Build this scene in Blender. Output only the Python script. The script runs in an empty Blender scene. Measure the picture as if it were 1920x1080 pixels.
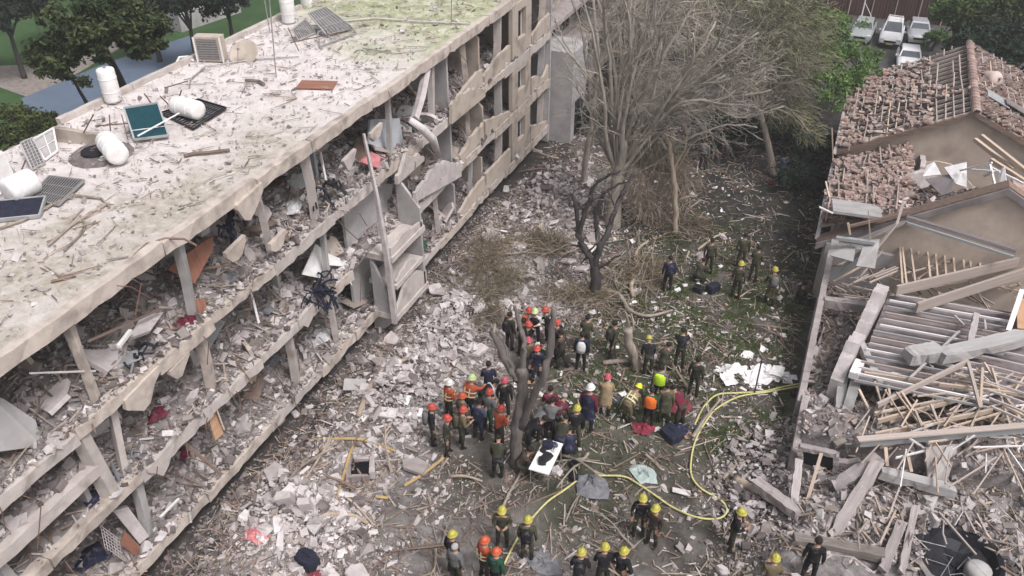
import bpy, math, random
import numpy as np
from mathutils import Vector, Matrix, Euler
random.seed(7)
rng = np.random.default_rng(7)
sc = bpy.context.scene
COL = sc.collection
R = math.radians

# ------------------------------------------------------------------ camera, world, sun, exposure
H = 20.3
PITCH, YAW, FPX = R(34.8), R(22.5), 1570.0
cam_d = bpy.data.cameras.new('camera')
cam = bpy.data.objects.new('camera', cam_d); COL.objects.link(cam)
cam_d.sensor_width = 36.0
cam_d.lens = FPX / 1920 * 36
cam_d.clip_end = 2000
cam.location = (0, 0, H)
cam.rotation_euler = (R(90) - PITCH, 0, YAW)
sc.camera = cam

SUN_EL, SUN_AZ = R(58), R(115)          # azimuth measured from +Y towards +X
w = bpy.data.worlds.new('World'); sc.world = w; w.use_nodes = True
nt = w.node_tree
bg = nt.nodes['Background']
sky = nt.nodes.new('ShaderNodeTexSky'); sky.sky_type = 'NISHITA'; sky.sun_disc = False
sky.sun_elevation = SUN_EL; sky.sun_rotation = SUN_AZ
sky.air_density = 1.0; sky.dust_density = 6.0; sky.ozone_density = 1.0
hsv = nt.nodes.new('ShaderNodeHueSaturation'); hsv.inputs['Saturation'].default_value = 0.34
nt.links.new(sky.outputs[0], hsv.inputs['Color'])
nt.links.new(hsv.outputs[0], bg.inputs['Color'])
bg.inputs['Strength'].default_value = 0.10
sun_d = bpy.data.lights.new('sun', 'SUN'); sun_d.energy = 1.5; sun_d.angle = R(16); sun_d.color = (1.0, 0.965, 0.985)
sun = bpy.data.objects.new('sun', sun_d); COL.objects.link(sun)
sd = Vector((math.sin(SUN_AZ) * math.cos(SUN_EL), math.cos(SUN_AZ) * math.cos(SUN_EL), math.sin(SUN_EL)))
sun.rotation_euler = sd.to_track_quat('Z', 'Y').to_euler()
sc.view_settings.view_transform = 'Standard'
try: sc.view_settings.look = 'None'
except Exception: pass
sc.view_settings.gamma = 1.0
sc.view_settings.use_curve_mapping = False
sc.view_settings.exposure = 0.60
sc.cycles.max_bounces = 5
sc.cycles.diffuse_bounces = 3
sc.cycles.use_denoising = True

# ------------------------------------------------------------------ helpers
def ray(px, py):
    x = (px - 960) / FPX; y = (540 - py) / FPX
    fw = math.cos(PITCH) + y * math.sin(PITCH); up = -math.sin(PITCH) + y * math.cos(PITCH)
    c, s = math.cos(YAW), math.sin(YAW)
    return Vector((x * c - fw * s, x * s + fw * c, up))
def at(px, py, z=0.0):
    r = ray(px, py); return r * ((z - H) / r.z) + Vector((0, 0, H))
def atx(px, py, x):
    r = ray(px, py); return r * (x / r.x) + Vector((0, 0, H))
def aty(px, py, y):
    r = ray(px, py); return r * (y / r.y) + Vector((0, 0, H))

_tab = np.random.default_rng(3).random((256, 256))
def vnoise(x, y):
    x = np.asarray(x, float); y = np.asarray(y, float)
    xi = np.floor(x).astype(int); yi = np.floor(y).astype(int)
    fx = x - xi; fy = y - yi
    fx = fx * fx * (3 - 2 * fx); fy = fy * fy * (3 - 2 * fy)
    g = lambda a, b: _tab[a & 255, b & 255]
    return (g(xi, yi) * (1 - fx) + g(xi + 1, yi) * fx) * (1 - fy) + (g(xi, yi + 1) * (1 - fx) + g(xi + 1, yi + 1) * fx) * fy
def fbm(x, y, o=4):
    t = 0; a = .5; s = 0
    for k in range(o):
        t = t + a * vnoise(x * 2 ** k + 17 * k, y * 2 ** k - 31 * k); s += a; a *= .5
    return t / s
def sstep(a, b, v):
    t = np.clip((np.asarray(v, float) - a) / (b - a), 0, 1); return t * t * (3 - 2 * t)

_pc = at(1800, 1045, .85); PITX, PITY = _pc.x, _pc.y
def gz_np(x, y):
    """ground height"""
    near = sstep(-16, -14, x) * sstep(10, 6, x) * sstep(58, 48, y)
    heap = .75 * sstep(-10.3, -12.6, x) * (.12 + .88 * sstep(-14.3, -13.0, x)) * sstep(36, 30, y) * (0.55 + 0.6 * fbm(x * .35, y * .35))
    heap = heap * (0.55 + 0.45 * sstep(24, 16, y) + .5 * np.exp(-((y - 26.5) / 3.0) ** 2))
    rub = 0.75 * sstep(-0.3, 2.0, x) * sstep(24, 21, y) * (0.6 + .8 * fbm(x * .5 + 9, y * .5))
    pit = -.95 * np.exp(-((((x - PITX) ** 2 + (y - PITY) ** 2) / .95 ** 2) ** 2))
    z = near * (heap + rub + pit + 0.34 * (fbm(x * .45, y * .45) - .5) + 0.13 * (fbm(x * 1.7, y * 1.7) - .5))
    return z
def gz(x, y): return float(gz_np(np.array([x]), np.array([y]))[0])
def atg(px, py, dz=0.0):
    z = 0.0
    for _ in range(4):
        p = at(px, py, z); z = gz(p.x, p.y)
    p.z = gz(p.x, p.y) + dz
    return p

def setp(o, label=None, cat=None, group=None, kind=None):
    if label: o['label'] = label
    if cat: o['category'] = cat
    if group: o['group'] = group
    if kind: o['kind'] = kind
    return o
def link(name, data, parent=None, **k):
    o = bpy.data.objects.new(name, data); COL.objects.link(o)
    if parent is not None: o.parent = parent
    return setp(o, **k)
def thing(name, label, cat, loc=(0, 0, 0), rz=0.0, group=None, rot=None):
    o = bpy.data.objects.new(name, None); COL.objects.link(o)
    o.location = loc; o.rotation_euler = rot if rot else (0, 0, rz)
    o.empty_display_size = .2
    return setp(o, label, cat, group)
def copy_tree(o, parent=None):
    c = o.copy(); COL.objects.link(c)
    if parent is not None: c.parent = parent
    for ch in list(o.children): copy_tree(ch, c)
    return c

class MB:
    def __init__(s): s.v = []; s.f = []; s.m = []
    def quadbox(s, vs, m=0):
        b = len(s.v); s.v.extend([tuple(q) for q in vs])
        for f in ((0, 3, 2, 1), (4, 5, 6, 7), (0, 1, 5, 4), (1, 2, 6, 5), (2, 3, 7, 6), (3, 0, 4, 7)):
            s.f.append(tuple(b + i for i in f)); s.m.append(m)
    def box(s, c, size, rot=None, jit=0.0, m=0):
        c = Vector(c); hx, hy, hz = size[0] / 2, size[1] / 2, size[2] / 2
        M = rot if isinstance(rot, Matrix) else (Euler(rot).to_matrix() if rot else Matrix.Identity(3))
        vs = []
        for z in (-hz, hz):
            for x, y in ((-hx, -hy), (hx, -hy), (hx, hy), (-hx, hy)):
                p = Vector((x + random.uniform(-jit, jit), y + random.uniform(-jit, jit), z + random.uniform(-jit, jit)))
                vs.append(M @ p + c)
        s.quadbox(vs, m)
    def tube(s, pts, rad, n=6, m=0, cap=True):
        pts = [Vector(p) for p in pts]
        if not hasattr(rad, '__len__'): rad = [rad] * len(pts)
        b = len(s.v); up = Vector((0.13, 0.21, 0.97))
        L = len(pts)
        for i, p in enumerate(pts):
            t = (pts[min(i + 1, L - 1)] - pts[max(i - 1, 0)])
            if t.length < 1e-9: t = Vector((0, 0, 1))
            t.normalize()
            a = t.cross(up)
            if a.length < .05: a = t.cross(Vector((1, 0, 0)))
            a.normalize(); bb = t.cross(a)
            for k in range(n):
                th = 2 * math.pi * k / n
                s.v.append(tuple(p + (a * math.cos(th) + bb * math.sin(th)) * rad[i]))
        for i in range(L - 1):
            for k in range(n):
                k2 = (k + 1) % n
                s.f.append((b + i * n + k, b + i * n + k2, b + (i + 1) * n + k2, b + (i + 1) * n + k)); s.m.append(m)
        if cap:
            s.f.append(tuple(b + k for k in range(n))[::-1]); s.m.append(m)
            s.f.append(tuple(b + (L - 1) * n + k for k in range(n))); s.m.append(m)
    def lathe(s, prof, n=16, c=(0, 0, 0), M=None, m=0, cap=True):
        """prof: (r, z) list"""
        b = len(s.v); c = Vector(c)
        for r, z in prof:
            for k in range(n):
                th = 2 * math.pi * k / n
                p = Vector((r * math.cos(th), r * math.sin(th), z))
                s.v.append(tuple((M @ p if M else p) + c))
        for i in range(len(prof) - 1):
            for k in range(n):
                k2 = (k + 1) % n
                s.f.append((b + i * n + k, b + i * n + k2, b + (i + 1) * n + k2, b + (i + 1) * n + k)); s.m.append(m)
        if cap:
            s.f.append(tuple(b + k for k in range(n))[::-1]); s.m.append(m)
            e = b + (len(prof) - 1) * n
            s.f.append(tuple(e + k for k in range(n))); s.m.append(m)
    def prism(s, poly, d, m=0):
        """poly: planar list of Vectors; d: extrusion vector"""
        b = len(s.v); n = len(poly); d = Vector(d)
        s.v.extend([tuple(p) for p in poly]); s.v.extend([tuple(Vector(p) + d) for p in poly])
        s.f.append(tuple(range(b, b + n))[::-1]); s.m.append(m)
        s.f.append(tuple(range(b + n, b + 2 * n))); s.m.append(m)
        for i in range(n):
            j = (i + 1) % n
            s.f.append((b + i, b + j, b + n + j, b + n + i)); s.m.append(m)
    def mesh(s, name, mats, smooth=False):
        me = bpy.data.meshes.new(name)
        me.from_pydata(s.v, [], s.f)
        for mm in (mats if isinstance(mats, (list, tuple)) else [mats]): me.materials.append(mm)
        if len(me.materials) > 1: me.polygons.foreach_set('material_index', s.m)
        if smooth: me.polygons.foreach_set('use_smooth', [True] * len(s.f))
        me.update(); return me
    def build(s, name, mats, parent=None, smooth=False, **k):
        return link(name, s.mesh(name, mats, smooth), parent, **k)

def np_mesh(name, V, F, mats, midx=None, smooth=False):
    """V (n,3); F (m,k) same-size faces"""
    me = bpy.data.meshes.new(name)
    n, k = F.shape
    me.vertices.add(len(V)); me.vertices.foreach_set('co', np.ascontiguousarray(V, dtype=np.float32).ravel())
    me.loops.add(n * k); me.loops.foreach_set('vertex_index', np.ascontiguousarray(F, dtype=np.int32).ravel())
    me.polygons.add(n)
    me.polygons.foreach_set('loop_start', np.arange(0, n * k, k, dtype=np.int32))
    me.polygons.foreach_set('loop_total', np.full(n, k, dtype=np.int32))
    for mm in (mats if isinstance(mats, (list, tuple)) else [mats]): me.materials.append(mm)
    if midx is not None: me.polygons.foreach_set('material_index', np.ascontiguousarray(midx, dtype=np.int32))
    me.polygons.foreach_set('use_smooth', np.full(n, bool(smooth)))
    me.update(calc_edges=True); me.validate()
    return me

def rand_rot(n, tilt=1.0):
    """n rotation matrices: random yaw, tilt limited"""
    yaw = rng.uniform(0, 2 * np.pi, n); a = rng.normal(0, tilt, n); b = rng.normal(0, tilt, n)
    cy, sy, ca, sa, cb, sb = np.cos(yaw), np.sin(yaw), np.cos(a), np.sin(a), np.cos(b), np.sin(b)
    Z = np.zeros(n); O = np.ones(n)
    Rz = np.stack([cy, -sy, Z, sy, cy, Z, Z, Z, O], 1).reshape(n, 3, 3)
    Rx = np.stack([O, Z, Z, Z, ca, -sa, Z, sa, ca], 1).reshape(n, 3, 3)
    Ry = np.stack([cb, Z, sb, Z, O, Z, -sb, Z, cb], 1).reshape(n, 3, 3)
    return Rz @ Rx @ Ry
def _unused(): pass
_BV = np.array([(-1, -1, -1), (1, -1, -1), (1, 1, -1), (-1, 1, -1), (-1, -1, 1), (1, -1, 1), (1, 1, 1), (-1, 1, 1)], float) * .5
_BF = np.array([(0, 3, 2, 1), (4, 5, 6, 7), (0, 1, 5, 4), (1, 2, 6, 5), (2, 3, 7, 6), (3, 0, 4, 7)])
def scatter_boxes(name, P, S, mats, tilt=.6, jit=.22, weights=None, **k):
    """one mesh of jittered blocks: P (n,3) centres, S (n,3) sizes"""
    n = len(P)
    V = np.repeat(_BV[None], n, 0) + rng.uniform(-jit, jit, (n, 8, 3))
    V = V * S[:, None, :]
    V = np.einsum('nij,nkj->nki', rand_rot(n, tilt), V) + P[:, None, :]
    F = (_BF[None] + (np.arange(n) * 8)[:, None, None]).reshape(-1, 4)
    if isinstance(mats, (list, tuple)) and len(mats) > 1:
        wv = np.array(weights or [1] * len(mats), float); wv /= wv.sum()
        mi = np.repeat(rng.choice(len(mats), n, p=wv), 6)
    else: mi = None
    me = np_mesh(name, V.reshape(-1, 3), F, mats, mi)
    return link(name, me, **k)
def power_sizes(n, lo, hi, p=2.2):
    u = rng.random(n); a = 1 - p
    return (lo ** a + u * (hi ** a - lo ** a)) ** (1 / a)

# ------------------------------------------------------------------ materials
def pmat(name, c1, c2=None, scale=3.0, rough=.9, bump=.3, island=.0, c3=None, c3amt=.5, c3scale=.6, metal=0.0,
         spec=.3, coords='Object', bscale=None, detail=6, stretch=None, tint=0.0):
    m = bpy.data.materials.new(name); m.use_nodes = True
    t = m.node_tree; N = t.nodes; Lk = t.links.new
    b = N['Principled BSDF']
    b.inputs['Roughness'].default_value = rough; b.inputs['Metallic'].default_value = metal
    b.inputs['Specular IOR Level'].default_value = spec
    tc = N.new('ShaderNodeTexCoord')
    src = tc.outputs[coords]
    if coords == 'World':
        pass
    if stretch:
        mp = N.new('ShaderNodeMapping'); mp.inputs['Scale'].default_value = stretch; Lk(src, mp.inputs['Vector']); src = mp.outputs[0]
    if c2 is None: c2 = tuple(x * .6 for x in c1)
    n1 = N.new('ShaderNodeTexNoise'); n1.inputs['Scale'].default_value = scale; n1.inputs['Detail'].default_value = detail
    n1.inputs['Roughness'].default_value = .65
    Lk(src, n1.inputs['Vector'])
    rp = N.new('ShaderNodeValToRGB')
    rp.color_ramp.elements[0].position = .36; rp.color_ramp.elements[0].color = (*c2, 1)
    rp.color_ramp.elements[1].position = .62; rp.color_ramp.elements[1].color = (*c1, 1)
    Lk(n1.outputs['Fac'], rp.inputs['Fac'])
    out = rp.outputs['Color']
    if c3:
        n2 = N.new('ShaderNodeTexNoise'); n2.inputs['Scale'].default_value = c3scale; n2.inputs['Detail'].default_value = 5
        Lk(src, n2.inputs['Vector'])
        r2 = N.new('ShaderNodeValToRGB'); r2.color_ramp.elements[0].position = 1 - c3amt - .1; r2.color_ramp.elements[1].position = 1 - c3amt + .12
        Lk(n2.outputs['Fac'], r2.inputs['Fac'])
        mx = N.new('ShaderNodeMix'); mx.data_type = 'RGBA'
        Lk(r2.outputs['Color'], mx.inputs['Factor']); Lk(out, mx.inputs[6]); mx.inputs[7].default_value = (*c3, 1)
        out = mx.outputs[2]
    if island:
        g = N.new('ShaderNodeNewGeometry'); mr = N.new('ShaderNodeMapRange')
        mr.inputs['To Min'].default_value = 1 - island; mr.inputs['To Max'].default_value = 1 + island * .8
        Lk(g.outputs['Random Per Island'], mr.inputs['Value'])
        oi = N.new('ShaderNodeObjectInfo'); mr2 = N.new('ShaderNodeMapRange')
        mr2.inputs['To Min'].default_value = 1 - island * .7; mr2.inputs['To Max'].default_value = 1 + island * .5
        Lk(oi.outputs['Random'], mr2.inputs['Value'])
        mu = N.new('ShaderNodeMath'); mu.operation = 'MULTIPLY'; Lk(mr.outputs[0], mu.inputs[0]); Lk(mr2.outputs[0], mu.inputs[1])
        hs = N.new('ShaderNodeHueSaturation'); Lk(out, hs.inputs['Color']); Lk(mu.outputs[0], hs.inputs['Value'])
        if tint:
            mr3 = N.new('ShaderNodeMapRange'); mr3.inputs['To Min'].default_value = 1 - tint; mr3.inputs['To Max'].default_value = 1 + tint
            Lk(g.outputs['Random Per Island'], mr3.inputs['Value']); Lk(mr3.outputs[0], hs.inputs['Saturation'])
        out = hs.outputs[0]
    Lk(out, b.inputs['Base Color'])
    if bump:
        bp = N.new('ShaderNodeBump'); bp.inputs['Strength'].default_value = bump; bp.inputs['Distance'].default_value = .05
        nb = N.new('ShaderNodeTexNoise'); nb.inputs['Scale'].default_value = bscale or scale * 2.5; nb.inputs['Detail'].default_value = 8
        nb.inputs['Roughness'].default_value = .7
        Lk(src, nb.inputs['Vector']); Lk(nb.outputs['Fac'], bp.inputs['Height']); Lk(bp.outputs[0], b.inputs['Normal'])
    return m
M = {}
M['conc'] = pmat('dusty_concrete', (.41, .365, .355), (.29, .255, .248), 2.2, island=.2, c3=(.22, .19, .18), c3amt=.36, c3scale=1.1, bump=.5)
M['conc_pale'] = pmat('pale_broken_concrete', (.53, .48, .475), (.40, .36, .355), 3.0, island=.18, bump=.5)
M['conc_white'] = pmat('white_plaster_chunk', (.63, .59, .585), (.48, .445, .44), 4, island=.15, bump=.4)
M['conc_dark'] = pmat('dark_rubble', (.20, .17, .165), (.12, .10, .098), 3, island=.35, bump=.5)
M['conc_brown'] = pmat('brown_rubble', (.29, .25, .225), (.18, .155, .14), 3, island=.3, bump=.5)
M['edge'] = pmat('slab_edge_paint', (.54, .47, .415), (.43, .37, .33), 2.6, island=.1, c3=(.27, .23, .205), c3amt=.40, c3scale=1.7, bump=.35)
M['edge_b'] = pmat('slab_edge_raw', (.53, .475, .445), (.42, .375, .355), 1.8, island=.1, c3=(.32, .27, .245), c3amt=.35, c3scale=1.5, bump=.5)
M['panel'] = pmat('parapet_paint', (.50, .43, .365), (.41, .35, .30), 1.2, c3=(.25, .21, .185), c3amt=.42, c3scale=1.2, bump=.2)
M['plaster'] = pmat('grey_plaster', (.42, .405, .40), (.33, .315, .31), 1.3, c3=(.24, .22, .21), c3amt=.36, c3scale=.9, bump=.25)
M['plaster_blue'] = pmat('blue_grey_plaster', (.40, .42, .45), (.33, .345, .365), 1.1, c3=(.24, .235, .235), c3amt=.34, c3scale=.8, bump=.2)
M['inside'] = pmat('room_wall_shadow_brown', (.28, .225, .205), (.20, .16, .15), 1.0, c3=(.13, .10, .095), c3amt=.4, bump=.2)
M['heap'] = pmat('dust_heap', (.29, .26, .25), (.16, .14, .136), 3.5, c3=(.15, .128, .122), c3amt=.36, c3scale=1.6, bump=1.0, bscale=9)  # base darkened to paint shade into the gaps between chips
M['steel'] = pmat('grey_steel', (.36, .35, .345), (.25, .24, .235), 4, rough=.55, metal=.3, bump=.1)
M['rust'] = pmat('rusty_steel', (.18, .10, .07), (.10, .06, .045), 6, rough=.85, bump=.2)
M['white'] = pmat('white_enamel', (.80, .79, .78), (.68, .66, .64), 3, rough=.45, bump=.05)
M['whitesheet'] = pmat('white_sheet', (.80, .78, .78), (.66, .63, .63), 4, rough=.8, bump=.15, island=.1)
M['teal'] = pmat('dark_teal_glass', (.004, .05, .065), (.002, .034, .046), 1.2, rough=.12, spec=.6, bump=0)
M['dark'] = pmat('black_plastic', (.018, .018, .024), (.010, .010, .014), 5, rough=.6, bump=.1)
M['navy'] = pmat('dark_navy_cloth', (.022, .024, .045), (.012, .013, .026), 5, rough=.9, bump=.3)
M['grill'] = pmat('grey_grill', (.20, .19, .19), (.12, .115, .115), 6, rough=.6, bump=.1)
M['redboard'] = pmat('red_brown_board', (.30, .14, .095), (.22, .10, .07), 1.4, stretch=(1, 6, 1), bump=.15)
M['tan'] = pmat('tan_door', (.48, .30, .19), (.38, .23, .145), 1.6, stretch=(1, 1, 5), bump=.1)
M['orangeb'] = pmat('orange_board', (.68, .30, .12), (.52, .22, .09), 2.5, bump=.15)
M['yellowp'] = pmat('yellow_paint_pipe', (.46, .32, .15), (.33, .235, .12), 4, bump=.1)
M['hose'] = pmat('yellow_hose', (.64, .60, .24), (.42, .39, .20), 14, rough=.75, bump=.1)
M['wood'] = pmat('pale_timber', (.56, .45, .36), (.41, .325, .26), 2, island=.25, stretch=(.6, 6, 6), bump=.2)
M['wood_grey'] = pmat('dusty_timber', (.46, .39, .35), (.31, .26, .235), 2, island=.28, stretch=(.6, 6, 6), bump=.25)
M['wood_dark'] = pmat('brown_timber', (.26, .185, .15), (.16, .115, .095), 2, island=.3, stretch=(.6, 6, 6), bump=.2)
M['tile'] = pmat('clay_tile', (.33, .18, .145), (.20, .115, .095), 3, island=.5, c3=(.38, .32, .295), c3amt=.52, c3scale=2.5, bump=.25)
M['tile_dust'] = pmat('dusty_tile', (.36, .285, .255), (.22, .165, .148), 3, island=.35, bump=.3)
M['gable'] = pmat('gable_render', (.56, .47, .395), (.48, .40, .34), 1.6, c3=(.36, .30, .26), c3amt=.38, c3scale=.9, bump=.15)
M['lining'] = pmat('dark_roof_lining', (.085, .07, .07), (.045, .038, .04), 1.4, bump=.3)
M['deck'] = pmat('dusty_roof_deck', (.20, .165, .165), (.12, .10, .105), 1.4, c3=(.29, .25, .245), c3amt=.4, bump=.2)
M['sheet_dark'] = pmat('dusty_dark_sheet', (.22, .195, .195), (.15, .13, .135), 1.4, c3=(.32, .29, .28), c3amt=.4, bump=.2)
M['metalroof'] = pmat('grey_metal_edge', (.40, .41, .42), (.32, .325, .33), 2, rough=.5, metal=.2, bump=.05)
M['bark'] = pmat('grey_brown_bark', (.34, .29, .24), (.20, .17, .145), 5, stretch=(1, 1, .25), bump=.6, island=.2)
M['bark_burnt'] = pmat('burnt_grey_bark', (.21, .185, .17), (.11, .095, .088), 5, stretch=(1, 1, .25), bump=.7, island=.1)
M['bark_dark'] = pmat('charred_bark', (.075, .064, .062), (.04, .034, .034), 5, stretch=(1, 1, .3), bump=.6)
M['bark_light'] = pmat('light_grey_bark', (.42, .375, .325), (.26, .23, .20), 5, stretch=(1, 1, .25), bump=.5, island=.2)
M['bark_pale'] = pmat('pale_stripped_bark', (.44, .36, .28), (.28, .225, .175), 4, stretch=(1, 1, .25), bump=.5, island=.2)
M['twig'] = pmat('dry_twig', (.40, .36, .31), (.27, .24, .21), 3, island=.35, bump=0)
M['twig_olive'] = pmat('olive_dry_twig', (.29, .27, .19), (.19, .175, .125), 3, island=.35, bump=0)
M['debris_twig'] = pmat('dusty_stick', (.36, .30, .25), (.20, .165, .135), 3, island=.45, bump=0)
def leafmat(name, c1, c2):
    m = pmat(name, c1, c2, .35, rough=.75, island=.45, coords='Object', bump=0, spec=.15)
    b = m.node_tree.nodes['Principled BSDF']
    return m
M['leaf_pine'] = leafmat('pine_needle', (.070, .088, .034), (.030, .046, .022))
M['leaf_green'] = leafmat('fresh_leaf', (.16, .25, .075), (.09, .16, .05))
M['leaf_dark'] = leafmat('dark_leaf', (.032, .052, .030), (.014, .026, .020))
M['leaf_hedge'] = leafmat('yellow_green_leaf', (.095, .115, .035), (.05, .07, .025))
M['leaf_dry'] = leafmat('dry_leaf', (.29, .28, .17), (.18, .175, .105))
M['asphalt'] = pmat('asphalt', (.095, .09, .09), (.06, .058, .058), 1.5, bump=.2)
M['court'] = pmat('blue_grey_court', (.115, .15, .205), (.10, .13, .18), .8, bump=.05)
M['brownfence'] = pmat('red_brown_boards', (.085, .034, .030), (.05, .022, .022), 1.5, stretch=(5, 5, .5), bump=.2, island=.3)
# ------------------------------------------------------------------ ground
def axis(lo, hi, step, far):
    a = np.arange(lo, hi + 1e-6, step)
    e = np.array([3, 8, 18, 40, 90, 200, far], float)
    return np.concatenate([(lo - e)[::-1], a, hi + e])
gx, gy = axis(-34, 14, .27, 600), axis(6, 66, .27, 600)
X, Y = np.meshgrid(gx, gy); Z = gz_np(X, Y)
fine = 0.07 * (fbm(X * 3.1, Y * 3.1, 2) - .5) * sstep(-16, -14, X) * sstep(10, 6, X) * sstep(58, 48, Y)
V = np.stack([X, Y, Z + fine], -1).reshape(-1, 3)
nx, ny = len(gx), len(gy)
ii = np.arange(nx * ny).reshape(ny, nx)
F = np.stack([ii[:-1, :-1], ii[:-1, 1:], ii[1:, 1:], ii[1:, :-1]], -1).reshape(-1, 4)

def region_masks(x, y):
    n = fbm(x * .5, y * .5) - .5
    n2 = fbm(x * 1.3 + 40, y * 1.3) - .5
    dust = sstep(-9.3, -11.6, x + 3.2 * n) * sstep(42, 34, y)
    dust = dust * (.3 + .7 * sstep(-13.6, -12.6, x + n))
    dust = np.maximum(dust, sstep(-8.4, -11.0, x + 3 * n + 1.5 * n2) * sstep(18.5, 20, y) * sstep(29, 26, y))
    dust = np.maximum(dust, sstep(.2, 1.6, x + 2.0 * n) * sstep(26, 23, y + 3 * n))
    dust = np.maximum(dust, .55 * sstep(16.5, 13.5, y + 6 * n))
    grass = sstep(-8.6, -6.2, x + 3 * n) * sstep(19.3, 22.5, y + 5 * n) * (1 - sstep(.4, 1.0, x)) * sstep(41, 36, y + 4 * n)
    grass = grass * sstep(-.13, .05, n2 + .04)
    lawn = sstep(-24, -27, x)
    green_near = .35 * sstep(-7.5, -5.6, x + 2 * n) * sstep(-2.2, -4, x + 2 * n) * sstep(14.5, 16, y)
    return dust, np.clip(np.maximum(np.maximum(grass, lawn), green_near), 0, 1)
dm, gm = region_masks(X, Y)
me = np_mesh('ground', V, F, [], smooth=True)
ca = me.color_attributes.new('zones', 'FLOAT_COLOR', 'POINT')
lawn = sstep(-24, -27, X)
yard = sstep(30, 37, Y + 4 * (fbm(X * .4, Y * .4) - .5)) * sstep(-10.5, -8, X + 3 * (fbm(X * .5, Y * .5) - .5)) * sstep(60, 56, Y)  # deep shade behind the trees, painted as darker ground
yard = np.maximum(yard, sstep(-12.9, -13.5, X + .8 * (fbm(X, Y) - .5)) * sstep(-20, -18, X) * .8)  # same darkening along the block foot
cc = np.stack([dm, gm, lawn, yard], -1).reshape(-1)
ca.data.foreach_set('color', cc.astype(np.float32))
gmat = bpy.data.materials.new('ground_soil'); gmat.use_nodes = True
t = gmat.node_tree; N = t.nodes; Lk = t.links.new; B = N['Principled BSDF']; B.inputs['Roughness'].default_value = .95
B.inputs['Specular IOR Level'].default_value = .15
tc = N.new('ShaderNodeTexCoord'); at_ = N.new('ShaderNodeAttribute'); at_.attribute_name = 'zones'
sep = N.new('ShaderNodeSeparateColor'); Lk(at_.outputs['Color'], sep.inputs[0])
def noise(s, d=6, r=.65):
    n = N.new('ShaderNodeTexNoise'); n.inputs['Scale'].default_value = s; n.inputs['Detail'].default_value = d; n.inputs['Roughness'].default_value = r
    Lk(tc.outputs['Object'], n.inputs['Vector']); return n.outputs['Fac']
def ramp(f, *st):
    r = N.new('ShaderNodeValToRGB'); e = r.color_ramp.elements
    while len(e) < len(st): e.new(.5)
    for k, (p, c) in enumerate(st): e[k].position = p; e[k].color = (*c, 1)
    Lk(f, r.inputs['Fac']); return r.outputs['Color']
def mix(f, a, b):
    m = N.new('ShaderNodeMix'); m.data_type = 'RGBA'; Lk(f, m.inputs['Factor'])
    Lk(a, m.inputs[6]); Lk(b, m.inputs[7]); return m.outputs[2]
soil = ramp(noise(1.1, 9), (.3, (.042, .038, .032)), (.5, (.085, .078, .066)), (.68, (.17, .155, .14)))
dustc = ramp(noise(2.4, 9), (.32, (.105, .095, .092)), (.50, (.24, .22, .215)), (.67, (.41, .38, .375)))  # dark end of the ramp paints shade in between the chips
grassc = ramp(noise(2.6, 9, .75), (.34, (.024, .030, .014)), (.52, (.050, .064, .026)), (.7, (.11, .115, .06)))
lawnc = ramp(noise(.25, 6), (.35, (.032, .066, .026)), (.6, (.05, .098, .035)))
c = mix(sep.outputs[0], soil, dustc); c = mix(sep.outputs[1], c, grassc); c = mix(sep.outputs[2], c, lawnc)
shadec = ramp(noise(1.8, 9, .75), (.35, (.020, .019, .020)), (.55, (.05, .045, .042)), (.7, (.10, .09, .085)))  # near-black ground tone, the painted shade behind the trees
c = mix(at_.outputs['Alpha'], c, shadec)
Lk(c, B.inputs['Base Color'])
bp = N.new('ShaderNodeBump'); bp.inputs['Strength'].default_value = .9; bp.inputs['Distance'].default_value = .08
Lk(noise(7, 9, .75), bp.inputs['Height']); Lk(bp.outputs[0], B.inputs['Normal'])
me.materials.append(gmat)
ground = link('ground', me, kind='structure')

# ------------------------------------------------------------------ gutted apartment building
FX, BX = -14.8, -23.1
Y0, Y1 = 1.0, 41.0
FL = [1.06, 3.72, 6.31]; RT = 9.24
apt = thing('apartment_building', 'long three-storey apartment block with its front blown out and rubble on every floor', 'building', (FX, 20, 0))
IV = Matrix.Translation((-FX, -20, 0))
def apart(mb, name, mats, smooth=False, **k):
    mb.v = [(v[0] - FX, v[1] - 20, v[2]) for v in mb.v]
    return mb.build(name, mats, apt, smooth, **k)
def rough_beam(mb, p0, p1, w, h, seg=.35, jit=.03, bite=.0, m=0):
    """bar of rectangular section from p0 to p1 (centre of top face edge) with knocked edges"""
    p0 = Vector(p0); p1 = Vector(p1); d = p1 - p0; L = d.length; d.normalize()
    s_ = Vector((d.y, -d.x, 0)).normalized(); up = Vector((0, 0, 1))
    n = max(2, int(L / seg)); b = len(mb.v)
    for i in range(n + 1):
        c_ = p0 + d * (L * i / n)
        bt = random.random() * bite if random.random() < .22 else 0
        for (a, q) in ((-1, -1), (1, -1), (1, 1), (-1, 1)):
            p = c_ + s_ * (a * w / 2 * (1 - (bt if a > 0 else 0))) + up * ((q - 1) * h / 2)
            if q < 0: p += up * bt * h * .7
            mb.v.append(tuple(p + Vector((random.uniform(-jit, jit), random.uniform(-jit, jit), random.uniform(-jit, jit)))))
    for i in range(n):
        for k in range(4):
            k2 = (k + 1) % 4
            mb.f.append((b + i * 4 + k, b + i * 4 + k2, b + (i + 1) * 4 + k2, b + (i + 1) * 4 + k)); mb.m.append(m)
    mb.f.append((b, b + 1, b + 2, b + 3)); mb.m.append(m)
    e = b + n * 4; mb.f.append((e + 3, e + 2, e + 1, e)); mb.m.append(m)

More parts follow.
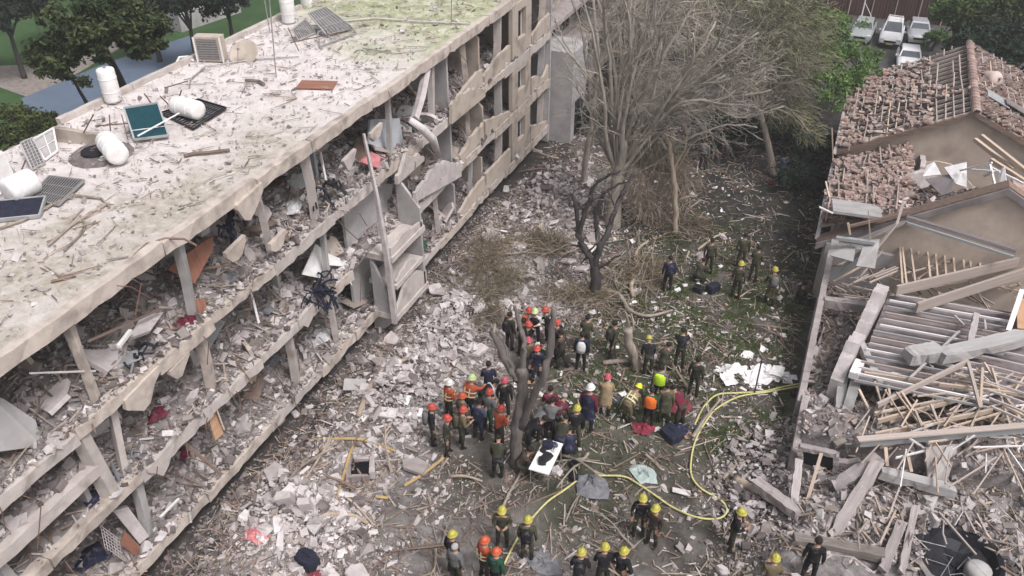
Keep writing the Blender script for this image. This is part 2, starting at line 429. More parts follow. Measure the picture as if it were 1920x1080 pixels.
# roof slab
def roofmat():
    m = bpy.data.materials.new('dusty_roof'); m.use_nodes = True
    global t, N, Lk, tc
    t = m.node_tree; N = t.nodes; Lk = t.links.new; b = N['Principled BSDF']; b.inputs['Roughness'].default_value = .95
    b.inputs['Specular IOR Level'].default_value = .15
    tc = N.new('ShaderNodeTexCoord')
    at_ = N.new('ShaderNodeAttribute'); at_.attribute_name = 'zones'
    sp = N.new('ShaderNodeSeparateColor'); Lk(at_.outputs['Color'], sp.inputs[0])
    base = ramp(noise(1.6, 9, .7), (.3, (.50, .455, .44)), (.48, (.615, .565, .55)), (.64, (.70, .65, .635)))
    moss = ramp(noise(2.6, 9, .72), (.36, (.31, .28, .225)), (.5, (.43, .39, .335)), (.66, (.56, .515, .47)))
    green = ramp(noise(2.2, 8, .7), (.34, (.25, .275, .155)), (.50, (.39, .405, .265)), (.64, (.56, .54, .44)))
    fm = ramp(noise(.7, 8), (.44, (0, 0, 0)), (.60, (1, 1, 1)))
    mu = N.new('ShaderNodeMath'); mu.operation = 'MULTIPLY'; Lk(fm, mu.inputs[0]); Lk(sp.outputs[0], mu.inputs[1])
    mu2 = N.new('ShaderNodeMath'); mu2.operation = 'ADD'; mu2.use_clamp = True; Lk(mu.outputs[0], mu2.inputs[0])
    s2 = N.new('ShaderNodeMath'); s2.operation = 'MULTIPLY'; s2.inputs[1].default_value = .45; Lk(sp.outputs[0], s2.inputs[0]); Lk(s2.outputs[0], mu2.inputs[1])
    c = mix(mu2.outputs[0], base, moss); c = mix(sp.outputs[1], c, green)
    # dark specks of grit
    vo = N.new('ShaderNodeTexVoronoi'); vo.inputs['Scale'].default_value = 7; Lk(tc.outputs['Object'], vo.inputs['Vector'])
    dk = ramp(vo.outputs['Distance'], (.10, (1, 1, 1)), (.2, (0, 0, 0)))
    gate = ramp(noise(1.3, 4), (.5, (0, 0, 0)), (.6, (.7, .7, .7)))
    m3 = N.new('ShaderNodeMath'); m3.operation = 'MULTIPLY'; Lk(dk, m3.inputs[0]); Lk(gate, m3.inputs[1])
    br = N.new('ShaderNodeRGB'); br.outputs[0].default_value = (.22, .19, .16, 1)
    c = mix(m3.outputs[0], c, br.outputs[0])
    Lk(c, b.inputs['Base Color'])
    bp = N.new('ShaderNodeBump'); bp.inputs['Strength'].default_value = .8; bp.inputs['Distance'].default_value = .06
    Lk(noise(6, 9, .75), bp.inputs['Height']); Lk(bp.outputs[0], b.inputs['Normal'])
    return m
M['roof'] = roofmat()
rx = np.arange(BX, FX - .3, .2); rx[-1] = FX - .31; ry = np.arange(Y0, 60.01, .2)
X, Y = np.meshgrid(rx, ry)
Z = RT - .02 + .05 * (fbm(X * 1.2, Y * 1.2) - .5) + .025 * (fbm(X * 4, Y * 4) - .5)
V = np.stack([X - FX, Y - 20, Z], -1).reshape(-1, 3); nx, ny = len(rx), len(ry)
ii = np.arange(nx * ny).reshape(ny, nx)
F = np.stack([ii[:-1, :-1], ii[:-1, 1:], ii[1:, 1:], ii[1:, :-1]], -1).reshape(-1, 4)
me = np_mesh('roof', V, F, M['roof'], smooth=True)
ca = me.color_attributes.new('zones', 'FLOAT_COLOR', 'POINT')
n = fbm(X * .4, Y * .4) - .5
moss = sstep(-20.0, -15.8, X + 5 * n + .0 * Y) * sstep(24, 17, Y) + .45 * sstep(-21, -17, X + 4 * n) * sstep(16, 12, Y)
green = sstep(25.5, 31.5, Y + 5 * n + .5 * (X + 19))
ca.data.foreach_set('color', np.stack([np.clip(moss, 0, 1), green, n * 0, n * 0 + 1], -1).reshape(-1).astype(np.float32))
link('roof', me, apt)
mb = MB(); mb.box(((FX + BX) / 2 - .2, (Y0 + 60) / 2, RT - .21), (FX - BX - .5, 60 - Y0, .28)); apart(mb, 'roof_slab', M['conc'])
# fascia in pieces along the roof edge, a few knocked off
y = Y0
k = 0
while y < 59:
    L = random.uniform(2.6, 3.8); y2 = min(y + L, 60)
    dz = random.uniform(-.03, .03); dx = random.uniform(-.03, .03)
    mb = MB(); rough_beam(mb, (FX - .16 + dx, y + .01, RT + .05 + dz), (FX - .16 + dx + random.uniform(-.03, .03), y2 - .01, RT + .06 + random.uniform(-.03, .03)), .26, .40, jit=.016, bite=.22)
    apart(mb, 'roof_fascia', M['edge']); y = y2
# low kerb along the back of the roof
y = 17.7
while y < 60:
    y2 = min(y + 3.2, 60)
    mb = MB(); rough_beam(mb, (BX - .04, y + .01, RT + .17), (BX - .04, y2 - .01, RT + .17), .2, .45, jit=.01); apart(mb, 'roof_kerb', M['edge_b']); y = y2
# back wall
mb = MB()
mb.box((BX + .12, (Y0 + 60) / 2, (RT - .35) / 2), (.22, 60 - Y0, RT - .35)); apart(mb, 'back_wall', M['panel'])
# floor slabs and their broken edge beams
for fi, z in enumerate(FL):
    mb = MB(); mb.box(((FX + BX) / 2, (Y0 + 60) / 2, z - .14), (FX - BX - .5, 60 - Y0, .24)); apart(mb, 'floor_slab', M['conc'])
    y = Y0
    while y < Y1:
        L = random.uniform(2.0, 3.4); y2 = min(y + L, Y1)
        wob = .06 if y < 33 else .015
        if y < 31 and random.random() < .07: y = y2; continue
        a_ = Vector((FX - .14 + random.uniform(-wob, wob) * .8, y + .015, z + .09 + random.uniform(-wob, wob) * .7))
        b_ = Vector((FX - .14 + random.uniform(-wob, wob) * .8, y2 - .015, z + .09 + random.uniform(-wob, wob) * .7))
        mb = MB(); rough_beam(mb, a_, b_, .30, (.36 + random.uniform(-.05, .06)) if y < 33 else .46, seg=.26, jit=.022 if y < 33 else .008, bite=.16)
        apart(mb, 'edge_beam', random.choice([M['edge'], M['edge_b']])); y = y2
# columns at the front (some leaning, some sheared)
COLY = [3.0, 6.6, 10.2, 13.8, 17.4, 19.9, 24.8, 28.2, 31.6, 35.0, 38.2, 40.8]
for fi, z in enumerate(FL):
    top = (FL + [RT])[fi + 1] - .36
    for y in COLY:
        if fi == 1 and y in (17.4, 28.2): continue
        if fi == 0 and y in (13.8,): continue
        if y == 24.8 and fi < 2: continue
        if y < 30 and random.random() < .18: continue
        lean = random.uniform(-.4, .4) if y < 33 else 0
        mb = MB(); w_ = random.uniform(.17, .29) if y < 33 else .35
        mb.tube([(FX - .45 + random.uniform(-.1, .05), y + random.uniform(-.05, .05), z - .02), (FX - .42, y + lean * .5, (z + top) / 2), (FX - .42, y + lean, top)],
                [w_ * .72, w_ * .66, w_ * .7], 4)
        apart(mb, 'column', random.choice([M['edge_b'], M['plaster'], M['edge']]))
# stilts below the first floor
for y in np.arange(2.0, 41, 3.6):
    mb = MB(); mb.box((FX - .7, y, .30), (.32, .34, 1.06)); apart(mb, 'stilt', M['edge_b'])
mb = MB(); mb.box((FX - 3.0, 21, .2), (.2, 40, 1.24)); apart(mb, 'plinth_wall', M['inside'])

def ragged(mb, o, u, v, W, hts, th, jit=.12, m=0):
    """slab standing on o, running along u for W; top follows hts with torn edge"""
    o = Vector(o); u = Vector(u).normalized(); v = Vector(v).normalized(); nrm = u.cross(v)
    n = max(4, int(W / .22)); poly = [o, o + u * W]
    for i in range(n, -1, -1):
        f = i / n; x = f * (len(hts) - 1); k = min(int(x), len(hts) - 2)
        h = hts[k] + (hts[k + 1] - hts[k]) * (x - k) + random.uniform(-jit, jit)
        poly.append(o + u * (W * f) + v * max(h, .05))
    mb.prism(poly, nrm * th, m)
# cross walls between the flats, torn at the front end
CW = [('plaster', 4.6), ('plaster', 8.2), ('inside', 12.0), ('plaster', 15.4), ('plaster', 18.6), ('plaster_blue', 21.7), ('plaster', 26.4), ('plaster', 30.0), ('panel', 33.2), ('panel', 37.0)]
for fi, z in enumerate(FL):
    hh = (FL + [RT])[fi + 1] - z - .34
    for mt, y in CW:
        if fi == 1 and mt == 'plaster_blue': mt = 'plaster'
        ext = random.uniform(1.8, 4.3) if y < 30 else 5.2
        hts = [hh - .02] * 9 + [hh * random.uniform(.6, 1)]
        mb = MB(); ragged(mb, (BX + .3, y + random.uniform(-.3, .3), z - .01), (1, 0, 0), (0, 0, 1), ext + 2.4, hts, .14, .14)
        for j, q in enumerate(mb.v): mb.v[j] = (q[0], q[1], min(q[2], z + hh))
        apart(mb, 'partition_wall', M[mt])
    # inner wall parallel to the front, with door-wide gaps
    y = 1.5
    while y < 41:
        L = random.uniform(2.2, 3.6)
        mb = MB(); ragged(mb, (-19.0 + random.uniform(-.3, .3), y, z - .01), (0, 1, 0), (0, 0, 1), min(L, 41 - y), [hh - .03] * 4, .12, .02)
        for j, q in enumerate(mb.v): mb.v[j] = (q[0], q[1], min(q[2], z + hh))
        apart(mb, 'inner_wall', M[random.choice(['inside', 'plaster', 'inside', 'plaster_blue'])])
        y += L + random.choice([.05, .9, 1.2])

# ---- projecting balcony tower with its standing post
BY0, BY1, BXX = 22.1, 24.7, -13.95
for z in (1.06, 3.72):
    mb = MB(); rough_beam(mb, (BXX - .75, BY0, z + .02), (BXX - .75, BY1, z + .02), 1.6, .24, jit=.012); apart(mb, 'balcony_slab', M['edge_b'])
mb = MB(); ragged(mb, (BXX - .12, BY0 + .05, 1.07), (0, 1, 0), (0, 0, 1), BY1 - BY0 - .1, [.25, .95, 1.0, .55], .12, .05); apart(mb, 'parapet', M['edge_b'])
mb = MB(); ragged(mb, (BXX - .12, BY0 + .05, 3.73), (0, 1, 0), (0, 0, 1), BY1 - BY0 - .1, [.3, .5, .35, .2], .12, .08); apart(mb, 'parapet', M['edge_b'])
mb = MB(); ragged(mb, (FX - .1, BY1 - .14, 1.07), (1, 0, 0), (0, 0, 1), .95, [2.4, 2.3, 2.3], .12, .03); apart(mb, 'balcony_side_wall', M['plaster'])
mb = MB(); ragged(mb, (FX - .1, BY0 + .16, 1.07), (1, 0, 0), (0, 0, 1), .7, [2.4, 1.6, .7], .12, .1); apart(mb, 'balcony_side_wall', M['plaster'])
mb = MB(); ragged(mb, (FX - .1, BY1 - .14, 3.73), (1, 0, 0), (0, 0, 1), .95, [2.2, 1.5, .9], .12, .08); apart(mb, 'balcony_side_wall', M['plaster'])
mb = MB(); mb.tube([(BXX - .1, BY0 + .02, .75), (BXX - .14, BY0 + .0, 3.6), (BXX - .40, BY0 + .1, 6.3), (BXX - .75, BY0 + .25, 8.4)], [.15, .14, .08, .06], 4); apart(mb, 'balcony_post', M['conc_pale'])
mb = MB(); mb.prism([Vector((FX - .4, BY0 + .3, .82)), Vector((BXX - .05, BY0 + .3, .82)), Vector((FX - .1, BY0 + .3, -.15)), Vector((FX - .4, BY0 + .3, -.15))], (0, 1.9, 0)); apart(mb, 'balcony_base', M['edge_b'])

for z in (2.42,):
    mb = MB(); rough_beam(mb, (BXX - .55, BY0 + .15, z), (BXX - .55, BY1 - .3, z + .05), 1.2, .2, jit=.02); apart(mb, 'landing_slab', M['edge_b'])
    mb = MB(); ragged(mb, (BXX - .1, BY0 + .25, z), (0, 1, 0), (0, 0, 1), 1.6, [.1, .35, .5, .15], .1, .06); apart(mb, 'parapet', M['edge_b'])
mb = MB(); ragged(mb, (-15.75, BY0 - .2, 1.07), (0, 1, 0), (0, 0, 1), 3.0, [5.2, 5.6, 5.0, 5.3], .12, .2); apart(mb, 'stair_wall', M['plaster'])
mb = MB(); mb.tube([(BXX - .12, BY1 - .1, .9), (BXX - .15, BY1 - .12, 3.4), (BXX - .2, BY1 - .15, 5.2)], [.13, .12, .10], 4); apart(mb, 'balcony_post', M['edge_b'])
# ---- intact far end: parapets, wall piers and window openings
for fi, z in enumerate(FL):
    hh = (FL + [RT])[fi + 1] - z
    for (ya, yb, kind) in ((29.6, 32.4, 'par'), (32.6, 35.6, 'par'), (35.8, 38.2, 'wall'), (38.4, 40.9, 'par')):
        if fi == 2 and kind == 'wall': kind = 'wall'
        if kind == 'par':
            mb = MB(); ragged(mb, (FX - .16, ya, z + .05), (0, 1, 0), (0, 0, 1), yb - ya, random.choice([[.95, .92, .95], [.95, .9, .55, .4, .85], [.5, .9, .95], [.95, .6, .3]]) if ya > 32 else [.4, .75, .9], .14, .04 if ya > 32 else .08)
            apart(mb, 'parapet', M['panel'])
        else:
            mb = MB()
            mb.box((FX - .10, ya + .35, z + hh / 2), (.2, .7, hh - .42)); mb.box((FX - .10, yb - .35, z + hh / 2), (.2, .7, hh - .42))
            mb.box((FX - .10, (ya + yb) / 2, z + .5), (.2, yb - ya - 1.404, .9)); mb.box((FX - .10, (ya + yb) / 2, z + hh - .42), (.2, yb - ya - 1.404, .4))
            apart(mb, 'wall', M['panel'])
            mb = MB()
            mb.box((FX - .30, (ya + yb) / 2, z + 1.5), (.03, yb - ya - 1.4, 1.4)); fr = apart(mb, 'window', M['dark'])
            mb = MB()
            for yy in (ya + .73, (ya + yb) / 2, yb - .73): mb.box((FX - .25, yy, z + 1.5), (.05, .05, 1.3))
            mb.v = [(v[0] - FX, v[1] - 20, v[2]) for v in mb.v]
            mb.build('window_frame', M['white'], fr)
mb = MB(); mb.box((-18.9, 41.1, RT / 2 - .2), (8.2, .2, RT - .6)); apart(mb, 'end_wall', M['plaster'])
# leaning pillar and drooping duct where the front has come away (y 25-30)
def apx(name, pts, rad, n, mat, sm=False):
    mb = MB(); mb.tube(pts, rad, n); return apart(mb, name, M[mat], sm)
apx('leaning_pillar', [atx(800, 130, FX - .2), atx(790, 180, FX + .05), atx(778, 222, FX + .25)], [.16, .17, .15], 4, 'conc_pale')
apx('bent_duct', [atx(768, 224, FX + .2), atx(790, 240, FX + .5), atx(812, 262, FX + .55), atx(822, 292, FX + .4)], [.13, .16, .17, .13], 6, 'conc_white', True)
for (p0, p1, hs, mt) in (((860, 330), (770, 380), [.2, .9, 1.1, .5], 'conc_pale'), ((905, 180), (842, 232), [.9, .9, .8, .3], 'panel'),
                         ((790, 300), (740, 345), [.3, .8, .5, .2], 'edge_b')):
    a_ = atx(*p0, FX + .06); b_ = atx(*p1, FX + .06); u = a_ - b_
    mb = MB(); ragged(mb, b_, (0, u.y, u.z), (0, .1, 1), u.length, hs, .14, .12); apart(mb, 'torn_wall_panel', M[mt])
# hanging slab lumps under the edges
for (px, py, s_, mt) in ((262, 735, .8, 'edge'), (465, 378, .75, 'edge'), (300, 865, .7, 'edge_b'), (520, 455, .5, 'edge'), (575, 592, .7, 'edge_b'),
                         (440, 470, .55, 'panel'), (655, 300, .5, 'edge_b'), (705, 250, .5, 'edge'), (335, 690, .5, 'edge'), (870, 290, .6, 'panel')):
    p = atx(px, py, FX + .05)
    mb = MB(); ragged(mb, p + Vector((0, -s_ * .6, .1)), (0, 1, .12), (0, -.1, -1), s_ * 1.6, [s_ * .3, s_ * .9, s_ * .8, s_ * .2], .13, .1); apart(mb, 'hanging_panel', M[mt])
# bent reinforcing bars hanging from the edges
for z in FL + [RT]:
    for _ in range(10 if z < 9 else 5):
        y = random.uniform(6, 31); L = random.uniform(.4, 1.3)
        p = Vector((FX + .02, y, z - random.uniform(.0, .35)))
        mb = MB(); mb.tube([p, p + Vector((.25 * L, random.uniform(-.3, .3), -.2 * L)), p + Vector((.35 * L, random.uniform(-.6, .6), -L))], .014, 4, cap=False)
        apart(mb, 'reinforcing_bar', M['rust'])

# ---- rubble heaps on each floor
def floor_heap(fi, ya, yb):
    z = FL[fi]
    xs = np.arange(-18.8, FX - .02, .14); ys = np.arange(ya, yb, .14)
    Xf, Yf = np.meshgrid(xs, ys)
    d = (FX - Xf)
    prof = .02 + sstep(.35, 3.0, d) * (.25 + 1.25 * fbm(Xf * .25 + 5 * fi, Yf * .30 + 11 * fi, 2)) * (.95 if fi else .3 + .65 * sstep(6.5, 10, Yf))
    if fi == 1: prof = prof * (.15 + .85 * sstep(8.6, 10.2, Yf))
    zz = z + prof * (.45 + 1.1 * fbm(Xf * .8, Yf * .8 + 7 * fi, 3)) + .22 * (fbm(Xf * 2.4, Yf * 2.4) - .5) * sstep(0, .5, d)
    top = (FL + [RT])[fi + 1] - .9
    zz = np.minimum(zz, top)
    nx, ny = len(xs), len(ys); ii = np.arange(nx * ny).reshape(ny, nx)
    F = np.stack([ii[:-1, :-1], ii[:-1, 1:], ii[1:, 1:], ii[1:, :-1]], -1).reshape(-1, 4)
    link('rubble_heap', np_mesh('rubble_heap', np.stack([Xf, Yf, zz], -1).reshape(-1, 3), F, M['heap']), kind='stuff')
    return xs, ys, zz
HEAP = []
for fi in range(3):
    HEAP.append(floor_heap(fi, 1.2, 40.6))
def heap_z(fi, x, y):
    xs, ys, zz = HEAP[fi]
    i = np.clip(((np.asarray(x) - xs[0]) / .14).astype(int), 0, len(xs) - 1); j = np.clip(((np.asarray(y) - ys[0]) / .14).astype(int), 0, len(ys) - 1)
    return zz[j, i]
# stair half-landing at the near end, with a dark room below it
LZ = 5.02
mb = MB(); mb.box((-17.0, 5.4, LZ - .1), (4.1, 8.0, .2)); apart(mb, 'landing_slab', M['conc'])
mb = MB(); rough_beam(mb, (FX - .14, 1.4, LZ + .06), (FX - .14, 9.35, LZ + .06), .26, .34, jit=.015, bite=.2); apart(mb, 'edge_beam', M['edge_b'])
mb = MB(); ragged(mb, (-19, 9.2, 3.73), (1, 0, 0), (0, 0, 1), 3.7, [2.2, 2.2, 2.1, 1.2], .14, .04); apart(mb, 'partition_wall', M['plaster'])
mb = MB(); mb.box((-18.6, 5, 4.3), (.1, 8, 1.1)); apart(mb, 'inner_wall', M['dark'])  # black sheet that paints in the darkness of the room
mb = MB(); mb.tube([(FX - .2, 9.5, 3.8), (FX - .25, 9.35, 6.1)], [.24, .22], 4); apart(mb, 'column', M['edge_b'])
n = 1500; x = FX - .25 - rng.random(n) * 2.6; y = rng.uniform(1.5, 9.2, n); s = power_sizes(n, .03, .32, 2.2)
RUB = [M['conc'], M['conc_pale'], M['conc_white'], M['conc_dark'], M['conc_brown']]
scatter_boxes('rubble', np.stack([x, y, LZ + .03 + s * .2 + .25 * sstep(.5, 2.2, FX - x) * rng.random(n)], 1), np.stack([s * 1.4, s, s * .6], 1), RUB, weights=[4, 3, 1, 2, 1], kind='stuff')
for fi in range(3):
    n = 15500
    x = FX - .02 - rng.random(n) ** 1.1 * 3.8; y = rng.uniform(1.5, 32.8, n); far_ = rng.random(n) < .12; y = np.where(far_, rng.uniform(32, 40.5, n), y)
    s = power_sizes(n, .026, .27, 2.45)
    S = np.stack([s * rng.uniform(.8, 1.7, n), s * rng.uniform(.7, 1.2, n), s * rng.uniform(.25, .8, n)], 1)
    if fi == 1:
        k = (y > 9.4) | (rng.random(n) < .05); x, y, s, S = x[k], y[k], s[k], S[k]
    P = np.stack([x, y, heap_z(fi, x, y) + s * .15 + .14 * sstep(.34, .2, FX - x)], 1)
    scatter_boxes('rubble', P, S, RUB, tilt=.7, weights=[4, 3, 1.4, 3, 1.2], kind='stuff')
    n = 900   # sticks, pipes, splinters
    x = FX - .1 - rng.random(n) * 3.2; y = rng.uniform(1.5, 32.5, n); L = power_sizes(n, .3, 1.5, 2.2)
    S = np.stack([L, rng.uniform(.02, .06, n), rng.uniform(.015, .05, n)], 1)
    P = np.stack([x, y, heap_z(fi, x, y) + .08], 1)
    scatter_boxes('splinters', P, S, [M['wood_grey'], M['debris_twig'], M['wood_dark'], M['steel']], tilt=.45, jit=.1, weights=[3, 3, 2, 1], kind='stuff')
# ------------------------------------------------------------------ things on the flat roof
UB = {}
def ubox(mat):
    if mat not in UB:
        mb = MB()
        if mat.startswith('conc') or mat == 'plaster':     # knocked, slightly crooked section
            n = 9
            for i in range(n + 1):
                oy, oz = random.gauss(0, .025), random.gauss(0, .025); x_ = i / n - .5
                for (a, q) in ((-1, -1), (1, -1), (1, 1), (-1, 1)):
                    bt = .72 if random.random() < .18 else 1
                    mb.v.append((x_ + (random.uniform(-.03, .03) if i in (0, n) else random.uniform(-.02, .02)), a * .5 * bt + oy + random.uniform(-.035, .035), q * .5 * bt + oz + random.uniform(-.035, .035)))
            for i in range(n):
                for k in range(4): k2 = (k + 1) % 4; mb.f.append((i * 4 + k, i * 4 + k2, (i + 1) * 4 + k2, (i + 1) * 4 + k)); mb.m.append(0)
            mb.f += [(3, 2, 1, 0), (n * 4, n * 4 + 1, n * 4 + 2, n * 4 + 3)]; mb.m += [0, 0]
        else: mb.box((0, 0, 0), (1, 1, 1))
        UB[mat] = mb.mesh('bar_' + mat, M[mat])
    return UB[mat]
def stick(name, p1, p2, w_, h_, mat, parent=None, base=(0, 0, 0), roll=0.0, **k):
    p1 = Vector(p1); p2 = Vector(p2); d = p2 - p1
    o = link(name, ubox(mat), parent, **k)
    q = d.to_track_quat('X', 'Z')
    Mx = q.to_matrix() @ Matrix.Rotation(roll, 3, 'X')
    o.rotation_euler = Mx.to_euler(); o.location = (p1 + p2) / 2 - Vector(base); o.scale = (d.length, w_, h_)
    return o
def local(mb, o): mb.v = [(v[0] - o.location[0], v[1] - o.location[1], v[2] - o.location[2]) for v in mb.v]
def rp(px, py, dz=0.0): return at(px, py, RT + dz)
def tank(px, py, label, rot=(0, 0, 0), r=.27, h=1.0, lift=0.0, group=None, mat='white'):
    p = rp(px, py)
    t_ = thing('water_tank', label, 'water tank', (p.x, p.y, RT + lift), group=group, rot=rot)
    mb = MB(); mb.lathe([(r * .55, 0), (r * .93, .025), (r, .08), (r, h - .08), (r * .93, h - .025), (r * .5, h)], 18); mb.build('body', M[mat], t_, True)
    for f_ in (.3, .7): mb = MB(); mb.lathe([(r - .002, h * f_), (r + .012, h * f_ + .005), (r + .012, h * f_ + .03), (r - .002, h * f_ + .035)], 18, cap=False); mb.build('band', M['whitesheet'], t_, True)
    mb = MB(); mb.tube([(0, 0, h - .01), (0, 0, h + .07)], .05, 8); mb.build('cap', M['steel'], t_); mb = MB(); mb.tube([(r * .9, 0, .2), (r + .12, 0, .2), (r + .16, 0, .05)], .02, 6); mb.build('pipe_fitting', M['steel'], t_)
    return t_
tank(214, 192, 'upright white water tank at the back roof edge, in front of the blue-grey court', r=.29, h=1.15, lift=.05)
def tank_lying(a_, b_, za, zb, label, r, mat='white'):
    p0 = at(*a_, RT + za); p1 = at(*b_, RT + zb); d = p1 - p0
    t_ = tank(0, 0, label, rot=d.to_track_quat('Z', 'Y').to_euler(), r=r, h=d.length, mat=mat); t_.location = p0
tank_lying((222, 292), (198, 262), .36, .42, 'white water tank tipped over beside the dark hole on the roof', .32)
tank_lying((374, 208), (328, 196), .36, .36, 'white water tank lying on its side on the black grating', .31)
tank_lying((12, 362), (64, 336), .36, .40, 'dusty white water tank wrapped in crumpled foil near the left edge', .36, 'whitesheet')
tank(543, 42, 'white water tank standing at the far back corner of the roof beside the solar frames', r=.30, h=1.25)
tank(578, 12, 'small white water tank half cut off at the top of the picture', r=.26, h=.8, rot=(R(20), 0, 0))
p = rp(0, 345)
t_ = thing('water_tank', 'square white water tank cut by the left edge of the picture', 'water tank', (p.x - .25, p.y, RT))
mb = MB(); mb.box((0, 0, .42), (.8, .8, .84), jit=.015); mb.build('body', M['white'], t_); mb = MB(); mb.box((0, 0, .86), (.7, .7, .04)); mb.build('lid', M['white'], t_)
# solar collector lying dark teal
def slabq(px4, z4, th):
    return [at(x, y, RT + z) for (x, y), z in zip(px4, z4)]
q = slabq([(252, 262), (316, 254), (296, 193), (232, 203)], [.12, .12, .75, .75], .1)
c0 = sum(q, Vector()) / 4
t_ = thing('solar_collector', 'dark teal solar water panel tilted up on the roof', 'solar panel', (c0.x, c0.y, RT))
nrm = (q[1] - q[0]).cross(q[3] - q[0]).normalized()
mb = MB(); mb.prism([v - nrm * .06 for v in q], nrm * .05); local(mb, t_); mb.build('backing', M['steel'], t_)
ins = [v + (c0 - v) * .06 for v in q]
mb = MB(); mb.prism(ins, nrm * .012); local(mb, t_); mb.build('glass', M['teal'], t_)
for i in range(4): stick('frame_rail', q[i], q[(i + 1) % 4], .05, .07, 'metalroof', t_, t_.location)
stick('cross_rail', q[0] * .72 + q[3] * .28, q[1] * .72 + q[2] * .28, .03, .03, 'whitesheet', t_, t_.location)
for a_, b_ in ((3, 0), (2, 1)): stick('prop_leg', q[a_], q[a_] * .8 + q[b_] * .2 - Vector((0, 0, .6)), .04, .04, 'steel', t_, t_.location)
stick('loose_pipe', at(258, 255, RT + .35), at(336, 212, RT + .5), .035, .035, 'whitesheet', None, label='thin white pipe lying across the dark teal solar panel', cat='pipe')
def grating(label, corners, dzs, nbar, group=None, mat='steel', name='collector_rack', cat='rack', back=None, cross=5):
    q = [at(x, y, RT + z) for (x, y), z in zip(corners, dzs)]
    c0 = sum(q, Vector()) / 4
    t_ = thing(name, label, cat, (c0.x, c0.y, RT), group=group)
    for i in range(4): stick('frame_rail', q[i], q[(i + 1) % 4], .045, .05, mat, t_, t_.location)
    for i in range(1, nbar):
        f = i / nbar
        stick('bar', q[0].lerp(q[1], f), q[3].lerp(q[2], f), .022, .022, mat, t_, t_.location)
    for i in range(1, cross):
        f = i / cross
        stick('bar', q[0].lerp(q[3], f), q[1].lerp(q[2], f), .018, .018, mat, t_, t_.location)
    if back:
        n_ = (q[1] - q[0]).cross(q[3] - q[0]).normalized()
        mb = MB(); mb.prism([v - n_ * .05 for v in q], n_ * .02); local(mb, t_); mb.build('backing', M[back], t_)
    return t_
grating('black metal grating with a bent frame lying beside a toppled white tank', [(300, 212), (362, 242), (424, 202), (372, 186)], [.05, .05, .1, .1], 12, mat='dark', back='grill', name='metal_grating')
grating('broken solar panel frame with black slats near the left frame edge', [(55, 372), (110, 385), (158, 338), (92, 330)], [.06, .06, .12, .12], 14, back='dark', cross=3)
grating('grey louvred panel propped up at the back left of the roof', [(60, 318), (84, 306), (62, 258), (38, 268)], [.05, .05, .55, .55], 4, back='grill', cross=9, mat='plaster')
grating('open glazed frame leaning on the louvred panel at the roof edge', [(84, 300), (108, 282), (100, 240), (62, 262)], [.05, .05, .5, .5], 2, back='plaster', cross=2, mat='whitesheet')
grating('tilted grey collector rack with slats, nearer of the two at the far back corner', [(560, 75), (592, 62), (572, 36), (548, 55)], [.05, .05, .5, .5], 9, mat='plaster', back='grill', cross=2)
grating('tilted metal collector rack with slats, farther one at the back corner', [(612, 66), (662, 52), (610, 12), (578, 25)], [.1, .1, .8, .8], 8, mat='plaster', back='grill', cross=3)
grating('flattened collector frame lying between the back racks', [(600, 88), (668, 62), (650, 40), (596, 60)], [.06, .06, .25, .25], 7, mat='steel', cross=2)
p = rp(8, 402)
t_ = thing('solar_collector', 'dark blue collector panel lying at the left frame edge', 'solar panel', (p.x, p.y, RT + .12), rz=R(35), rot=(R(8), 0, R(35)))
mb = MB(); mb.box((0, 0, 0), (1.9, .8, .06)); mb.build('glass', M['navy'], t_); mb = MB()
for yy in (-.42, .42): mb.box((0, yy, 0), (2.0, .05, .1))
for xx in (-.98, .98): mb.box((xx, 0, 0), (.05, .79, .1))
mb.build('frame', M['metalroof'], t_)
# AC unit
p = rp(396, 117)
t_ = thing('ac_unit', 'beige box air conditioner with a dark square grille on the roof edge', 'air conditioner', (p.x, p.y, RT + .02), rz=R(18))
mb = MB(); mb.box((0, .22, .48), (1.02, .44, .92), jit=.006); mb.build('casing', M['panel'], t_)
mb = MB(); mb.box((-.03, -.012, .48), (.78, .02, .76)); g_ = mb.build('grille', M['grill'], t_)
mb = MB(); 
for k in range(8): mb.box((-.03, -.03, .16 + k * .092), (.78, .012, .02))
mb.build('grille_slat', M['steel'], g_)
for xx in (-.5, .5): stick('corner_post', (p.x + xx, p.y - .03, RT), (p.x + xx, p.y - .03, RT + .95), .05, .05, 'whitesheet', t_, t_.location)
# dish
p = rp(460, 112)
t_ = thing('satellite_dish', 'pale round dish lying face up beside the beige air conditioner', 'satellite dish', (p.x, p.y, RT + .22), rot=(R(38), R(8), 0))
mb = MB(); mb.lathe([(.02, -.12), (.28, -.06), (.52, .03), (.58, .07), (.56, .075), (.5, .04), (.27, -.045), (.02, -.10)], 22, cap=False); mb.build('reflector', M['panel'], t_, True)
mb = MB(); mb.tube([(0, -.5, .02), (0, -.1, .45)], .015, 5); mb.box((0, -.08, .47), (.06, .06, .1)); mb.build('feed_arm', M['steel'], t_)
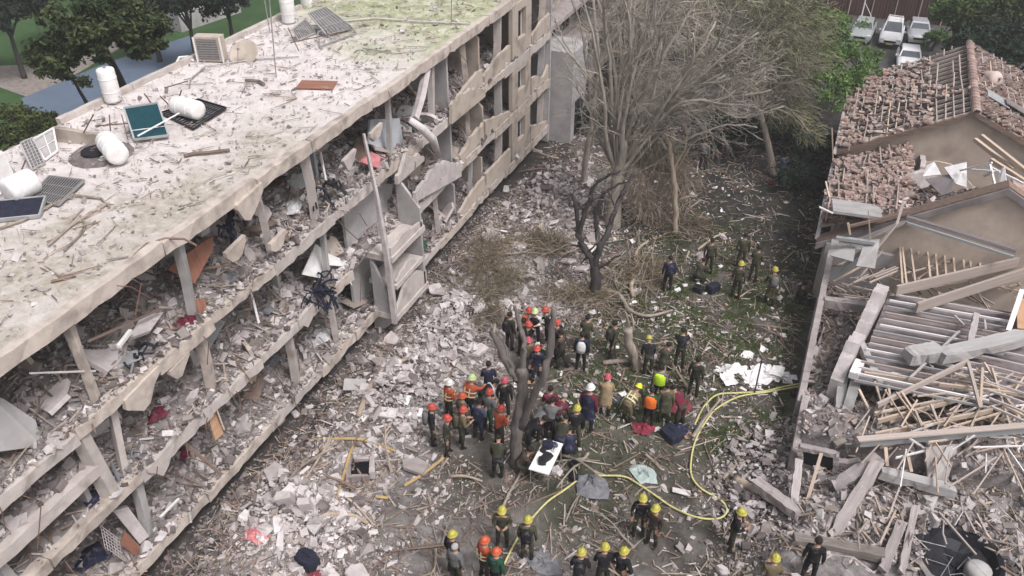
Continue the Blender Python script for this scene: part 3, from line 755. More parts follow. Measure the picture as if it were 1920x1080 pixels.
# antenna masts
def mast(px, py, h, label, arms=0, lean=(0, 0)):
    p = rp(px, py)
    t_ = thing('antenna_mast', label, 'antenna', (p.x, p.y, RT))
    mb = MB(); mb.tube([(0, 0, 0), (lean[0] * .5, lean[1] * .5, h * .5), (lean[0], lean[1], h)], .022, 6); mb.build('mast', M['steel'], t_)
    for k in range(arms):
        mb = MB(); z = h - .15 - k * .3; mb.tube([(lean[0] - .4, lean[1], z), (lean[0] + .4, lean[1] + .1, z + .05)], .012, 5); mb.build('crossbar', M['steel'], t_)
mast(506, 60, 2.2, 'tall thin antenna mast standing near the back edge of the roof', 1)
mast(518, 145, 3.6, 'leaning antenna mast in the middle of the pale roof', 0, (.1, .3))
mast(846, 48, 2.4, 'thin pole on the mossy far end of the roof', 1, (.1, .1))
# raised box at the step of the back edge
q = [at(100, 232, RT + .05), at(172, 240, RT + .05), at(185, 262, RT + .05), at(128, 268, RT + .05)]
t_ = thing('roof_upstand', 'brown rendered upstand with a torn hollow at the back corner of the roof', 'upstand', tuple(q[0]))
a_ = at(100, 232, RT + .5); b_ = at(215, 268, RT + .02)
mb = MB(); ragged(mb, Vector((a_.x, a_.y, RT - .55)), (b_.x - a_.x, b_.y - a_.y, 0), (0, 0, 1), (Vector((b_.x, b_.y, 0)) - Vector((a_.x, a_.y, 0))).length, [1.0, .98, .9, .8], .18, .04); local(mb, t_); mb.build('wall', M['panel'], t_)
mb = MB(); mb.lathe([(.95, -.03), (.8, .07), (.62, .03), (.55, -.02)], 14, c=at(190, 288, RT)); local(mb, t_); mb.build('torn_felt', M['conc_dark'], t_)
mb = MB(); mb.lathe([(.42, -.01), (.40, .05), (.1, .055)], 12, c=at(178, 284, RT + .02)); local(mb, t_); mb.build('hollow', M['dark'], t_)
# mat, boards and bent pipes
p = rp(592, 160)
stick('floor_mat', at(560, 158, RT + .04), at(628, 160, RT + .04), .75, .03, 'redboard', None, label='faded red mat lying flat in the middle of the pale roof', cat='mat')
for (pts, r_, mt, lb, ct) in (
    ([(345, 292), (362, 288), (390, 286), (431, 281)], .05, 'wood_dark', 'dark broken branch lying alone on the pale roof', 'branch'),
    ([(0, 428), (45, 412), (100, 382), (140, 366), (190, 372), (206, 388)], .035, 'debris_twig', 'long bent cable crossing the near left of the roof', 'cable'),
    ([(90, 460), (130, 425), (170, 398), (205, 380)], .035, 'debris_twig', 'straight stick beside the long bent cable on the roof', 'stick'),
    ([(95, 528), (120, 522), (142, 516)], .035, 'wood_dark', 'short dark stick on the mossy part of the roof', 'stick'),
    ([(250, 480), (275, 457), (310, 447), (345, 448), (368, 460)], .03, 'wood_dark', 'arched branch hanging over the roof fascia', 'branch'),
    ([(355, 165), (358, 148), (385, 125), (470, 112), (560, 106)], .025, 'steel', 'bent grey conduit running from the air conditioner along the roof', 'conduit'),
    ([(330, 120), (336, 108), (352, 106), (362, 113)], .05, 'white', 'white hooped pipe at the back kerb of the roof', 'pipe'),
    ([(120, 470), (150, 440), (160, 420), (150, 405)], .03, 'debris_twig', 'forked twig lying across the near roof', 'twig'),
    ([(640, 40), (700, 34), (780, 40), (880, 44)], .04, 'conc_pale', 'pale kerb pipe along the mossy far end of the roof', 'pipe'),
    ([(680, 90), (740, 100), (800, 92)], .025, 'steel', 'thin cable on the green mossy roof area', 'cable'),
    ([(460, 150), (485, 152), (495, 158)], .06, 'conc_dark', 'small grey drain hood on the pale roof', 'drain')):
    mb = MB(); mb.tube([at(x, y, RT + r_ + .02) for x, y in pts], r_, 6); mb.build(ct, M[mt], label=lb, cat=ct)
# collapsed rods around the tanks
rods = [((175, 215), (150, 262), 1.0, .1), ((205, 215), (208, 262), .9, .1), ((228, 215), (240, 262), .7, .1), ((178, 236), (290, 228), .3, .3), ((270, 175), (300, 215), .8, .1),
        ((300, 180), (325, 205), .7, .1), ((308, 165), (352, 152), .3, .3), ((330, 200), (340, 170), .1, .8), ((560, 95), (540, 52), .1, 1.0), ((545, 80), (640, 60), .4, .4), ((48, 300), (36, 330), .3, .1)]
for i, (a_, b_, za, zb) in enumerate(rods):
    stick('metal_rod', at(*a_, RT + za), at(*b_, RT + zb), .03, .03, 'rust', None, label='thin rusty rod tangled among the toppled tanks on the roof', cat='rod', group='rusty rods round the roof tanks')
# grit, flakes and twigs over the roof
n = 5600
x = rng.uniform(BX + .1, FX - .5, n); y = rng.uniform(8, 50, n)
s = power_sizes(n, .018, .15, 2.7)
S = np.stack([s * rng.uniform(.8, 2.2, n), s * rng.uniform(.6, 1.2, n), s * rng.uniform(.15, .55, n)], 1)
scatter_boxes('roof_grit', np.stack([x, y, np.full(n, RT + .03)], 1), S, [M['conc'], M['conc_pale'], M['conc_dark'], M['conc_brown'], M['conc_white']], tilt=.3, weights=[3, 5, .6, 1.1, 1.4], kind='stuff')
n = 1500
x = rng.uniform(BX + .1, FX - .5, n); y = rng.uniform(8, 50, n); L = power_sizes(n, .12, 1.1, 2.0)
scatter_boxes('roof_twigs', np.stack([x, y, np.full(n, RT + .05)], 1), np.stack([L, rng.uniform(.012, .03, n), rng.uniform(.01, .025, n)], 1), [M['debris_twig'], M['wood_dark'], M['twig']], tilt=.08, jit=.1, kind='stuff')

# ------------------------------------------------------------------ tiled houses on the right
WX = .62
def house(name, label, loc): return thing(name, label, 'house', loc)
def ragtop(p0, p1, n, j):
    return [p0.lerp(p1, i / n) + Vector((0, 0, random.uniform(-j, j))) for i in range(n + 1)]
# --- house A (far): gable end, half-stripped tiled roof
AY0, AY1, AX, AZ, AE, AXR = 38.6, 47.6, 5.4, 6.2, 3.75, 11.2
hA = house('tiled_house', 'far house of the row with a half-stripped red tile roof and beige gable', (5.4, 43, 0))
def hb(mb, h, name, mat, **k): local(mb, h); return mb.build(name, M[mat], h, **k)
mb = MB(); mb.prism([Vector((WX, AY0, 0)), Vector((AXR, AY0, 0)), Vector((AXR, AY0, AE - .1)), Vector((AX, AY0, AZ - .12)), Vector((WX, AY0, AE - .1))], (0, .25, 0)); hb(mb, hA, 'gable_wall', 'gable')
mb = MB(); mb.box((WX + .12, (AY0 + AY1) / 2 + .13, AE / 2 - .05), (.24, AY1 - AY0 - .26, AE - .1)); hb(mb, hA, 'side_wall', 'gable')
mb = MB(); mb.box(((WX + AXR) / 2, AY1 + .13, AE / 2 - .05), (AXR - WX, .25, AE - .1)); hb(mb, hA, 'far_wall', 'gable')
mb = MB(); mb.box(((WX + AXR) / 2, (AY0 + AY1) / 2, AE - .8), (AXR - WX - .6, AY1 - AY0 - .3, .1)); hb(mb, hA, 'ceiling', 'conc_dark')
for s_ in (-1, 1):
    e = Vector((WX - .35, 0, AE - .28)) if s_ < 0 else Vector((AXR + .3, 0, AE - .2))
    ap = Vector((AX, 0, AZ))
    mb = MB()
    a_, b_ = Vector((e.x, AY0 - .3, e.z)), Vector((ap.x, AY0 - .3, ap.z))
    mb.prism([a_, b_, b_ - Vector((0, 0, .22)), a_ - Vector((0, 0, .22))], (0, .12, 0)); hb(mb, hA, 'barge_board', 'wood_dark')
    nr = 15
    for i in range(nr + 1):
        y = AY0 - .1 + (AY1 - AY0 + .2) * i / nr
        stick('rafter', (e.x, y, e.z - .08), (ap.x, y, ap.z - .08), .08, .12, 'wood_grey', hA, hA.location)
    for i in range(17):
        f = (i + .5) / 17; p = e.lerp(ap, f)
        y0 = AY0 - .25; 
        while y0 < AY1:
            y1 = min(AY1 + .2, y0 + random.uniform(1.5, 3.6))
            if random.random() < .9: stick('batten', (p.x, y0, p.z + random.choice([0, .02, .12, .16])), (p.x + random.uniform(-.05, .05), y1, p.z + random.choice([0, .02, .12, .16])), .05, .05, random.choice(['wood_grey', 'wood_grey', 'wood']), hA, hA.location)
            y0 = y1 + .02
    mb = MB(); mb.prism([Vector((e.x + .4 * -s_, AY0 + .1, e.z - .12)), Vector((ap.x, AY0 + .1, ap.z - .2)), Vector((ap.x, AY1, ap.z - .2)), Vector((e.x + .4 * -s_, AY1, e.z - .12))], (0, 0, -.03)); hb(mb, hA, 'roof_lining', 'lining')
# tile mesh : a shallow half-round pan
def tile_mesh(mat):
    mb = MB(); n = 5; V_ = []
    for i in range(n + 1):
        th = math.pi * (.12 + .76 * i / n)
        for (yy, dr) in ((-.2, 0), (.2, .012)):
            V_.append((math.cos(th) * .125, yy, math.sin(th) * .11 - .04 + dr))
    for i in range(n):
        mb.f.append((2 * i, 2 * i + 1, 2 * i + 3, 2 * i + 2)); mb.m.append(0)
    k = len(V_)
    V2 = [(x * .86, y_, z_ - .016) for x, y_, z_ in V_]
    mb.v = V_ + V2
    for i in range(n):
        mb.f.append((k + 2 * i + 2, k + 2 * i + 3, k + 2 * i + 1, k + 2 * i)); mb.m.append(0)
    for e_ in (0, 1):
        for i in range(n): mb.f.append((2 * i + e_, 2 * i + 2 + e_, k + 2 * i + 2 + e_, k + 2 * i + e_)); mb.m.append(0)
    mb.f.append((0, 1, k + 1, k)); mb.m.append(0); mb.f.append((2 * n, k + 2 * n, k + 2 * n + 1, 2 * n + 1)); mb.m.append(0)
    return mb.mesh('tile_' + mat, M[mat])
TM = [tile_mesh('tile'), tile_mesh('tile'), tile_mesh('tile_dust')]
def lay_tile(h, p, slope, jitter, s_=1.0):
    o = link('roof_tile', random.choice(TM), h)
    o.location = Vector(p) - h.location
    o.rotation_euler = Euler((random.gauss(0, jitter * .5), -slope + random.gauss(0, jitter * .6), R(90) + random.gauss(0, jitter)))
    s_ *= random.uniform(.7, .98); o.scale = (s_, s_, s_)
    return o
slA = math.atan2(AZ - AE, AX - WX)
cnt = 0
exposed = lambda f, y: fbm(np.array([f * 5. + 3]), np.array([y * .8]))[0] > .55 or (f > .58 and y > 41.5 and fbm(np.array([f * 4.]), np.array([y * .5]))[0] < .60) or (f > .7 and y < 41)
for i in range(17):
    for y in np.arange(AY0 - .2, AY1, .27):
        f = (i + .5) / 17
        if cnt < 296 and not exposed(f, y) and random.random() < .62:
            p = Vector((WX - .35, 0, AE - .28)).lerp(Vector((AX, 0, AZ)), f); jit_ = .10 if random.random() < .55 else .34
            lay_tile(hA, (p.x + random.uniform(-.06, .06), y + random.uniform(-.05, .05), p.z + .07 + random.uniform(0, .05)), slA, jit_); cnt += 1
# rest: right slope in courses, joined
def tile_field(h, x0, z0, x1, z1, ya, yb, n, mats, keep=.85, jit=.12, tilt=.15, wts=None):
    L = math.hypot(x1 - x0, z1 - z0)
    f = rng.random(n); y = rng.uniform(ya, yb, n)
    P = np.stack([x0 + (x1 - x0) * f, y, z0 + (z1 - z0) * f + .06 + rng.uniform(0, .06, n)], 1) - np.array(h.location)
    s = rng.uniform(.35, 1.0, n)
    S = np.stack([.34 * s, .18 * s, .035 + 0 * s], 1)
    return scatter_boxes('tile_fragments', P, S, mats, tilt=tilt, jit=jit, weights=wts, parent=h, kind='stuff')
tile_field(hA, AX + .15, AZ - .05, AXR + .2, AE - .15, AY0 - .2, AY1, 3200, [M['tile'], M['tile_dust']], wts=[4, 1], tilt=.14)
tile_field(hA, WX - .3, AE - .25, AX - 1.6, AZ - .8, AY0 - .2, AY1, 420, [M['tile'], M['tile_dust'], M['wood_grey']], wts=[2, 3, 2], tilt=.25)
y = AY0 - .2
while y < AY1:
    o = link('ridge_tile', TM[0], hA); o.scale = (1.5, 1.1, 1.5); o.location = Vector((AX, y, AZ + .06)) - hA.location; o.rotation_euler = (0, random.gauss(0, .1), random.gauss(0, .08)); y += .4
for (px, py, w_, l_, mt) in ((1870, 190, .9, 1.2, 'metalroof'), (1905, 205, .7, 1.0, 'sheet_dark')):
    p = aty(px, py, 41.0); o = stick('roof_sheet', p + Vector((-.5, .0, .35)), p + Vector((.5, .0, -.1)), w_, .03, mt, hA, hA.location)
t_ = thing('roof_tank', 'pinkish round tank lying on the red tiled slope of the far house', 'water tank', tuple(aty(1858, 148, 43.5)), rot=(R(70), 0, R(30)))
mb = MB(); mb.lathe([(.1, -.45), (.3, -.42), (.36, -.3), (.36, .3), (.3, .42), (.1, .45)], 16); mb.build('body', pmat('pink_dust_enamel', (.62, .50, .46), (.5, .39, .36), 2), t_, True)
mb = MB(); mb.tube([(.1, 0, .44), (.12, 0, .56)], .07, 8); mb.build('cap', M['steel'], t_)

# --- house B (middle): big beige gable, lower roof strip with tiles, upper roof gone
BY, BYE, BXA, BZ, BEZ, BXR = 31.4, 38.5, 6.2, 6.2, 2.75, 12.0
hB = house('roofless_house', 'middle house of the row with a broad beige gable and its roof torn open', (6.2, 35, 0))
mb = MB(); mb.prism([Vector((WX, BY, 0)), Vector((BXR, BY, 0)), Vector((BXR, BY, BEZ + .2)), Vector((BXA, BY, BZ - .12)), Vector((2.2, BY, 3.62)), Vector((WX, BY, 2.6))], (0, .25, 0)); hb(mb, hB, 'gable_wall', 'gable')
mb = MB(); ragged(mb, (WX + .24, BY + .26, 0), (0, 1, 0), (0, 0, 1), BYE - BY - .3, [2.6, 2.5, 2.75, 2.6, 2.9], .24, .08); hb(mb, hB, 'side_wall', 'conc_pale')
mb = MB(); mb.box(((WX + BXR) / 2, (BY + BYE) / 2, 2.2), (BXR - WX - .5, BYE - BY - .4, .1)); hb(mb, hB, 'ceiling', 'conc_dark')
for s_, xe, ze in ((-1, WX - .3, 2.55), (1, BXR, BEZ + .3)):
    a_, b_ = Vector((xe, BY - .25, ze)), Vector((BXA, BY - .25, BZ + .02))
    mb = MB(); mb.prism([a_, b_, b_ - Vector((0, 0, .26)), a_ - Vector((0, 0, .26))], (0, .1, 0)); hb(mb, hB, 'barge_board', 'sheet_dark')
    mb = MB(); mb.prism([a_ + Vector((0, .11, .06)), b_ + Vector((0, .11, .06)), b_ + Vector((0, .11, -.06)), a_ + Vector((0, .11, -.06))], (0, .55, 0)); hb(mb, hB, 'verge_strip', 'wood_dark')
# lower verge running left-down across the wall face, as seen below the gable
stick('lower_verge', aty(1700, 408, BY - .35), aty(1905, 470, BY - .9), .18, .14, 'sheet_dark', hB, hB.location)
stick('lower_verge_edge', aty(1700, 418, BY - .5), aty(1900, 482, BY - 1.05), .08, .10, 'metalroof', hB, hB.location)
# remaining roof strip: rafters, battens, jumbled tiles, lower-left
slB = math.atan2(BZ - 2.55, BXA - WX)
for i in range(9):
    y = BY + .9 + (BYE - BY - 1.2) * i / 8
    f1 = random.uniform(.30, .6)
    e = Vector((WX - .3, y, 2.75)); tp = e.lerp(Vector((BXA, y, 5.4)), f1)
    stick('rafter', e, tp, .08, .12, 'wood_grey', hB, hB.location)
for i in range(8):
    f = (i + .5) / 17; p = Vector((WX - .3, 0, 2.85)).lerp(Vector((BXA, 0, 5.5)), f)
    y0 = BY + .6
    while y0 < BYE:
        y1 = min(BYE, y0 + random.uniform(1.2, 3.0))
        if random.random() < .85: stick('batten', (p.x, y0, p.z + random.uniform(0, .28)), (p.x + random.uniform(-.2, .2), y1, p.z + random.uniform(0, .28)), .045, .045, 'wood_grey', hB, hB.location)
        y0 = y1
cnt = 0
for _ in range(290):
    f = random.uniform(0, .52); y = random.uniform(BY + 1.6, BYE)
    p = Vector((WX - .3, 0, 2.85)).lerp(Vector((BXA, 0, 5.4)), f)
    lay_tile(hB, (p.x, y, p.z + .08 + random.uniform(0, .1)), slB * .7, .45)
tile_field(hB, WX - .2, 2.85, 3.4, 4.2, BY + .7, BYE, 1000, [M['tile'], M['tile_dust'], M['wood_dark'], M['conc_pale']], wts=[2, 3, 3, 1], tilt=.35)
tile_field(hB, 3.0, 2.5, 10, 2.8, BY + .5, BYE, 1200, [M['tile'], M['tile_dust'], M['wood_dark'], M['conc_pale'], M['conc_dark']], wts=[2, 2, 2, 2, 3], tilt=.7)
# broken dividing wall running along the tiles, pale lumps on top
for (pa, pb, hs, mt, nm) in (((1720, 330), (1702, 240), [.5, .7, .6, .8, .5], 'conc_pale', 'dividing_wall'), ((1620, 352), (1790, 318), [.3, .5, .45, .35], 'conc_pale', 'dividing_wall')):
    a_ = at(*pa, 3.1); b_ = at(*pb, 3.1); u = b_ - a_
    mb = MB(); ragged(mb, a_ - Vector((0, 0, .5)), (u.x, u.y, 0), (0, 0, 1), u.length, [q + .5 for q in hs], .22, .14); hb(mb, hB, nm, mt)
# beige inner wall beside the tile strip
mb = MB(); a_, b_ = at(1728, 292, 3.3), at(1722, 322, 3.3); 
ragged(mb, (a_.x, AY0 - .32, 2.3), (1, 0, 0), (0, 0, 1), 2.2, [1.4, 1.5, 1.3, .6], .1, .06); hb(mb, hB, 'inner_wall', 'gable')
# white ceiling sheets and struts in the open roof
def quadpanel(h, name, pts, th, mat):
    q = [Vector(p) for p in pts]; n_ = (q[1] - q[0]).cross(q[2] - q[0]).normalized()
    mb = MB(); mb.prism(q, n_ * th); hb(mb, h, name, mat)
def qp(pxs, ys, jit=0): return [aty(x, y, yy) for (x, y), yy in zip(pxs, ys)]
quadpanel(hB, 'white_ceiling_sheet', qp([(1730, 332), (1765, 328), (1752, 304), (1738, 310)], [34, 34, 34.5, 34.5]), .04, 'whitesheet')
quadpanel(hB, 'white_ceiling_sheet', qp([(1792, 345), (1812, 352), (1812, 304), (1770, 314)], [33, 33, 33.6, 33.6]), .04, 'whitesheet')
quadpanel(hB, 'white_ceiling_sheet', qp([(1872, 352), (1890, 360), (1884, 310), (1874, 322)], [32.6, 32.4, 33, 33]), .05, 'whitesheet')
quadpanel(hB, 'dark_sheet', qp([(1735, 335), (1790, 325), (1785, 360), (1765, 366)], [33.5, 33.5, 32.3, 32.3]), .04, 'sheet_dark')
quadpanel(hB, 'red_sheet', qp([(1895, 330), (1960, 350), (1960, 385), (1910, 368)], [33.5, 33.5, 32, 32]), .05, 'tile')
for a_, b_ in (((1855, 305), (1865, 345)), ((1815, 318), (1875, 322)), ((1850, 310), (1920, 345)), ((1800, 320), (1860, 305)), ((1845, 330), (1862, 322))):
    stick('strut', aty(*a_, 33.2), aty(*b_, 32.6), .07, .07, 'whitesheet', hB, hB.location)
for a_, b_, ya, yb in (((1840, 255), (1935, 330), 35.5, 33.5), ((1828, 262), (1900, 318), 36, 34), ((1858, 300), (1940, 352), 34.5, 33)):
    stick('fallen_rafter', aty(*a_, ya), aty(*b_, yb), .14, .16, 'wood', hB, hB.location)
# low block with grey walls in front of house B (left): the porch room
stick('gutter', (WX - .36, AY0 - .3, AE - .32), (WX - .36, AY1, AE - .32), .14, .12, 'conc_pale', hA, hA.location)
stick('gutter', (WX - .30, BY + .2, 2.62), (WX - .32, BYE - .1, 2.78), .16, .14, 'conc_pale', hB, hB.location)
hP = thing('porch', 'low grey porch block with a torn flat roof under the beige gable', 'porch', (1.8, 30, 0))
mb = MB(); mb.box((2.0, 31.2, 1.35), (2.6, .2, 2.7)); hb(mb, hP, 'rear_wall', 'plaster')
mb = MB(); ragged(mb, (WX + .22, 23.0, 0), (0, 1, 0), (0, 0, 1), 8.0, [1.2, 1.6, 1.5, 2.0, 2.2, 2.5], .22, .1); hb(mb, hP, 'side_wall', 'conc')
mb = MB(); mb.prism([aty(1562, 395, 31.0), aty(1655, 408, 31.0), aty(1650, 385, 33), aty(1560, 372, 33)], (0, 0, -.12)); hb(mb, hP, 'flat_roof', 'plaster')
stick('lintel', aty(1600, 455, 30), aty(1700, 415, 31), .12, .14, 'sheet_dark', hP, hP.location)
stick('lintel', aty(1590, 425, 30.6), aty(1705, 398, 31.2), .1, .1, 'wood_dark', hP, hP.location)
for a_, b_, w_, mt in (((1562, 520), (1625, 468), .22, 'metalroof'), ((1568, 446), (1640, 455), .16, 'metalroof'), ((1572, 453), (1620, 462), .12, 'plaster'), ((1640, 470), (1682, 418), .09, 'wood_grey'),
                   ((1682, 420), (1694, 378), .09, 'wood_grey'), ((1590, 418), (1594, 440), .08, 'wood'), ((1628, 395), (1632, 450), .05, 'wood'), ((1555, 370), (1548, 340), .05, 'wood'),
                   ((1536, 388), (1562, 400), .06, 'whitesheet'), ((1560, 240), (1562, 296), .06, 'wood'), ((1594, 256), (1592, 282), .07, 'wood')):
    yy = 29.5 if a_[1] > 300 else 37.6
    stick('loose_beam', aty(*a_, yy), aty(*b_, yy + (.4 if a_[1] > b_[1] else 0)), w_, w_ * .8, mt, hP if a_[1] > 300 else hB, (hP if a_[1] > 300 else hB).location)
quadpanel(hP, 'grey_panel', qp([(1556, 480), (1600, 492), (1606, 455), (1560, 450)], [29.3, 29.0, 29.8, 30.2]), .06, 'plaster')
quadpanel(hP, 'grey_panel', qp([(1605, 500), (1640, 505), (1650, 450), (1622, 452)], [28.6, 28.6, 29.8, 29.8]), .06, 'plaster')

# --- house C (near): flattened, slatted steel roof deck, trusses, beams
hC = thing('collapsed_house', 'nearest house of the row, flattened into a heap of battens, trusses and steel slats', 'house', (5, 25, 0))
def sc_(name, a_, za, b_, zb, w_, h_, mat, roll=0.0): return stick(name, at(*a_, za), at(*b_, zb), w_, h_, mat, hC, hC.location, roll)
# batten grid, running away from the camera
for i, (xa, ya, xb, yb) in enumerate([(1684, 418, 1692, 532), (1688, 432, 1700, 534), (1704, 440, 1716, 528), (1720, 436, 1722, 478), (1736, 438, 1744, 520), (1750, 434, 1758, 518), (1768, 442, 1774, 516),
                                     (1784, 444, 1790, 510), (1802, 446, 1808, 505), (1816, 452, 1820, 502), (1850, 462, 1852, 500), (1866, 470, 1868, 498), (1836, 480, 1838, 500), (1880, 470, 1890, 492)]):
    sc_('batten', (xa, ya), 3.0, (xb, yb), 2.9, .065, .06, 'wood')
for a_, b_ in (((1696, 450), (1738, 443)), ((1694, 460), (1724, 470)), ((1690, 500), (1640, 520)), ((1700, 512), (1860, 470)), ((1630, 530), (1690, 505)), ((1600, 530), (1680, 500)), ((1612, 520), (1655, 470))):
    sc_('cross_batten', a_, 2.85, b_, 2.8, .06, .05, 'wood_grey')
sc_('timber_beam', (1680, 545), 2.95, (1930, 486), 3.3, .10, .42, 'wood_grey')
sc_('timber_beam', (1718, 577), 2.95, (1930, 508), 3.25, .10, .42, 'wood_grey')
# steel slats deck
for i in range(15):
    f = i / 14
    a_ = (1672 - 62 * f - (8 if i > 5 else 0), 552 + 160 * f); b_ = (1905 - 55 * f, 592 + 172 * f)
    za = 2.75 - .25 * f; zb = 2.75 - .25 * f
    sc_('roof_slat', a_, za, b_, zb, .055, .08, ('conc_pale', 'whitesheet', 'metalroof', 'wood_grey')[i % 4])
mb = MB(); q = [at(1668, 548, 2.55), at(1925, 590, 2.55), at(1935, 770, 2.25), at(1600, 716, 2.25)]; mb.prism(q, (0, 0, -.05)); hb(mb, hC, 'roof_deck', 'deck')
for i in range(8):
    f = i / 7
    sc_('roof_slat', (1830 + 4 * i, 650 + 16 * i), 2.7, (1940, 672 + 18 * i), 2.7, .05, .07, 'conc_pale')
# ragged wall head left of deck
mb = MB(); a_, b_ = at(1662, 556, 2.7), at(1585, 705, 2.3); u = b_ - a_
ragged(mb, (a_.x, a_.y, 0), (u.x, u.y, 0), (0, 0, 1), Vector((u.x, u.y, 0)).length, [3.1, 2.9, 2.5, 2.7, 2.2], .42, .2); hb(mb, hC, 'broken_wall', 'conc_pale')
sc_('concrete_beam', (1545, 566), 1.9, (1640, 578), 2.0, .3, .34, 'conc')
sc_('concrete_beam', (1612, 640), 2.5, (1650, 725), 2.2, .22, .25, 'plaster')
sc_('concrete_beam', (1760, 668), 3.0, (1930, 630), 3.0, .5, .35, 'plaster')
sc_('concrete_beam', (1700, 668), 2.95, (1765, 658), 2.95, .55, .4, 'plaster')
sc_('concrete_post', (1830, 590), 3.2, (1815, 660), 2.9, .2, .2, 'conc_pale')
sc_('white_post', (1916, 545), 3.3, (1890, 622), 2.9, .16, .14, 'whitesheet')
quadpanel(hC, 'tan_board', [at(1905, 560, 3.1), at(1950, 560, 3.1), at(1950, 620, 2.8), at(1908, 615, 2.8)], .05, 'tan')
for a_, za, b_, zb, w_, mt in (((1705, 710), 2.6, (1800, 620), 3.0, .07, 'conc_pale'), ((1710, 655), 2.6, (1750, 690), 2.6, .06, 'conc_pale'), ((1790, 592), 2.9, (1808, 610), 2.9, .06, 'conc_pale'),
                               ((1846, 600), 2.9, (1848, 618), 2.9, .06, 'conc_pale')):
    sc_('loose_strip', a_, za, b_, zb, w_, w_, mt)
# roof trusses, pale timber, collapsed in front of the deck
TR = [((1645, 760), 2.3, (1815, 678), 3.1, .10, .30), ((1815, 680), 3.1, (1838, 765), 2.6, .12, .14), ((1620, 700), 2.4, (1760, 720), 2.5, .10, .22), ((1760, 720), 2.6, (1940, 742), 2.6, .10, .16),
      ((1645, 790), 2.1, (1830, 740), 2.4, .09, .26), ((1640, 815), 2.0, (1860, 770), 2.2, .09, .26), ((1640, 775), 2.2, (1920, 720), 2.5, .09, .12), ((1838, 765), 2.5, (1842, 690), 3.0, .09, .12),
      ((1690, 735), 2.6, (1745, 820), 2.0, .08, .1), ((1680, 735), 2.6, (1750, 830), 2.0, .06, .08), ((1860, 690), 2.9, (1910, 850), 1.9, .07, .09), ((1845, 680), 2.9, (1960, 860), 1.9, .08, .1),
      ((1925, 700), 2.8, (1850, 810), 2.0, .06, .08), ((1830, 690), 2.9, (1930, 790), 2.2, .05, .06), ((1690, 800), 2.2, (1720, 750), 2.5, .06, .08), ((1770, 800), 2.2, (1810, 745), 2.5, .06, .07),
      ((1650, 840), 1.9, (1890, 770), 2.3, .06, .1), ((1716, 770), 2.5, (1728, 800), 2.3, .08, .1), ((1745, 758), 2.5, (1758, 790), 2.3, .08, .1), ((1880, 760), 2.5, (1960, 800), 2.2, .08, .12),
      ((1640, 715), 2.5, (1660, 780), 2.0, .07, .1), ((1665, 722), 2.5, (1672, 760), 2.2, .09, .1), ((1610, 730), 2.3, (1630, 770), 1.9, .1, .1), ((1870, 840), 1.8, (1930, 960), 1.2, .06, .08),
      ((1790, 700), 2.9, (1900, 735), 2.6, .06, .08), ((1900, 790), 2.2, (1960, 700), 2.7, .07, .09), ((1780, 770), 2.3, (1900, 700), 2.7, .06, .07), ((1820, 800), 2.2, (1860, 720), 2.6, .05, .06)]
for a_, za, b_, zb, w_, h_ in TR: sc_('truss_timber', a_, za, b_, zb, w_ * .8, h_ * .66, 'wood' if random.random() < .75 else 'wood_grey')
for _ in range(95):
    px = random.uniform(1630, 1925); py = random.uniform(690, 860); d = random.uniform(25, 120); th = random.choice([random.gauss(-.22, .12), random.gauss(.2, .1), random.gauss(-.25, .3), random.gauss(1.1, .35), random.gauss(2.2, .3)])
    sc_('splintered_timber', (px, py), random.uniform(1.7, 2.6), (px + d * math.cos(th), py + d * math.sin(th)), random.uniform(1.6, 2.5), .035, random.uniform(.035, .075), random.choice(['wood', 'wood', 'wood_grey', 'wood_grey', 'whitesheet']))
for _ in range(110):
    px = random.uniform(1560, 1925); py = random.uniform(430, 560); d = random.uniform(15, 70); th = random.choice([random.gauss(-.3, .3), random.gauss(.4, .4)])
    sc_('splintered_timber', (px, py), random.uniform(2.0, 2.5), (px + d * math.cos(th), py + d * math.sin(th)), random.uniform(2.0, 2.5), .05, random.uniform(.04, .08), random.choice(['wood', 'wood_grey', 'wood_grey', 'wood_dark']))
# floor of the heap so timbers do not hang in the air
def heap_mesh(name, pts, mat, n=46, amp=.5, h=None, ed=1.2):
    xs = [p[0] for p in pts]; ys = [p[1] for p in pts]
    gx_ = np.linspace(min(xs), max(xs), n); gy_ = np.linspace(min(ys), max(ys), n); Xh, Yh = np.meshgrid(gx_, gy_)
    ex = sstep(0, ed, Xh - min(xs)) * sstep(0, 1.2, max(xs) - Xh) * sstep(0, ed * .7, Yh - min(ys)) * sstep(0, .8, max(ys) - Yh)
    ex = ex * (1 - np.exp(-(((Xh - PITX) ** 2 + (Yh - PITY) ** 2) / 1.25 ** 2) ** 2))
    Zh = gz_np(Xh, Yh) - .1 + ex * (h + amp * (fbm(Xh * .9, Yh * .9) - .5) + amp * .6 * (fbm(Xh * 2.7, Yh * 2.7) - .5))
    ii = np.arange(n * n).reshape(n, n); F = np.stack([ii[:-1, :-1], ii[:-1, 1:], ii[1:, 1:], ii[1:, :-1]], -1).reshape(-1, 4)
    link(name, np_mesh(name, np.stack([Xh, Yh, Zh], -1).reshape(-1, 3), F, mat), kind='stuff')
    return lambda x, y: gz_np(x, y) - .1 + (sstep(0, ed, x - min(xs)) * sstep(0, 1.2, max(xs) - x) * sstep(0, ed * .7, y - min(ys)) * sstep(0, .8, max(ys) - y)) * (h + amp * (fbm(x * .9, y * .9) - .5) + amp * .6 * (fbm(x * 2.7, y * 2.7) - .5))
hz1 = heap_mesh('rubble_heap', [(.95, 20.9), (13, 31.2)], M['heap'], h=1.2, amp=.7, ed=.12)
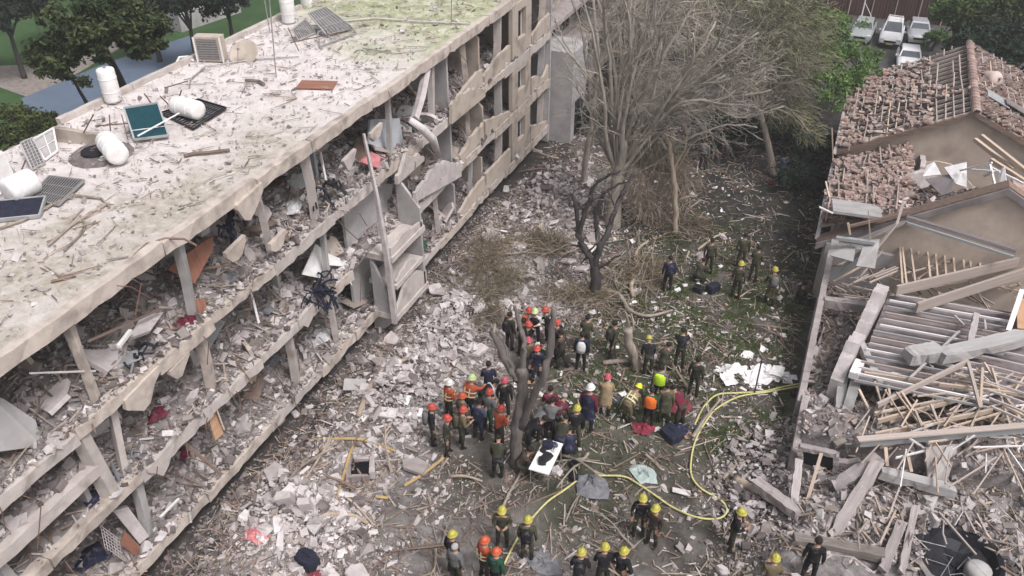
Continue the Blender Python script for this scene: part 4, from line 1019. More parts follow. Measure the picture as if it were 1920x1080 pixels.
mb = MB(); ragged(mb, (WX + .35, 20.72, 0), (1, 0, 0), (0, 0, 1), 2.6, [1.15, 1.3, 1.2, 1.4, .9], .22, .1); hb(mb, hC, 'front_wall', 'conc')
mb = MB(); ragged(mb, (WX + .35, 20.74, 0), (0, 1, 0), (0, 0, 1), 2.5, [1.2, 1.35, 1.25, 1.3], .22, .1); hb(mb, hC, 'side_wall', 'conc')
hz2 = heap_mesh('rubble_heap', [(1.2, 17.5), (12, 24)], M['heap'], h=.5, amp=.8)
def scat(fn, x0, x1, y0, y1, n, lo, hi, mats, wts, tilt=.7, nm='rubble', dz=.1, p=2.3):
    x = rng.uniform(x0, x1, n); y = rng.uniform(y0, y1, n); s = power_sizes(n, lo, hi, p)
    S = np.stack([s * rng.uniform(.8, 1.8, n), s * rng.uniform(.7, 1.2, n), s * rng.uniform(.25, .8, n)], 1)
    k = (x - PITX) ** 2 + (y - PITY) ** 2 > 1.1; x, y, s, S = x[k], y[k], s[k], S[k]
    scatter_boxes(nm, np.stack([x, y, fn(x, y) + s * dz], 1), S, mats, tilt=tilt, weights=wts, kind='stuff')
def scatsticks(fn, x0, x1, y0, y1, n, lo, hi, mats, wts, tilt=.3, nm='splinters', wr=(.02, .06)):
    x = rng.uniform(x0, x1, n); y = rng.uniform(y0, y1, n); L = power_sizes(n, lo, hi, 2)
    S = np.stack([L, rng.uniform(*wr, n), rng.uniform(wr[0] * .7, wr[1] * .8, n)], 1)
    k = (x - PITX) ** 2 + (y - PITY) ** 2 > 1.3; x, y, S = x[k], y[k], S[k]; n = len(x)
    scatter_boxes(nm, np.stack([x, y, fn(x, y) + .06 + .06 * rng.random(n)], 1), S, mats, tilt=tilt, jit=.1, weights=wts, kind='stuff')
WM = [M['wood_grey'], M['wood'], M['wood_dark'], M['debris_twig']]
scat(hz1, .95, 12, 20.9, 31, 11000, .025, .26, RUB + [M['tile_dust']], [3, 3, 1, 3, 2, 2])
scatsticks(hz1, 1, 12, 23.6, 31, 1500, .25, 1.8, WM, [3, 2, 2, 2])
scat(hz2, 1.2, 11.5, 17.0, 24, 16000, .022, .26, RUB, [4, 5, 2, 1.2, 1.2])
scatsticks(hz2, 1.2, 11.5, 17.0, 24, 1100, .25, 1.4, WM, [3, 1.2, 2, 3])
# long grey beam and the wreck below it
sc_('steel_beam', (1612, 828), 2.3, (1950, 800), 2.5, .16, .32, 'metalroof')
sc_('beam_plank', (1608, 824), 2.50, (1950, 795), 2.70, .20, .05, 'wood_grey')
quadpanel(hC, 'grey_slab', [at(1775, 838, 2.2), at(1796, 834, 2.2), at(1745, 935, 1.2), at(1728, 940, 1.2)], .1, 'plaster')
quadpanel(hC, 'grey_slab', [at(1735, 838, 2.2), at(1798, 832, 2.2), at(1772, 915, 1.5), at(1740, 900, 1.5)], .08, 'conc')
quadpanel(hC, 'grey_slab', [at(1690, 925, 1.3), at(1760, 930, 1.4), at(1745, 970, 1.0), at(1700, 985, 1.0)], .08, 'plaster')
for a_, za, b_, zb, w_, h_, mt, nm in (((1645, 868), 1.9, (1560, 1010), .9, .34, .3, 'conc', 'concrete_beam'), ((1650, 860), 1.9, (1565, 915), 1.2, .4, .3, 'conc', 'concrete_beam'), ((1648, 885), 1.8, (1790, 922), 1.6, .3, .3, 'plaster', 'concrete_beam'),
                                       ((1497, 862), 1.5, (1486, 965), .75, .24, .22, 'conc_pale', 'white_post'), ((1540, 850), 1.6, (1512, 945), .7, .1, .1, 'wood', 'timber_post'), ((1485, 1010), .9, (1660, 1042), .9, .3, .3, 'conc_brown', 'concrete_beam'),
                                       ((1415, 905), .7, (1500, 965), .9, .34, .3, 'conc', 'concrete_beam'), ((1690, 980), 1.2, (1655, 1070), .8, .28, .24, 'conc', 'concrete_beam'), ((1715, 950), 1.3, (1690, 1075), .8, .2, .2, 'conc', 'concrete_beam'),
                                       ((1580, 700), 2.0, (1572, 790), 1.0, .3, .3, 'plaster', 'concrete_post'), ((1600, 705), 2.4, (1612, 680), 2.4, .3, .25, 'whitesheet', 'white_post'), ((1588, 770), 1.4, (1612, 690), 2.4, .32, .1, 'plaster', 'plaster_board'),
                                       ((1660, 840), 2.0, (1663, 875), 1.8, .1, .1, 'wood', 'timber_post'), ((1700, 850), 2.0, (1708, 885), 1.7, .1, .1, 'wood', 'timber_post'), ((1523, 945), .8, (1565, 942), .8, .12, .08, 'conc_pale', 'timber_post'), ((1540, 555), 1.9, (1520, 640), 1.0, .25, .22, 'conc', 'concrete_post')):
    sc_(nm, a_, za, b_, zb, w_, h_, mt)
for a_, b_ in (((1640, 930), (1660, 985)), ((1690, 905), (1655, 1000)), ((1610, 1000), (1640, 960)), ((1650, 1020), (1690, 935)), ((1745, 840), (1830, 1000)), ((1760, 960), (1830, 1040))):
    sc_('thin_strip', a_, 1.5, b_, 1.0, .05, .05, 'wood_grey')
# dark basement opening with broken slab
hW = thing('basement_opening', 'dark concrete window opening low in the wall beside the courtyard rubble', 'opening', tuple(at(1530, 875, .8)))
q = [at(1495, 850, 1.0), at(1570, 868, 1.0), at(1560, 900, .3), at(1500, 880, .3)]
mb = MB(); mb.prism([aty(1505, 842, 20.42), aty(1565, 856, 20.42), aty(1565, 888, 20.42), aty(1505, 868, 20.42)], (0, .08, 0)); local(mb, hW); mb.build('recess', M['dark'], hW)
for a_, b_ in (((1500, 838), (1570, 852)), ((1568, 852), (1566, 890)), ((1500, 838), (1502, 868))): stick('surround', aty(*a_, 20.4), aty(*b_, 20.4), .2, .16, 'conc', hW, hW.location)
# pit with black rim, lower right corner
pc = Vector((PITX, PITY, .75))
pit = thing('collapsed_pit', 'round black pit with a grey drum in it at the bottom right of the picture', 'pit', (pc.x, pc.y, pc.z))
mb = MB(); mb.lathe([(1.22, .0), (1.12, .12), (1.04, .08), (.92, -.2), (.6, -.32), (.05, -.36)], 22, cap=False)
mb.v = [(v[0] + random.uniform(-.05, .05), v[1] + random.uniform(-.05, .05), v[2] + random.uniform(-.05, .05)) for v in mb.v]
mb.m = [0 if i < 22 else 1 for i in range(len(mb.f))]
mb.build('pit_lining', [M['conc'], M['dark']], pit)
mb = MB(); mb.lathe([(.28, 0), (.34, .05), (.34, .35), (.26, .42), (.05, .44)], 16, c=(.5, -.15, -.32)); mb.build('drum', M['plaster'], pit, True)
for k in range(5):
    th = random.uniform(0, 6.28); mb = MB(); r_ = random.uniform(.3, 1.1)
    mb.tube([(r_ * math.cos(th), r_ * math.sin(th), .1), (r_ * .6 * math.cos(th + .5), r_ * .6 * math.sin(th + .5), .5 * random.random()), (1.5 * math.cos(th + 1), 1.5 * math.sin(th + 1), .2)], .012, 4); mb.build('cable', M['steel'], pit)
for (pts, lb) in (([(1780, 905), (1800, 930), (1805, 960), (1790, 985)], 'pale looped cable in the wreck, right of the grey slab'), ([(1745, 955), (1770, 965), (1768, 1000), (1775, 1020)], 'pale looped cable hanging beside the black pit'),
                  ([(1530, 1060), (1560, 1040), (1600, 1045), (1640, 1075)], 'cable bundle arching over the rubble at the bottom right')):
    mb = MB(); mb.tube([at(x, y, 1.35 - .2 * (i % 2)) for i, (x, y) in enumerate(pts)], .022, 5); mb.build('cable', M['conc_pale'], label=lb, cat='cable')
M['weep'] = pmat('brown_hanging_twig', (.33, .265, .205), (.22, .175, .135), 3, island=.35, bump=0)
M['shrubtwig'] = pmat('brown_shrub_twig', (.24, .195, .13), (.15, .12, .085), 3, island=.4, bump=0)
# ------------------------------------------------------------------ trees
def wander(p, d, L, n, curl, pull=(0, 0, 0)):
    pts = [Vector(p)]; d = Vector(d).normalized(); pull = Vector(pull)
    for i in range(n):
        d = (d + Vector((random.gauss(0, curl), random.gauss(0, curl), random.gauss(0, curl))) + pull * (i + 1) / n).normalized()
        pts.append(pts[-1] + d * (L / n))
    return pts
def path(pts, k=3):
    """Catmull-Rom smoothing"""
    P = [Vector(p) for p in pts]; out = []
    for i in range(len(P) - 1):
        a = P[max(i - 1, 0)]; b = P[i]; c = P[i + 1]; d = P[min(i + 2, len(P) - 1)]
        for j in range(k):
            t = j / k
            out.append(.5 * ((2 * b) + (c - a) * t + (2 * a - 5 * b + 4 * c - d) * t * t + (3 * b - a - 3 * c + d) * t ** 3))
    out.append(P[-1]); return out
def taper(n, a, b): return [a + (b - a) * i / (n - 1) for i in range(n)]
def branch_out(mbs, pts, r0, lvl, maxl, dens, spread, pull, lens):
    """grow side branches from a limb; mbs = (thick, twigs)"""
    n = len(pts)
    tot = sum((pts[i + 1] - pts[i]).length for i in range(n - 1))
    cnt = max(1, int(tot * dens[lvl]))
    for _ in range(cnt):
        f = random.uniform(.22, 1.0); k = min(int(f * (n - 1)), n - 2)
        p = pts[k].lerp(pts[k + 1], f * (n - 1) - k); ax = (pts[k + 1] - pts[k]).normalized()
        s = Vector((random.gauss(0, 1), random.gauss(0, 1), random.gauss(0, 1))); s = (s - ax * s.dot(ax)).normalized()
        d = (ax * 1.0 + s * random.uniform(*spread)).normalized()
        L = lens[lvl] * random.uniform(.5, 1.25) * (1.15 - .5 * f)
        r = max(.006, r0 * (1 - .6 * f) * .5)
        ns = 5 if lvl == 0 else 4 if lvl < maxl else 3
        q = wander(p, d, L, ns, .16, pull)
        if lvl < maxl:
            mbs[0].tube(q, taper(len(q), r, r * .35), 4 if lvl == 0 else 3, cap=False)
            branch_out(mbs, q, r, lvl + 1, maxl, dens, spread, pull, lens)
        else:
            mbs[1].tube(q, taper(len(q), min(r, .016), .005), 3, cap=False)
def limb_tree(name, label, base, limbs, bark, twigm, dens, spread, pull, lens, maxl=2, cat='tree', n=7, group=None):
    """limbs: list of (points, r0, r1, grow)"""
    t_ = thing(name, label, cat, tuple(base), group=group)
    trunk = MB(); thick = MB(); tw = MB()
    for pts, r0, r1, grow in limbs:
        q = path(pts, 4)
        q = [p + Vector((random.gauss(0, .02), random.gauss(0, .02), random.gauss(0, .02))) for p in q]
        trunk.tube(q, taper(len(q), r0, r1), n if r0 > .08 else 5)
        if grow: branch_out((thick, tw), q, r0 * .8, 0, maxl, dens, spread, pull, lens)
    hbx = lambda mb, nm, mt: (local(mb, t_), mb.build(nm, M[mt], t_, True))
    trunk.v = [(x + random.gauss(0, .011), y + random.gauss(0, .011), z + random.gauss(0, .011)) for x, y, z in trunk.v]
    hbx(trunk, 'trunk', bark)
    if thick.v: hbx(thick, 'branches', bark); setp(t_.children[-1], kind='stuff')
    if tw.v: hbx(tw, 'twigs', twigm)
    for ch in t_.children:
        if ch.name.startswith(('branches', 'twigs')): ch['kind'] = 'stuff'
    return t_
def sliver_cloud(name, parent, blobs, n, L, wid, mat, flow=(0, 0, 0), k=1.0):
    cs = np.array([c for c, r in blobs], float); rs = np.array([r for c, r in blobs], float)
    wts = rs.prod(1) ** .7; wts /= wts.sum()
    bi = rng.choice(len(blobs), n, p=wts)
    u = rng.normal(0, 1, (n, 3)); u /= np.linalg.norm(u, axis=1)[:, None]
    u *= (rng.random(n) ** .45)[:, None]
    P = cs[bi] + u * rs[bi]
    d = u * k + rng.normal(0, .45, (n, 3)) + np.array(flow); d /= np.linalg.norm(d, axis=1)[:, None]
    s = np.cross(d, rng.normal(0, 1, (n, 3))); s /= np.linalg.norm(s, axis=1)[:, None] + 1e-9
    l = (rng.uniform(*L, n))[:, None]; w_ = (rng.uniform(*wid, n))[:, None]
    V = np.stack([P - d * l / 2 - s * w_ / 2, P - d * l / 2 + s * w_ / 2, P + d * l / 2 + s * w_ / 2, P + d * l / 2 - s * w_ / 2], 1).reshape(-1, 3)
    if parent is not None: V = V - np.array(parent.location)
    F = np.arange(n * 4).reshape(n, 4)
    return link(name, np_mesh(name, V, F, M[mat]), parent, kind='stuff')
# charred snag in the middle of the courtyard
b = atg(1112, 556, -.1); yb = b.y
A = lambda x, y, dy=0: aty(x, y, yb + dy)
limb_tree('charred_tree', 'charred leafless tree with dark forked limbs in the middle of the courtyard', b, [
    ([b, A(1116, 520), A(1112, 485), A(1098, 470), A(1085, 440), A(1082, 400), A(1074, 365)], .24, .06, True),
    ([A(1086, 440), A(1094, 405), A(1105, 375), A(1112, 350), A(1135, 332), A(1163, 320)], .12, .035, True),
    ([A(1114, 500), A(1124, 465), A(1118, 430, .2), A(1120, 395, .2), A(1132, 362, .3)], .14, .07, True),
    ([A(1132, 362, .3), A(1152, 350, .4), A(1185, 338, .5)], .07, .03, True),
    ([A(1116, 480), A(1138, 440, .5), A(1150, 400, 1), A(1168, 360, 1.5), A(1190, 320, 2)], .15, .05, True)],
    'bark_dark', 'twig', (2.2, 2.6, 2.0), (.4, 1.1), (.05, 0, -.05), (1.1, .6, .3), 1)
# tall bare tree fanning out above it
b = atg(1150, 425, -.1); yb = b.y
fork = [A(1160, 330), A(1172, 260)]
L = []
L.append(([b, A(1152, 380), fork[0], fork[1]], .42, .26, False))
for tip, via, r in (((1085, -30), (1130, 150), .10), ((1130, -40), (1150, 130), .11), ((1035, 60), (1125, 190), .06), ((1190, -40), (1178, 140), .12), ((1235, -30), (1200, 130), .11), ((1285, -10), (1228, 130), .10),
                    ((1340, 40), (1250, 150), .10), ((1395, 85), (1270, 175), .09), ((1430, 130), (1290, 190), .09), ((1445, 170), (1280, 200), .08), ((1410, 200), (1290, 215), .07), ((1360, 140), (1250, 190), .08),
                    ((1300, 60), (1225, 165), .09), ((1250, 60), (1205, 165), .07), ((1160, 40), (1165, 170), .08), ((1100, 60), (1140, 200), .06), ((1055, 110), (1120, 215), .05), ((1380, 170), (1270, 215), .06), ((1060, -30), (1118, 150), .08), ((1105, -40), (1140, 120), .08), ((1160, -40), (1165, 120), .07), ((1210, -40), (1188, 110), .08), ((1265, -40), (1212, 110), .09), ((1320, -20), (1240, 120), .09), ((1370, 30), (1262, 130), .08), ((1420, 60), (1285, 150), .08), ((1460, 110), (1300, 170), .07), ((1470, 200), (1310, 210), .06), ((1420, 240), (1300, 235), .05), ((1345, 250), (1265, 240), .05), ((1290, 130), (1222, 180), .06), ((1225, 60), (1192, 150), .06), ((1080, 150), (1132, 230), .05), ((1260, 200), (1215, 230), .05), ((1330, 200), (1245, 220), .05)):
    k = random.uniform(-2.2, 2.2)
    f_ = random.uniform(-.9, 1); st_ = fork[0].lerp(fork[1], f_) if f_ > 0 else A(1152, 380).lerp(fork[0], 1 + f_ * .6); md_ = A(via[0] + random.uniform(-22, 22), via[1] + random.uniform(-30, 40), k * .45)
    q2_ = md_.lerp(A(*tip, k), .55) + Vector((random.gauss(0, .25), random.gauss(0, .3), random.gauss(0, .25)))
    L.append(([st_, st_.lerp(md_, .5) + Vector((random.gauss(0, .15), random.gauss(0, .2), 0)), md_, q2_, A(*tip, k)], r * 1.15, .03, True))
bt_ = limb_tree('bare_tree', 'tall bare grey tree with many thin limbs fanning up and to the right', b, L, 'bark_light', 'twig', (1.5, 2.2, 2.6), (.45, 1.1), (.14, 0, -.03), (1.8, 1.1, .6), 2)
sliver_cloud('fine_twigs', bt_, [(A(x, y, k), (r, r, r * .8)) for x, y, k, r in ((1100, 40, 0, 1.4), (1180, 20, 1, 1.7), (1260, 40, 0, 1.8), (1340, 80, 1, 1.8), (1410, 130, 0, 1.6), (1280, 130, .5, 1.5), (1200, 120, 0, 1.4), (1370, 190, .5, 1.3), (1130, -20, 1, 1.5), (1240, -30, 0, 1.8), (1330, 0, 1, 1.8))], 2400, (.2, .8), (.008, .016), 'twig', (.5, 0, .1))
sliver_cloud('weeping_twigs', bt_, [(A(1195, 330, .4), (1.0, 1.0, 1.6)), (A(1235, 300, 1), (1.3, 1.1, 1.3)), (A(1215, 380, .5), (1.2, 1.0, 1.0)), (A(1170, 290, .8), (.7, .8, 1.2)), (A(1280, 340, 1), (1.0, 1.0, 1.1))], 3000, (.25, .9), (.008, .016), 'weep', (.15, 0, -1.2))
# slender tree at the building corner
b = atg(1096, 345, -.1); yb = b.y
limb_tree('slender_tree', 'slender bare tree with a pale stem rising beside the corner of the apartment block', b, [
    ([b, A(1098, 300), A(1108, 240), A(1115, 180), A(1122, 120), A(1118, 60), A(1108, -30)], .17, .06, True),
    ([A(1116, 175), A(1090, 130), A(1058, 78), A(1040, 30)], .08, .03, True),
    ([A(1121, 125), A(1140, 85), A(1165, 50), A(1180, -20)], .08, .03, True),
    ([A(1102, 260), A(1090, 215), A(1098, 170)], .05, .02, True),
    ([A(1110, 215), A(1070, 150), A(1040, 145)], .05, .02, True)], 'bark_light', 'twig', (1.6, 2.2, 2.5), (.4, 1.1), (0, 0, 0), (1.5, .9, .5), 2)
# drooping tree right of it
b = atg(1268, 440, -.1); yb = b.y
limb_tree('drooping_tree', 'small bare tree with arching branches that hang straight down behind the soldiers', b, [
    ([b, A(1266, 380), A(1262, 320), A(1256, 270)], .15, .09, False),
    ([A(1258, 280), A(1245, 235), A(1262, 212), A(1288, 208)], .08, .03, True),
    ([A(1262, 320), A(1286, 270), A(1283, 215)], .06, .03, True),
    ([A(1258, 290), A(1230, 255), A(1215, 240), A(1205, 260)], .06, .02, True),
    ([A(1262, 330), A(1300, 270), A(1320, 260)], .05, .02, True)], 'bark_pale', 'twig', (2.6, 3.0, 3.0), (.4, 1.0), (0, 0, -.55), (1.6, 1.1, .6), 2)
# wind-swept hazy brush tree to the right
def leaf_cloud(name, parent, blobs, n, size, mat, sub=14, flat=.6):
    """blobs: (centre, radii); leaves gathered into sub-clumps near each blob's surface"""
    cl = []
    for c, r in blobs:
        for _ in range(sub):
            u = rng.normal(0, 1, 3); u /= np.linalg.norm(u); u[2] = abs(u[2]) * .9 - .15 if random.random() < .7 else u[2]
            cl.append((np.array(c) + u * np.array(r) * rng.uniform(.5, 1.12), np.array(r) * rng.uniform(.12, .30)))
    cs = np.array([c for c, r in cl]); rs = np.array([r for c, r in cl])
    bi = rng.integers(0, len(cl), n)
    u = rng.normal(0, .55, (n, 3)); P = cs[bi] + u * rs[bi]
    nrm = rng.normal(0, 1, (n, 3)) + np.array([0, 0, flat]); nrm /= np.linalg.norm(nrm, axis=1)[:, None]
    a = np.cross(nrm, rng.normal(0, 1, (n, 3))); a /= np.linalg.norm(a, axis=1)[:, None] + 1e-9; b_ = np.cross(nrm, a)
    s = rng.uniform(size * .6, size * 1.3, n)[:, None]
    V = np.stack([P - a * s, P + b_ * s * .45, P + a * s, P - b_ * s * .45], 1).reshape(-1, 3)
    if parent is not None: V = V - np.array(parent.location)
    return link(name, np_mesh(name, V, np.arange(n * 4).reshape(n, 4), M[mat]), parent, kind='stuff')
b = atg(1450, 330); t_ = thing('windswept_tree', 'olive-brown tree with soft twigs swept to the right by the wind, above the dark yard', 'tree', tuple(b))
yb = b.y
mb = MB(); mb2 = MB(); mb3 = MB()
q = path([b, A(1442, 280), A(1425, 210), A(1400, 150)], 4); mb.tube(q, taper(len(q), .22, .08), 7)
for tip in ((1300, 40), (1350, -20), (1420, -20), (1480, 10), (1540, 50), (1560, 120), (1510, 190), (1500, 80), (1450, 60), (1520, 250), (1490, 160), (1330, 110), (1390, 60)):
    k = random.uniform(-2, 2); q = path([A(1425, 205), A((1425 + tip[0]) / 2, (190 + tip[1]) / 2 - 20, k * .5), A(*tip, k)], 4)
    mb.tube(q, taper(len(q), .07, .015), 5); branch_out((mb2, mb3), q, .05, 0, 1, (3.5, 4), (.4, 1.0), (.25, 0, -.10), (1.6, .9))
local(mb, t_); mb.build('trunk', M['bark'], t_, True); local(mb2, t_); mb2.build('branches', M['twig_olive'], t_, kind='stuff'); local(mb3, t_); mb3.build('twigs', M['twig_olive'], t_, kind='stuff')
blobs = [(A(x, y, k), (r, r, r * .75)) for x, y, k, r in ((1300, 60, 0, 1.5), (1370, 30, 1, 1.7), (1440, 60, 0, 2.0), (1500, 40, 1, 2.0), (1520, 100, 0, 1.4), (1470, 140, 1, 1.8), (1400, 120, 0, 1.8), (1500, 210, 0, 1.1), (1520, 250, -.5, .9), (1460, 210, .5, 1.2), (1330, 130, 0, 1.3), (1440, -20, 0, 2), (1340, -30, 0, 1.8))]
sliver_cloud('foliage', t_, blobs, 13000, (.15, .6), (.012, .03), 'leaf_dry', (.6, 0, -.25))
# brown dry shrub by the rubble
b = atg(912, 545); t_ = thing('dry_shrub', 'brown dry shrub at the edge of the rubble left of the charred tree', 'shrub', tuple(b))
tw = MB()
for _ in range(170):
    th = random.uniform(0, 6.28); q = wander(b + Vector((random.gauss(-.2, .6), random.gauss(.5, 1.1), 0)), (math.cos(th) * .9, math.sin(th) * .9, .5), random.uniform(.6, 1.5), 4, .2, (0, 0, -.2)); tw.tube(q, taper(5, .016, .004), 3, cap=False)
local(tw, t_); tw.build('stems', M['twig_olive'], t_, kind='stuff')
sliver_cloud('foliage', t_, [(b + Vector((-.2, 0, .3)), (1.5, 1.3, .35)), (b + Vector((-.6, 1.3, .6)), (1.1, 1.2, .55)), (b + Vector((.3, -.9, .3)), (.9, .9, .35)), (b + Vector((-.9, 2.6, .5)), (1.0, 1.0, .45)), (b + Vector((.7, .8, .4)), (.8, .9, .4))], 3400, (.12, .5), (.010, .022), 'shrubtwig', (.2, 0, -.05))
# broken foreground tree
b = atg(968, 872, -.1); yb = b.y
limb_tree('broken_tree', 'broken leafless tree with three snapped limbs in the front of the crowd', b, [
    ([b, A(966, 840), A(972, 780), A(980, 720), A(976, 690)], .21, .17, False),
    ([A(972, 712), A(958, 692), A(938, 655), A(925, 620)], .155, .11, True),
    ([A(978, 705), A(984, 660), A(978, 620, .3), A(966, 575, .4)], .10, .055, True),
    ([A(966, 695), A(952, 668), A(946, 640, .2)], .07, .035, True),
    ([A(976, 800), A(1000, 745, -.2), A(1020, 705, -.3), A(1030, 650, -.2), A(1038, 580, -.1)], .14, .085, True)],
    'bark_burnt', 'twig', (.5, 1, 1), (.4, .9), (0, 0, 0), (.4, .2, .2), 1, n=8)
t_ = bpy.data.objects['broken_tree']
for px, py, k, r_ in ((925, 620, 0, .10), (966, 575, .4, .05), (1038, 580, -.1, .08)):
    for _ in range(4):
        e = A(px, py, k) + Vector((random.gauss(0, r_ * .5), random.gauss(0, r_ * .5), -.12)); mb = MB(); mb.tube([e, e + Vector((random.gauss(0, .04), random.gauss(0, .04), random.uniform(.22, .42)))], [r_ * .5, .006], 4); local(mb, t_); mb.build('splinter', M['wood'], t_)
# snapped trunk right of the crowd
b = atg(1196, 692, -.1); yb = b.y
limb_tree('snapped_trunk', 'snapped grey tree trunk with splintered pale top, behind the bright yellow helmet', b, [
    ([b, A(1190, 672), A(1180, 640), A(1176, 618)], .20, .17, False), ([A(1182, 648), A(1180, 615, .3), A(1172, 585, .6)], .07, .04, False),
    ([A(1179, 635), A(1188, 610, .2), A(1182, 590, .4)], .06, .03, True)], 'bark', 'twig', (3, 2, 2), (.3, .8), (0, 0, 0), (.6, .3, .2), 1)
# fallen trunks and branches
FT = [('thick pale branch curving over the rubble beside the white boards', [(672, 785), (690, 745), (712, 705), (745, 690), (775, 672)], .11, 'bark_pale'),
      ('pale log lying in the near rubble, ending at a fork', [(575, 978), (620, 972), (660, 970), (690, 985)], .11, 'bark_pale'),
      ('curled bare branch right of the charred tree', [(1188, 560), (1183, 540), (1200, 520), (1190, 495), (1196, 470), (1215, 455)], .10, 'bark_pale'),
      ('long grey trunk lying behind the firefighters', [(1130, 684), (1180, 684), (1225, 688), (1260, 690)], .10, 'bark'),
      ('branch arching at the foot of the charred tree', [(1120, 545), (1160, 560), (1180, 585), (1215, 600), (1260, 585)], .10, 'bark'),
      ('long straight pale pole lying in front of the soldiers', [(1308, 470), (1340, 450), (1362, 438)], .06, 'bark_pale'),
      ('thin pale pole lying beside the standing soldiers', [(1385, 560), (1405, 550), (1420, 545)], .04, 'bark_pale'),
      ('branch lying across the cleared ground below the broken tree', [(845, 895), (875, 900), (905, 905)], .06, 'bark_pale'),
      ('thin branch lying behind the man with the lilac paper', [(940, 960), (955, 930), (975, 890), (985, 850)], .05, 'bark'),
      ('straight grey stick in the open soil above the lower men', [(1060, 980), (1075, 950), (1090, 925)], .035, 'bark'),
      ('pair of planks lying on the soil left of the wrecked wall', [(1355, 900), (1380, 880), (1410, 862)], .06, 'bark_pale'),
      ('heavy dusty trunk lying against the wreck at the lower right', [(1378, 905), (1420, 935), (1480, 965)], .17, 'bark_pale'),
      ('stick lying in the lower-left rubble by the fallen log', [(640, 930), (665, 950), (700, 985)], .05, 'bark_pale'),
      ('long bare branch fallen behind the dry shrub', [(915, 450), (970, 462), (1030, 465), (1080, 458)], .07, 'bark_pale'),
      ('fallen branch sweeping to the foot of the charred tree', [(925, 480), (985, 478), (1040, 455), (1075, 440)], .06, 'bark'),
      ('upright pale stick beside the green helmet', [(1020, 600), (1025, 572), (1030, 545)], .04, 'bark_pale')]
for lb, pts, r_, mt in FT:
    q = [atg(x, y, r_ * .9 + (.12 if 0 < i < len(pts) - 1 and i % 2 else 0)) for i, (x, y) in enumerate(pts)]
    if 'upright' in lb: q = [atg(1020, 602), aty(1025, 572, atg(1020, 602).y), aty(1030, 545, atg(1020, 602).y)]
    q = path(q, 4); t_ = thing('fallen_branch', lb, 'branch', tuple(q[0])); mb = MB(); mb.tube(q, taper(len(q), r_, r_ * .55), 7); local(mb, t_); mb.build('stem', M[mt], t_, True)
    tw = MB(); th_ = MB(); branch_out((th_, tw), q, r_ * .6, 0, 1, (.8, 1.5), (.5, 1.1), (0, 0, -.05), (.6, .35))
    for mm, nm in ((th_, 'side_branch'), (tw, 'twigs')):
        if mm.v: local(mm, t_); mm.build(nm, M[mt], t_, kind='stuff')

# low tangles of torn twigs on the ground
for lb, px, py, rx_, ry_, n_ in (('brown tangle of torn twigs left of the charred tree', 1000, 462, 1.9, 1.0, 1500), ('grey tangle of broken twigs right of the charred tree trunk', 1190, 520, 1.5, 1.6, 1500), ('dark tangle of branches below the drooping tree', 1270, 430, 1.8, 1.4, 1500), ('tangle of dry twigs between the charred tree and the upper group', 1085, 560, 1.5, .8, 1000), ('dusty tangle of thin branches above the broken tree', 890, 600, 1.2, .8, 700)):
    b = atg(px, py); t_ = thing('brush_pile', lb, 'brush pile', tuple(b)); tw = MB()
    for _ in range(n_ // 14):
        q = wander(b + Vector((random.gauss(0, rx_ * .5), random.gauss(0, ry_ * .5), random.uniform(.02, .3))), (random.gauss(0, 1), random.gauss(0, 1), random.gauss(.1, .2)), random.uniform(.7, 2.2), 5, .2, (0, 0, -.12)); tw.tube(q, taper(6, .022, .006), 4, cap=False)
    local(tw, t_); tw.build('branches', M['bark'], t_, kind='stuff')
    sliver_cloud('twigs', t_, [(b + Vector((0, 0, .22)), (rx_, ry_, .3)), (b + Vector((.5, .5, .2)), (rx_ * .7, ry_ * .8, .25))], n_, (.2, .7), (.01, .022), 'shrubtwig', (.3, 0, 0), .5)
# leafy trees
def leafy(name, label, base, trunk, blobs, n, size, leaf, sub=16, group=None):
    t_ = thing(name, label, 'tree', tuple(base), group=group)
    mb = MB()
    for pts, r0, r1 in trunk:
        q = path(pts, 4); mb.tube(q, taper(len(q), r0, r1), 7)
    cs = [c for c, r in blobs]
    top = Vector(trunk[0][0][-1])
    for c, r in blobs: mb.tube(path([top.lerp(Vector(trunk[0][0][-2]), .3), (top + Vector(c)) / 2 + Vector((0, 0, .2)), Vector(c)], 3), taper(7, .09, .03), 5)
    local(mb, t_); mb.build('trunk', M['bark_dark'], t_, True)
    leaf_cloud('crown', t_, blobs, n, size, leaf, sub); return t_
b = Vector((-37.5, 33.5, 0)); yb = 31
Pz = lambda x, y, z: at(x, y, z)
leafy('pine_tree', 'large green pine leaning over the blue-grey court behind the apartment roof', b, [([b, at(232, 165, 2.5), at(200, 100, 6.5), at(190, 75, 8.3)], .28, .12)],
      [(Pz(115, 90, 8.5), (1.3, 1.3, .8)), (Pz(175, 45, 9.5), (1.6, 1.6, .9)), (Pz(225, 55, 9), (1.3, 1.3, .8)), (Pz(268, 80, 8), (.95, .95, .6)), (Pz(130, 30, 9), (1.3, 1.3, .8)), (Pz(95, 120, 7.4), (.8, .8, .5)), (Pz(205, 15, 10), (1.2, 1.2, .8)), (Pz(165, 85, 8.6), (1.0, 1.0, .6)), (Pz(262, 40, 9), (1.0, 1.0, .7))], 21000, .13, 'leaf_pine', 20)
b = at(162, 192, 0)
leafy('pine_tree', 'smaller pine with a bare dark trunk crossing the blue-grey court', b, [([b, at(150, 172, 1.6), at(138, 150, 3.4)], .12, .07)], [(at(125, 120, 5), (1.3, 1.3, 1.0)), (at(95, 105, 5.4), (1.1, 1.1, .9))], 6000, .12, 'leaf_pine', 14)
b = at(45, 300, 0)
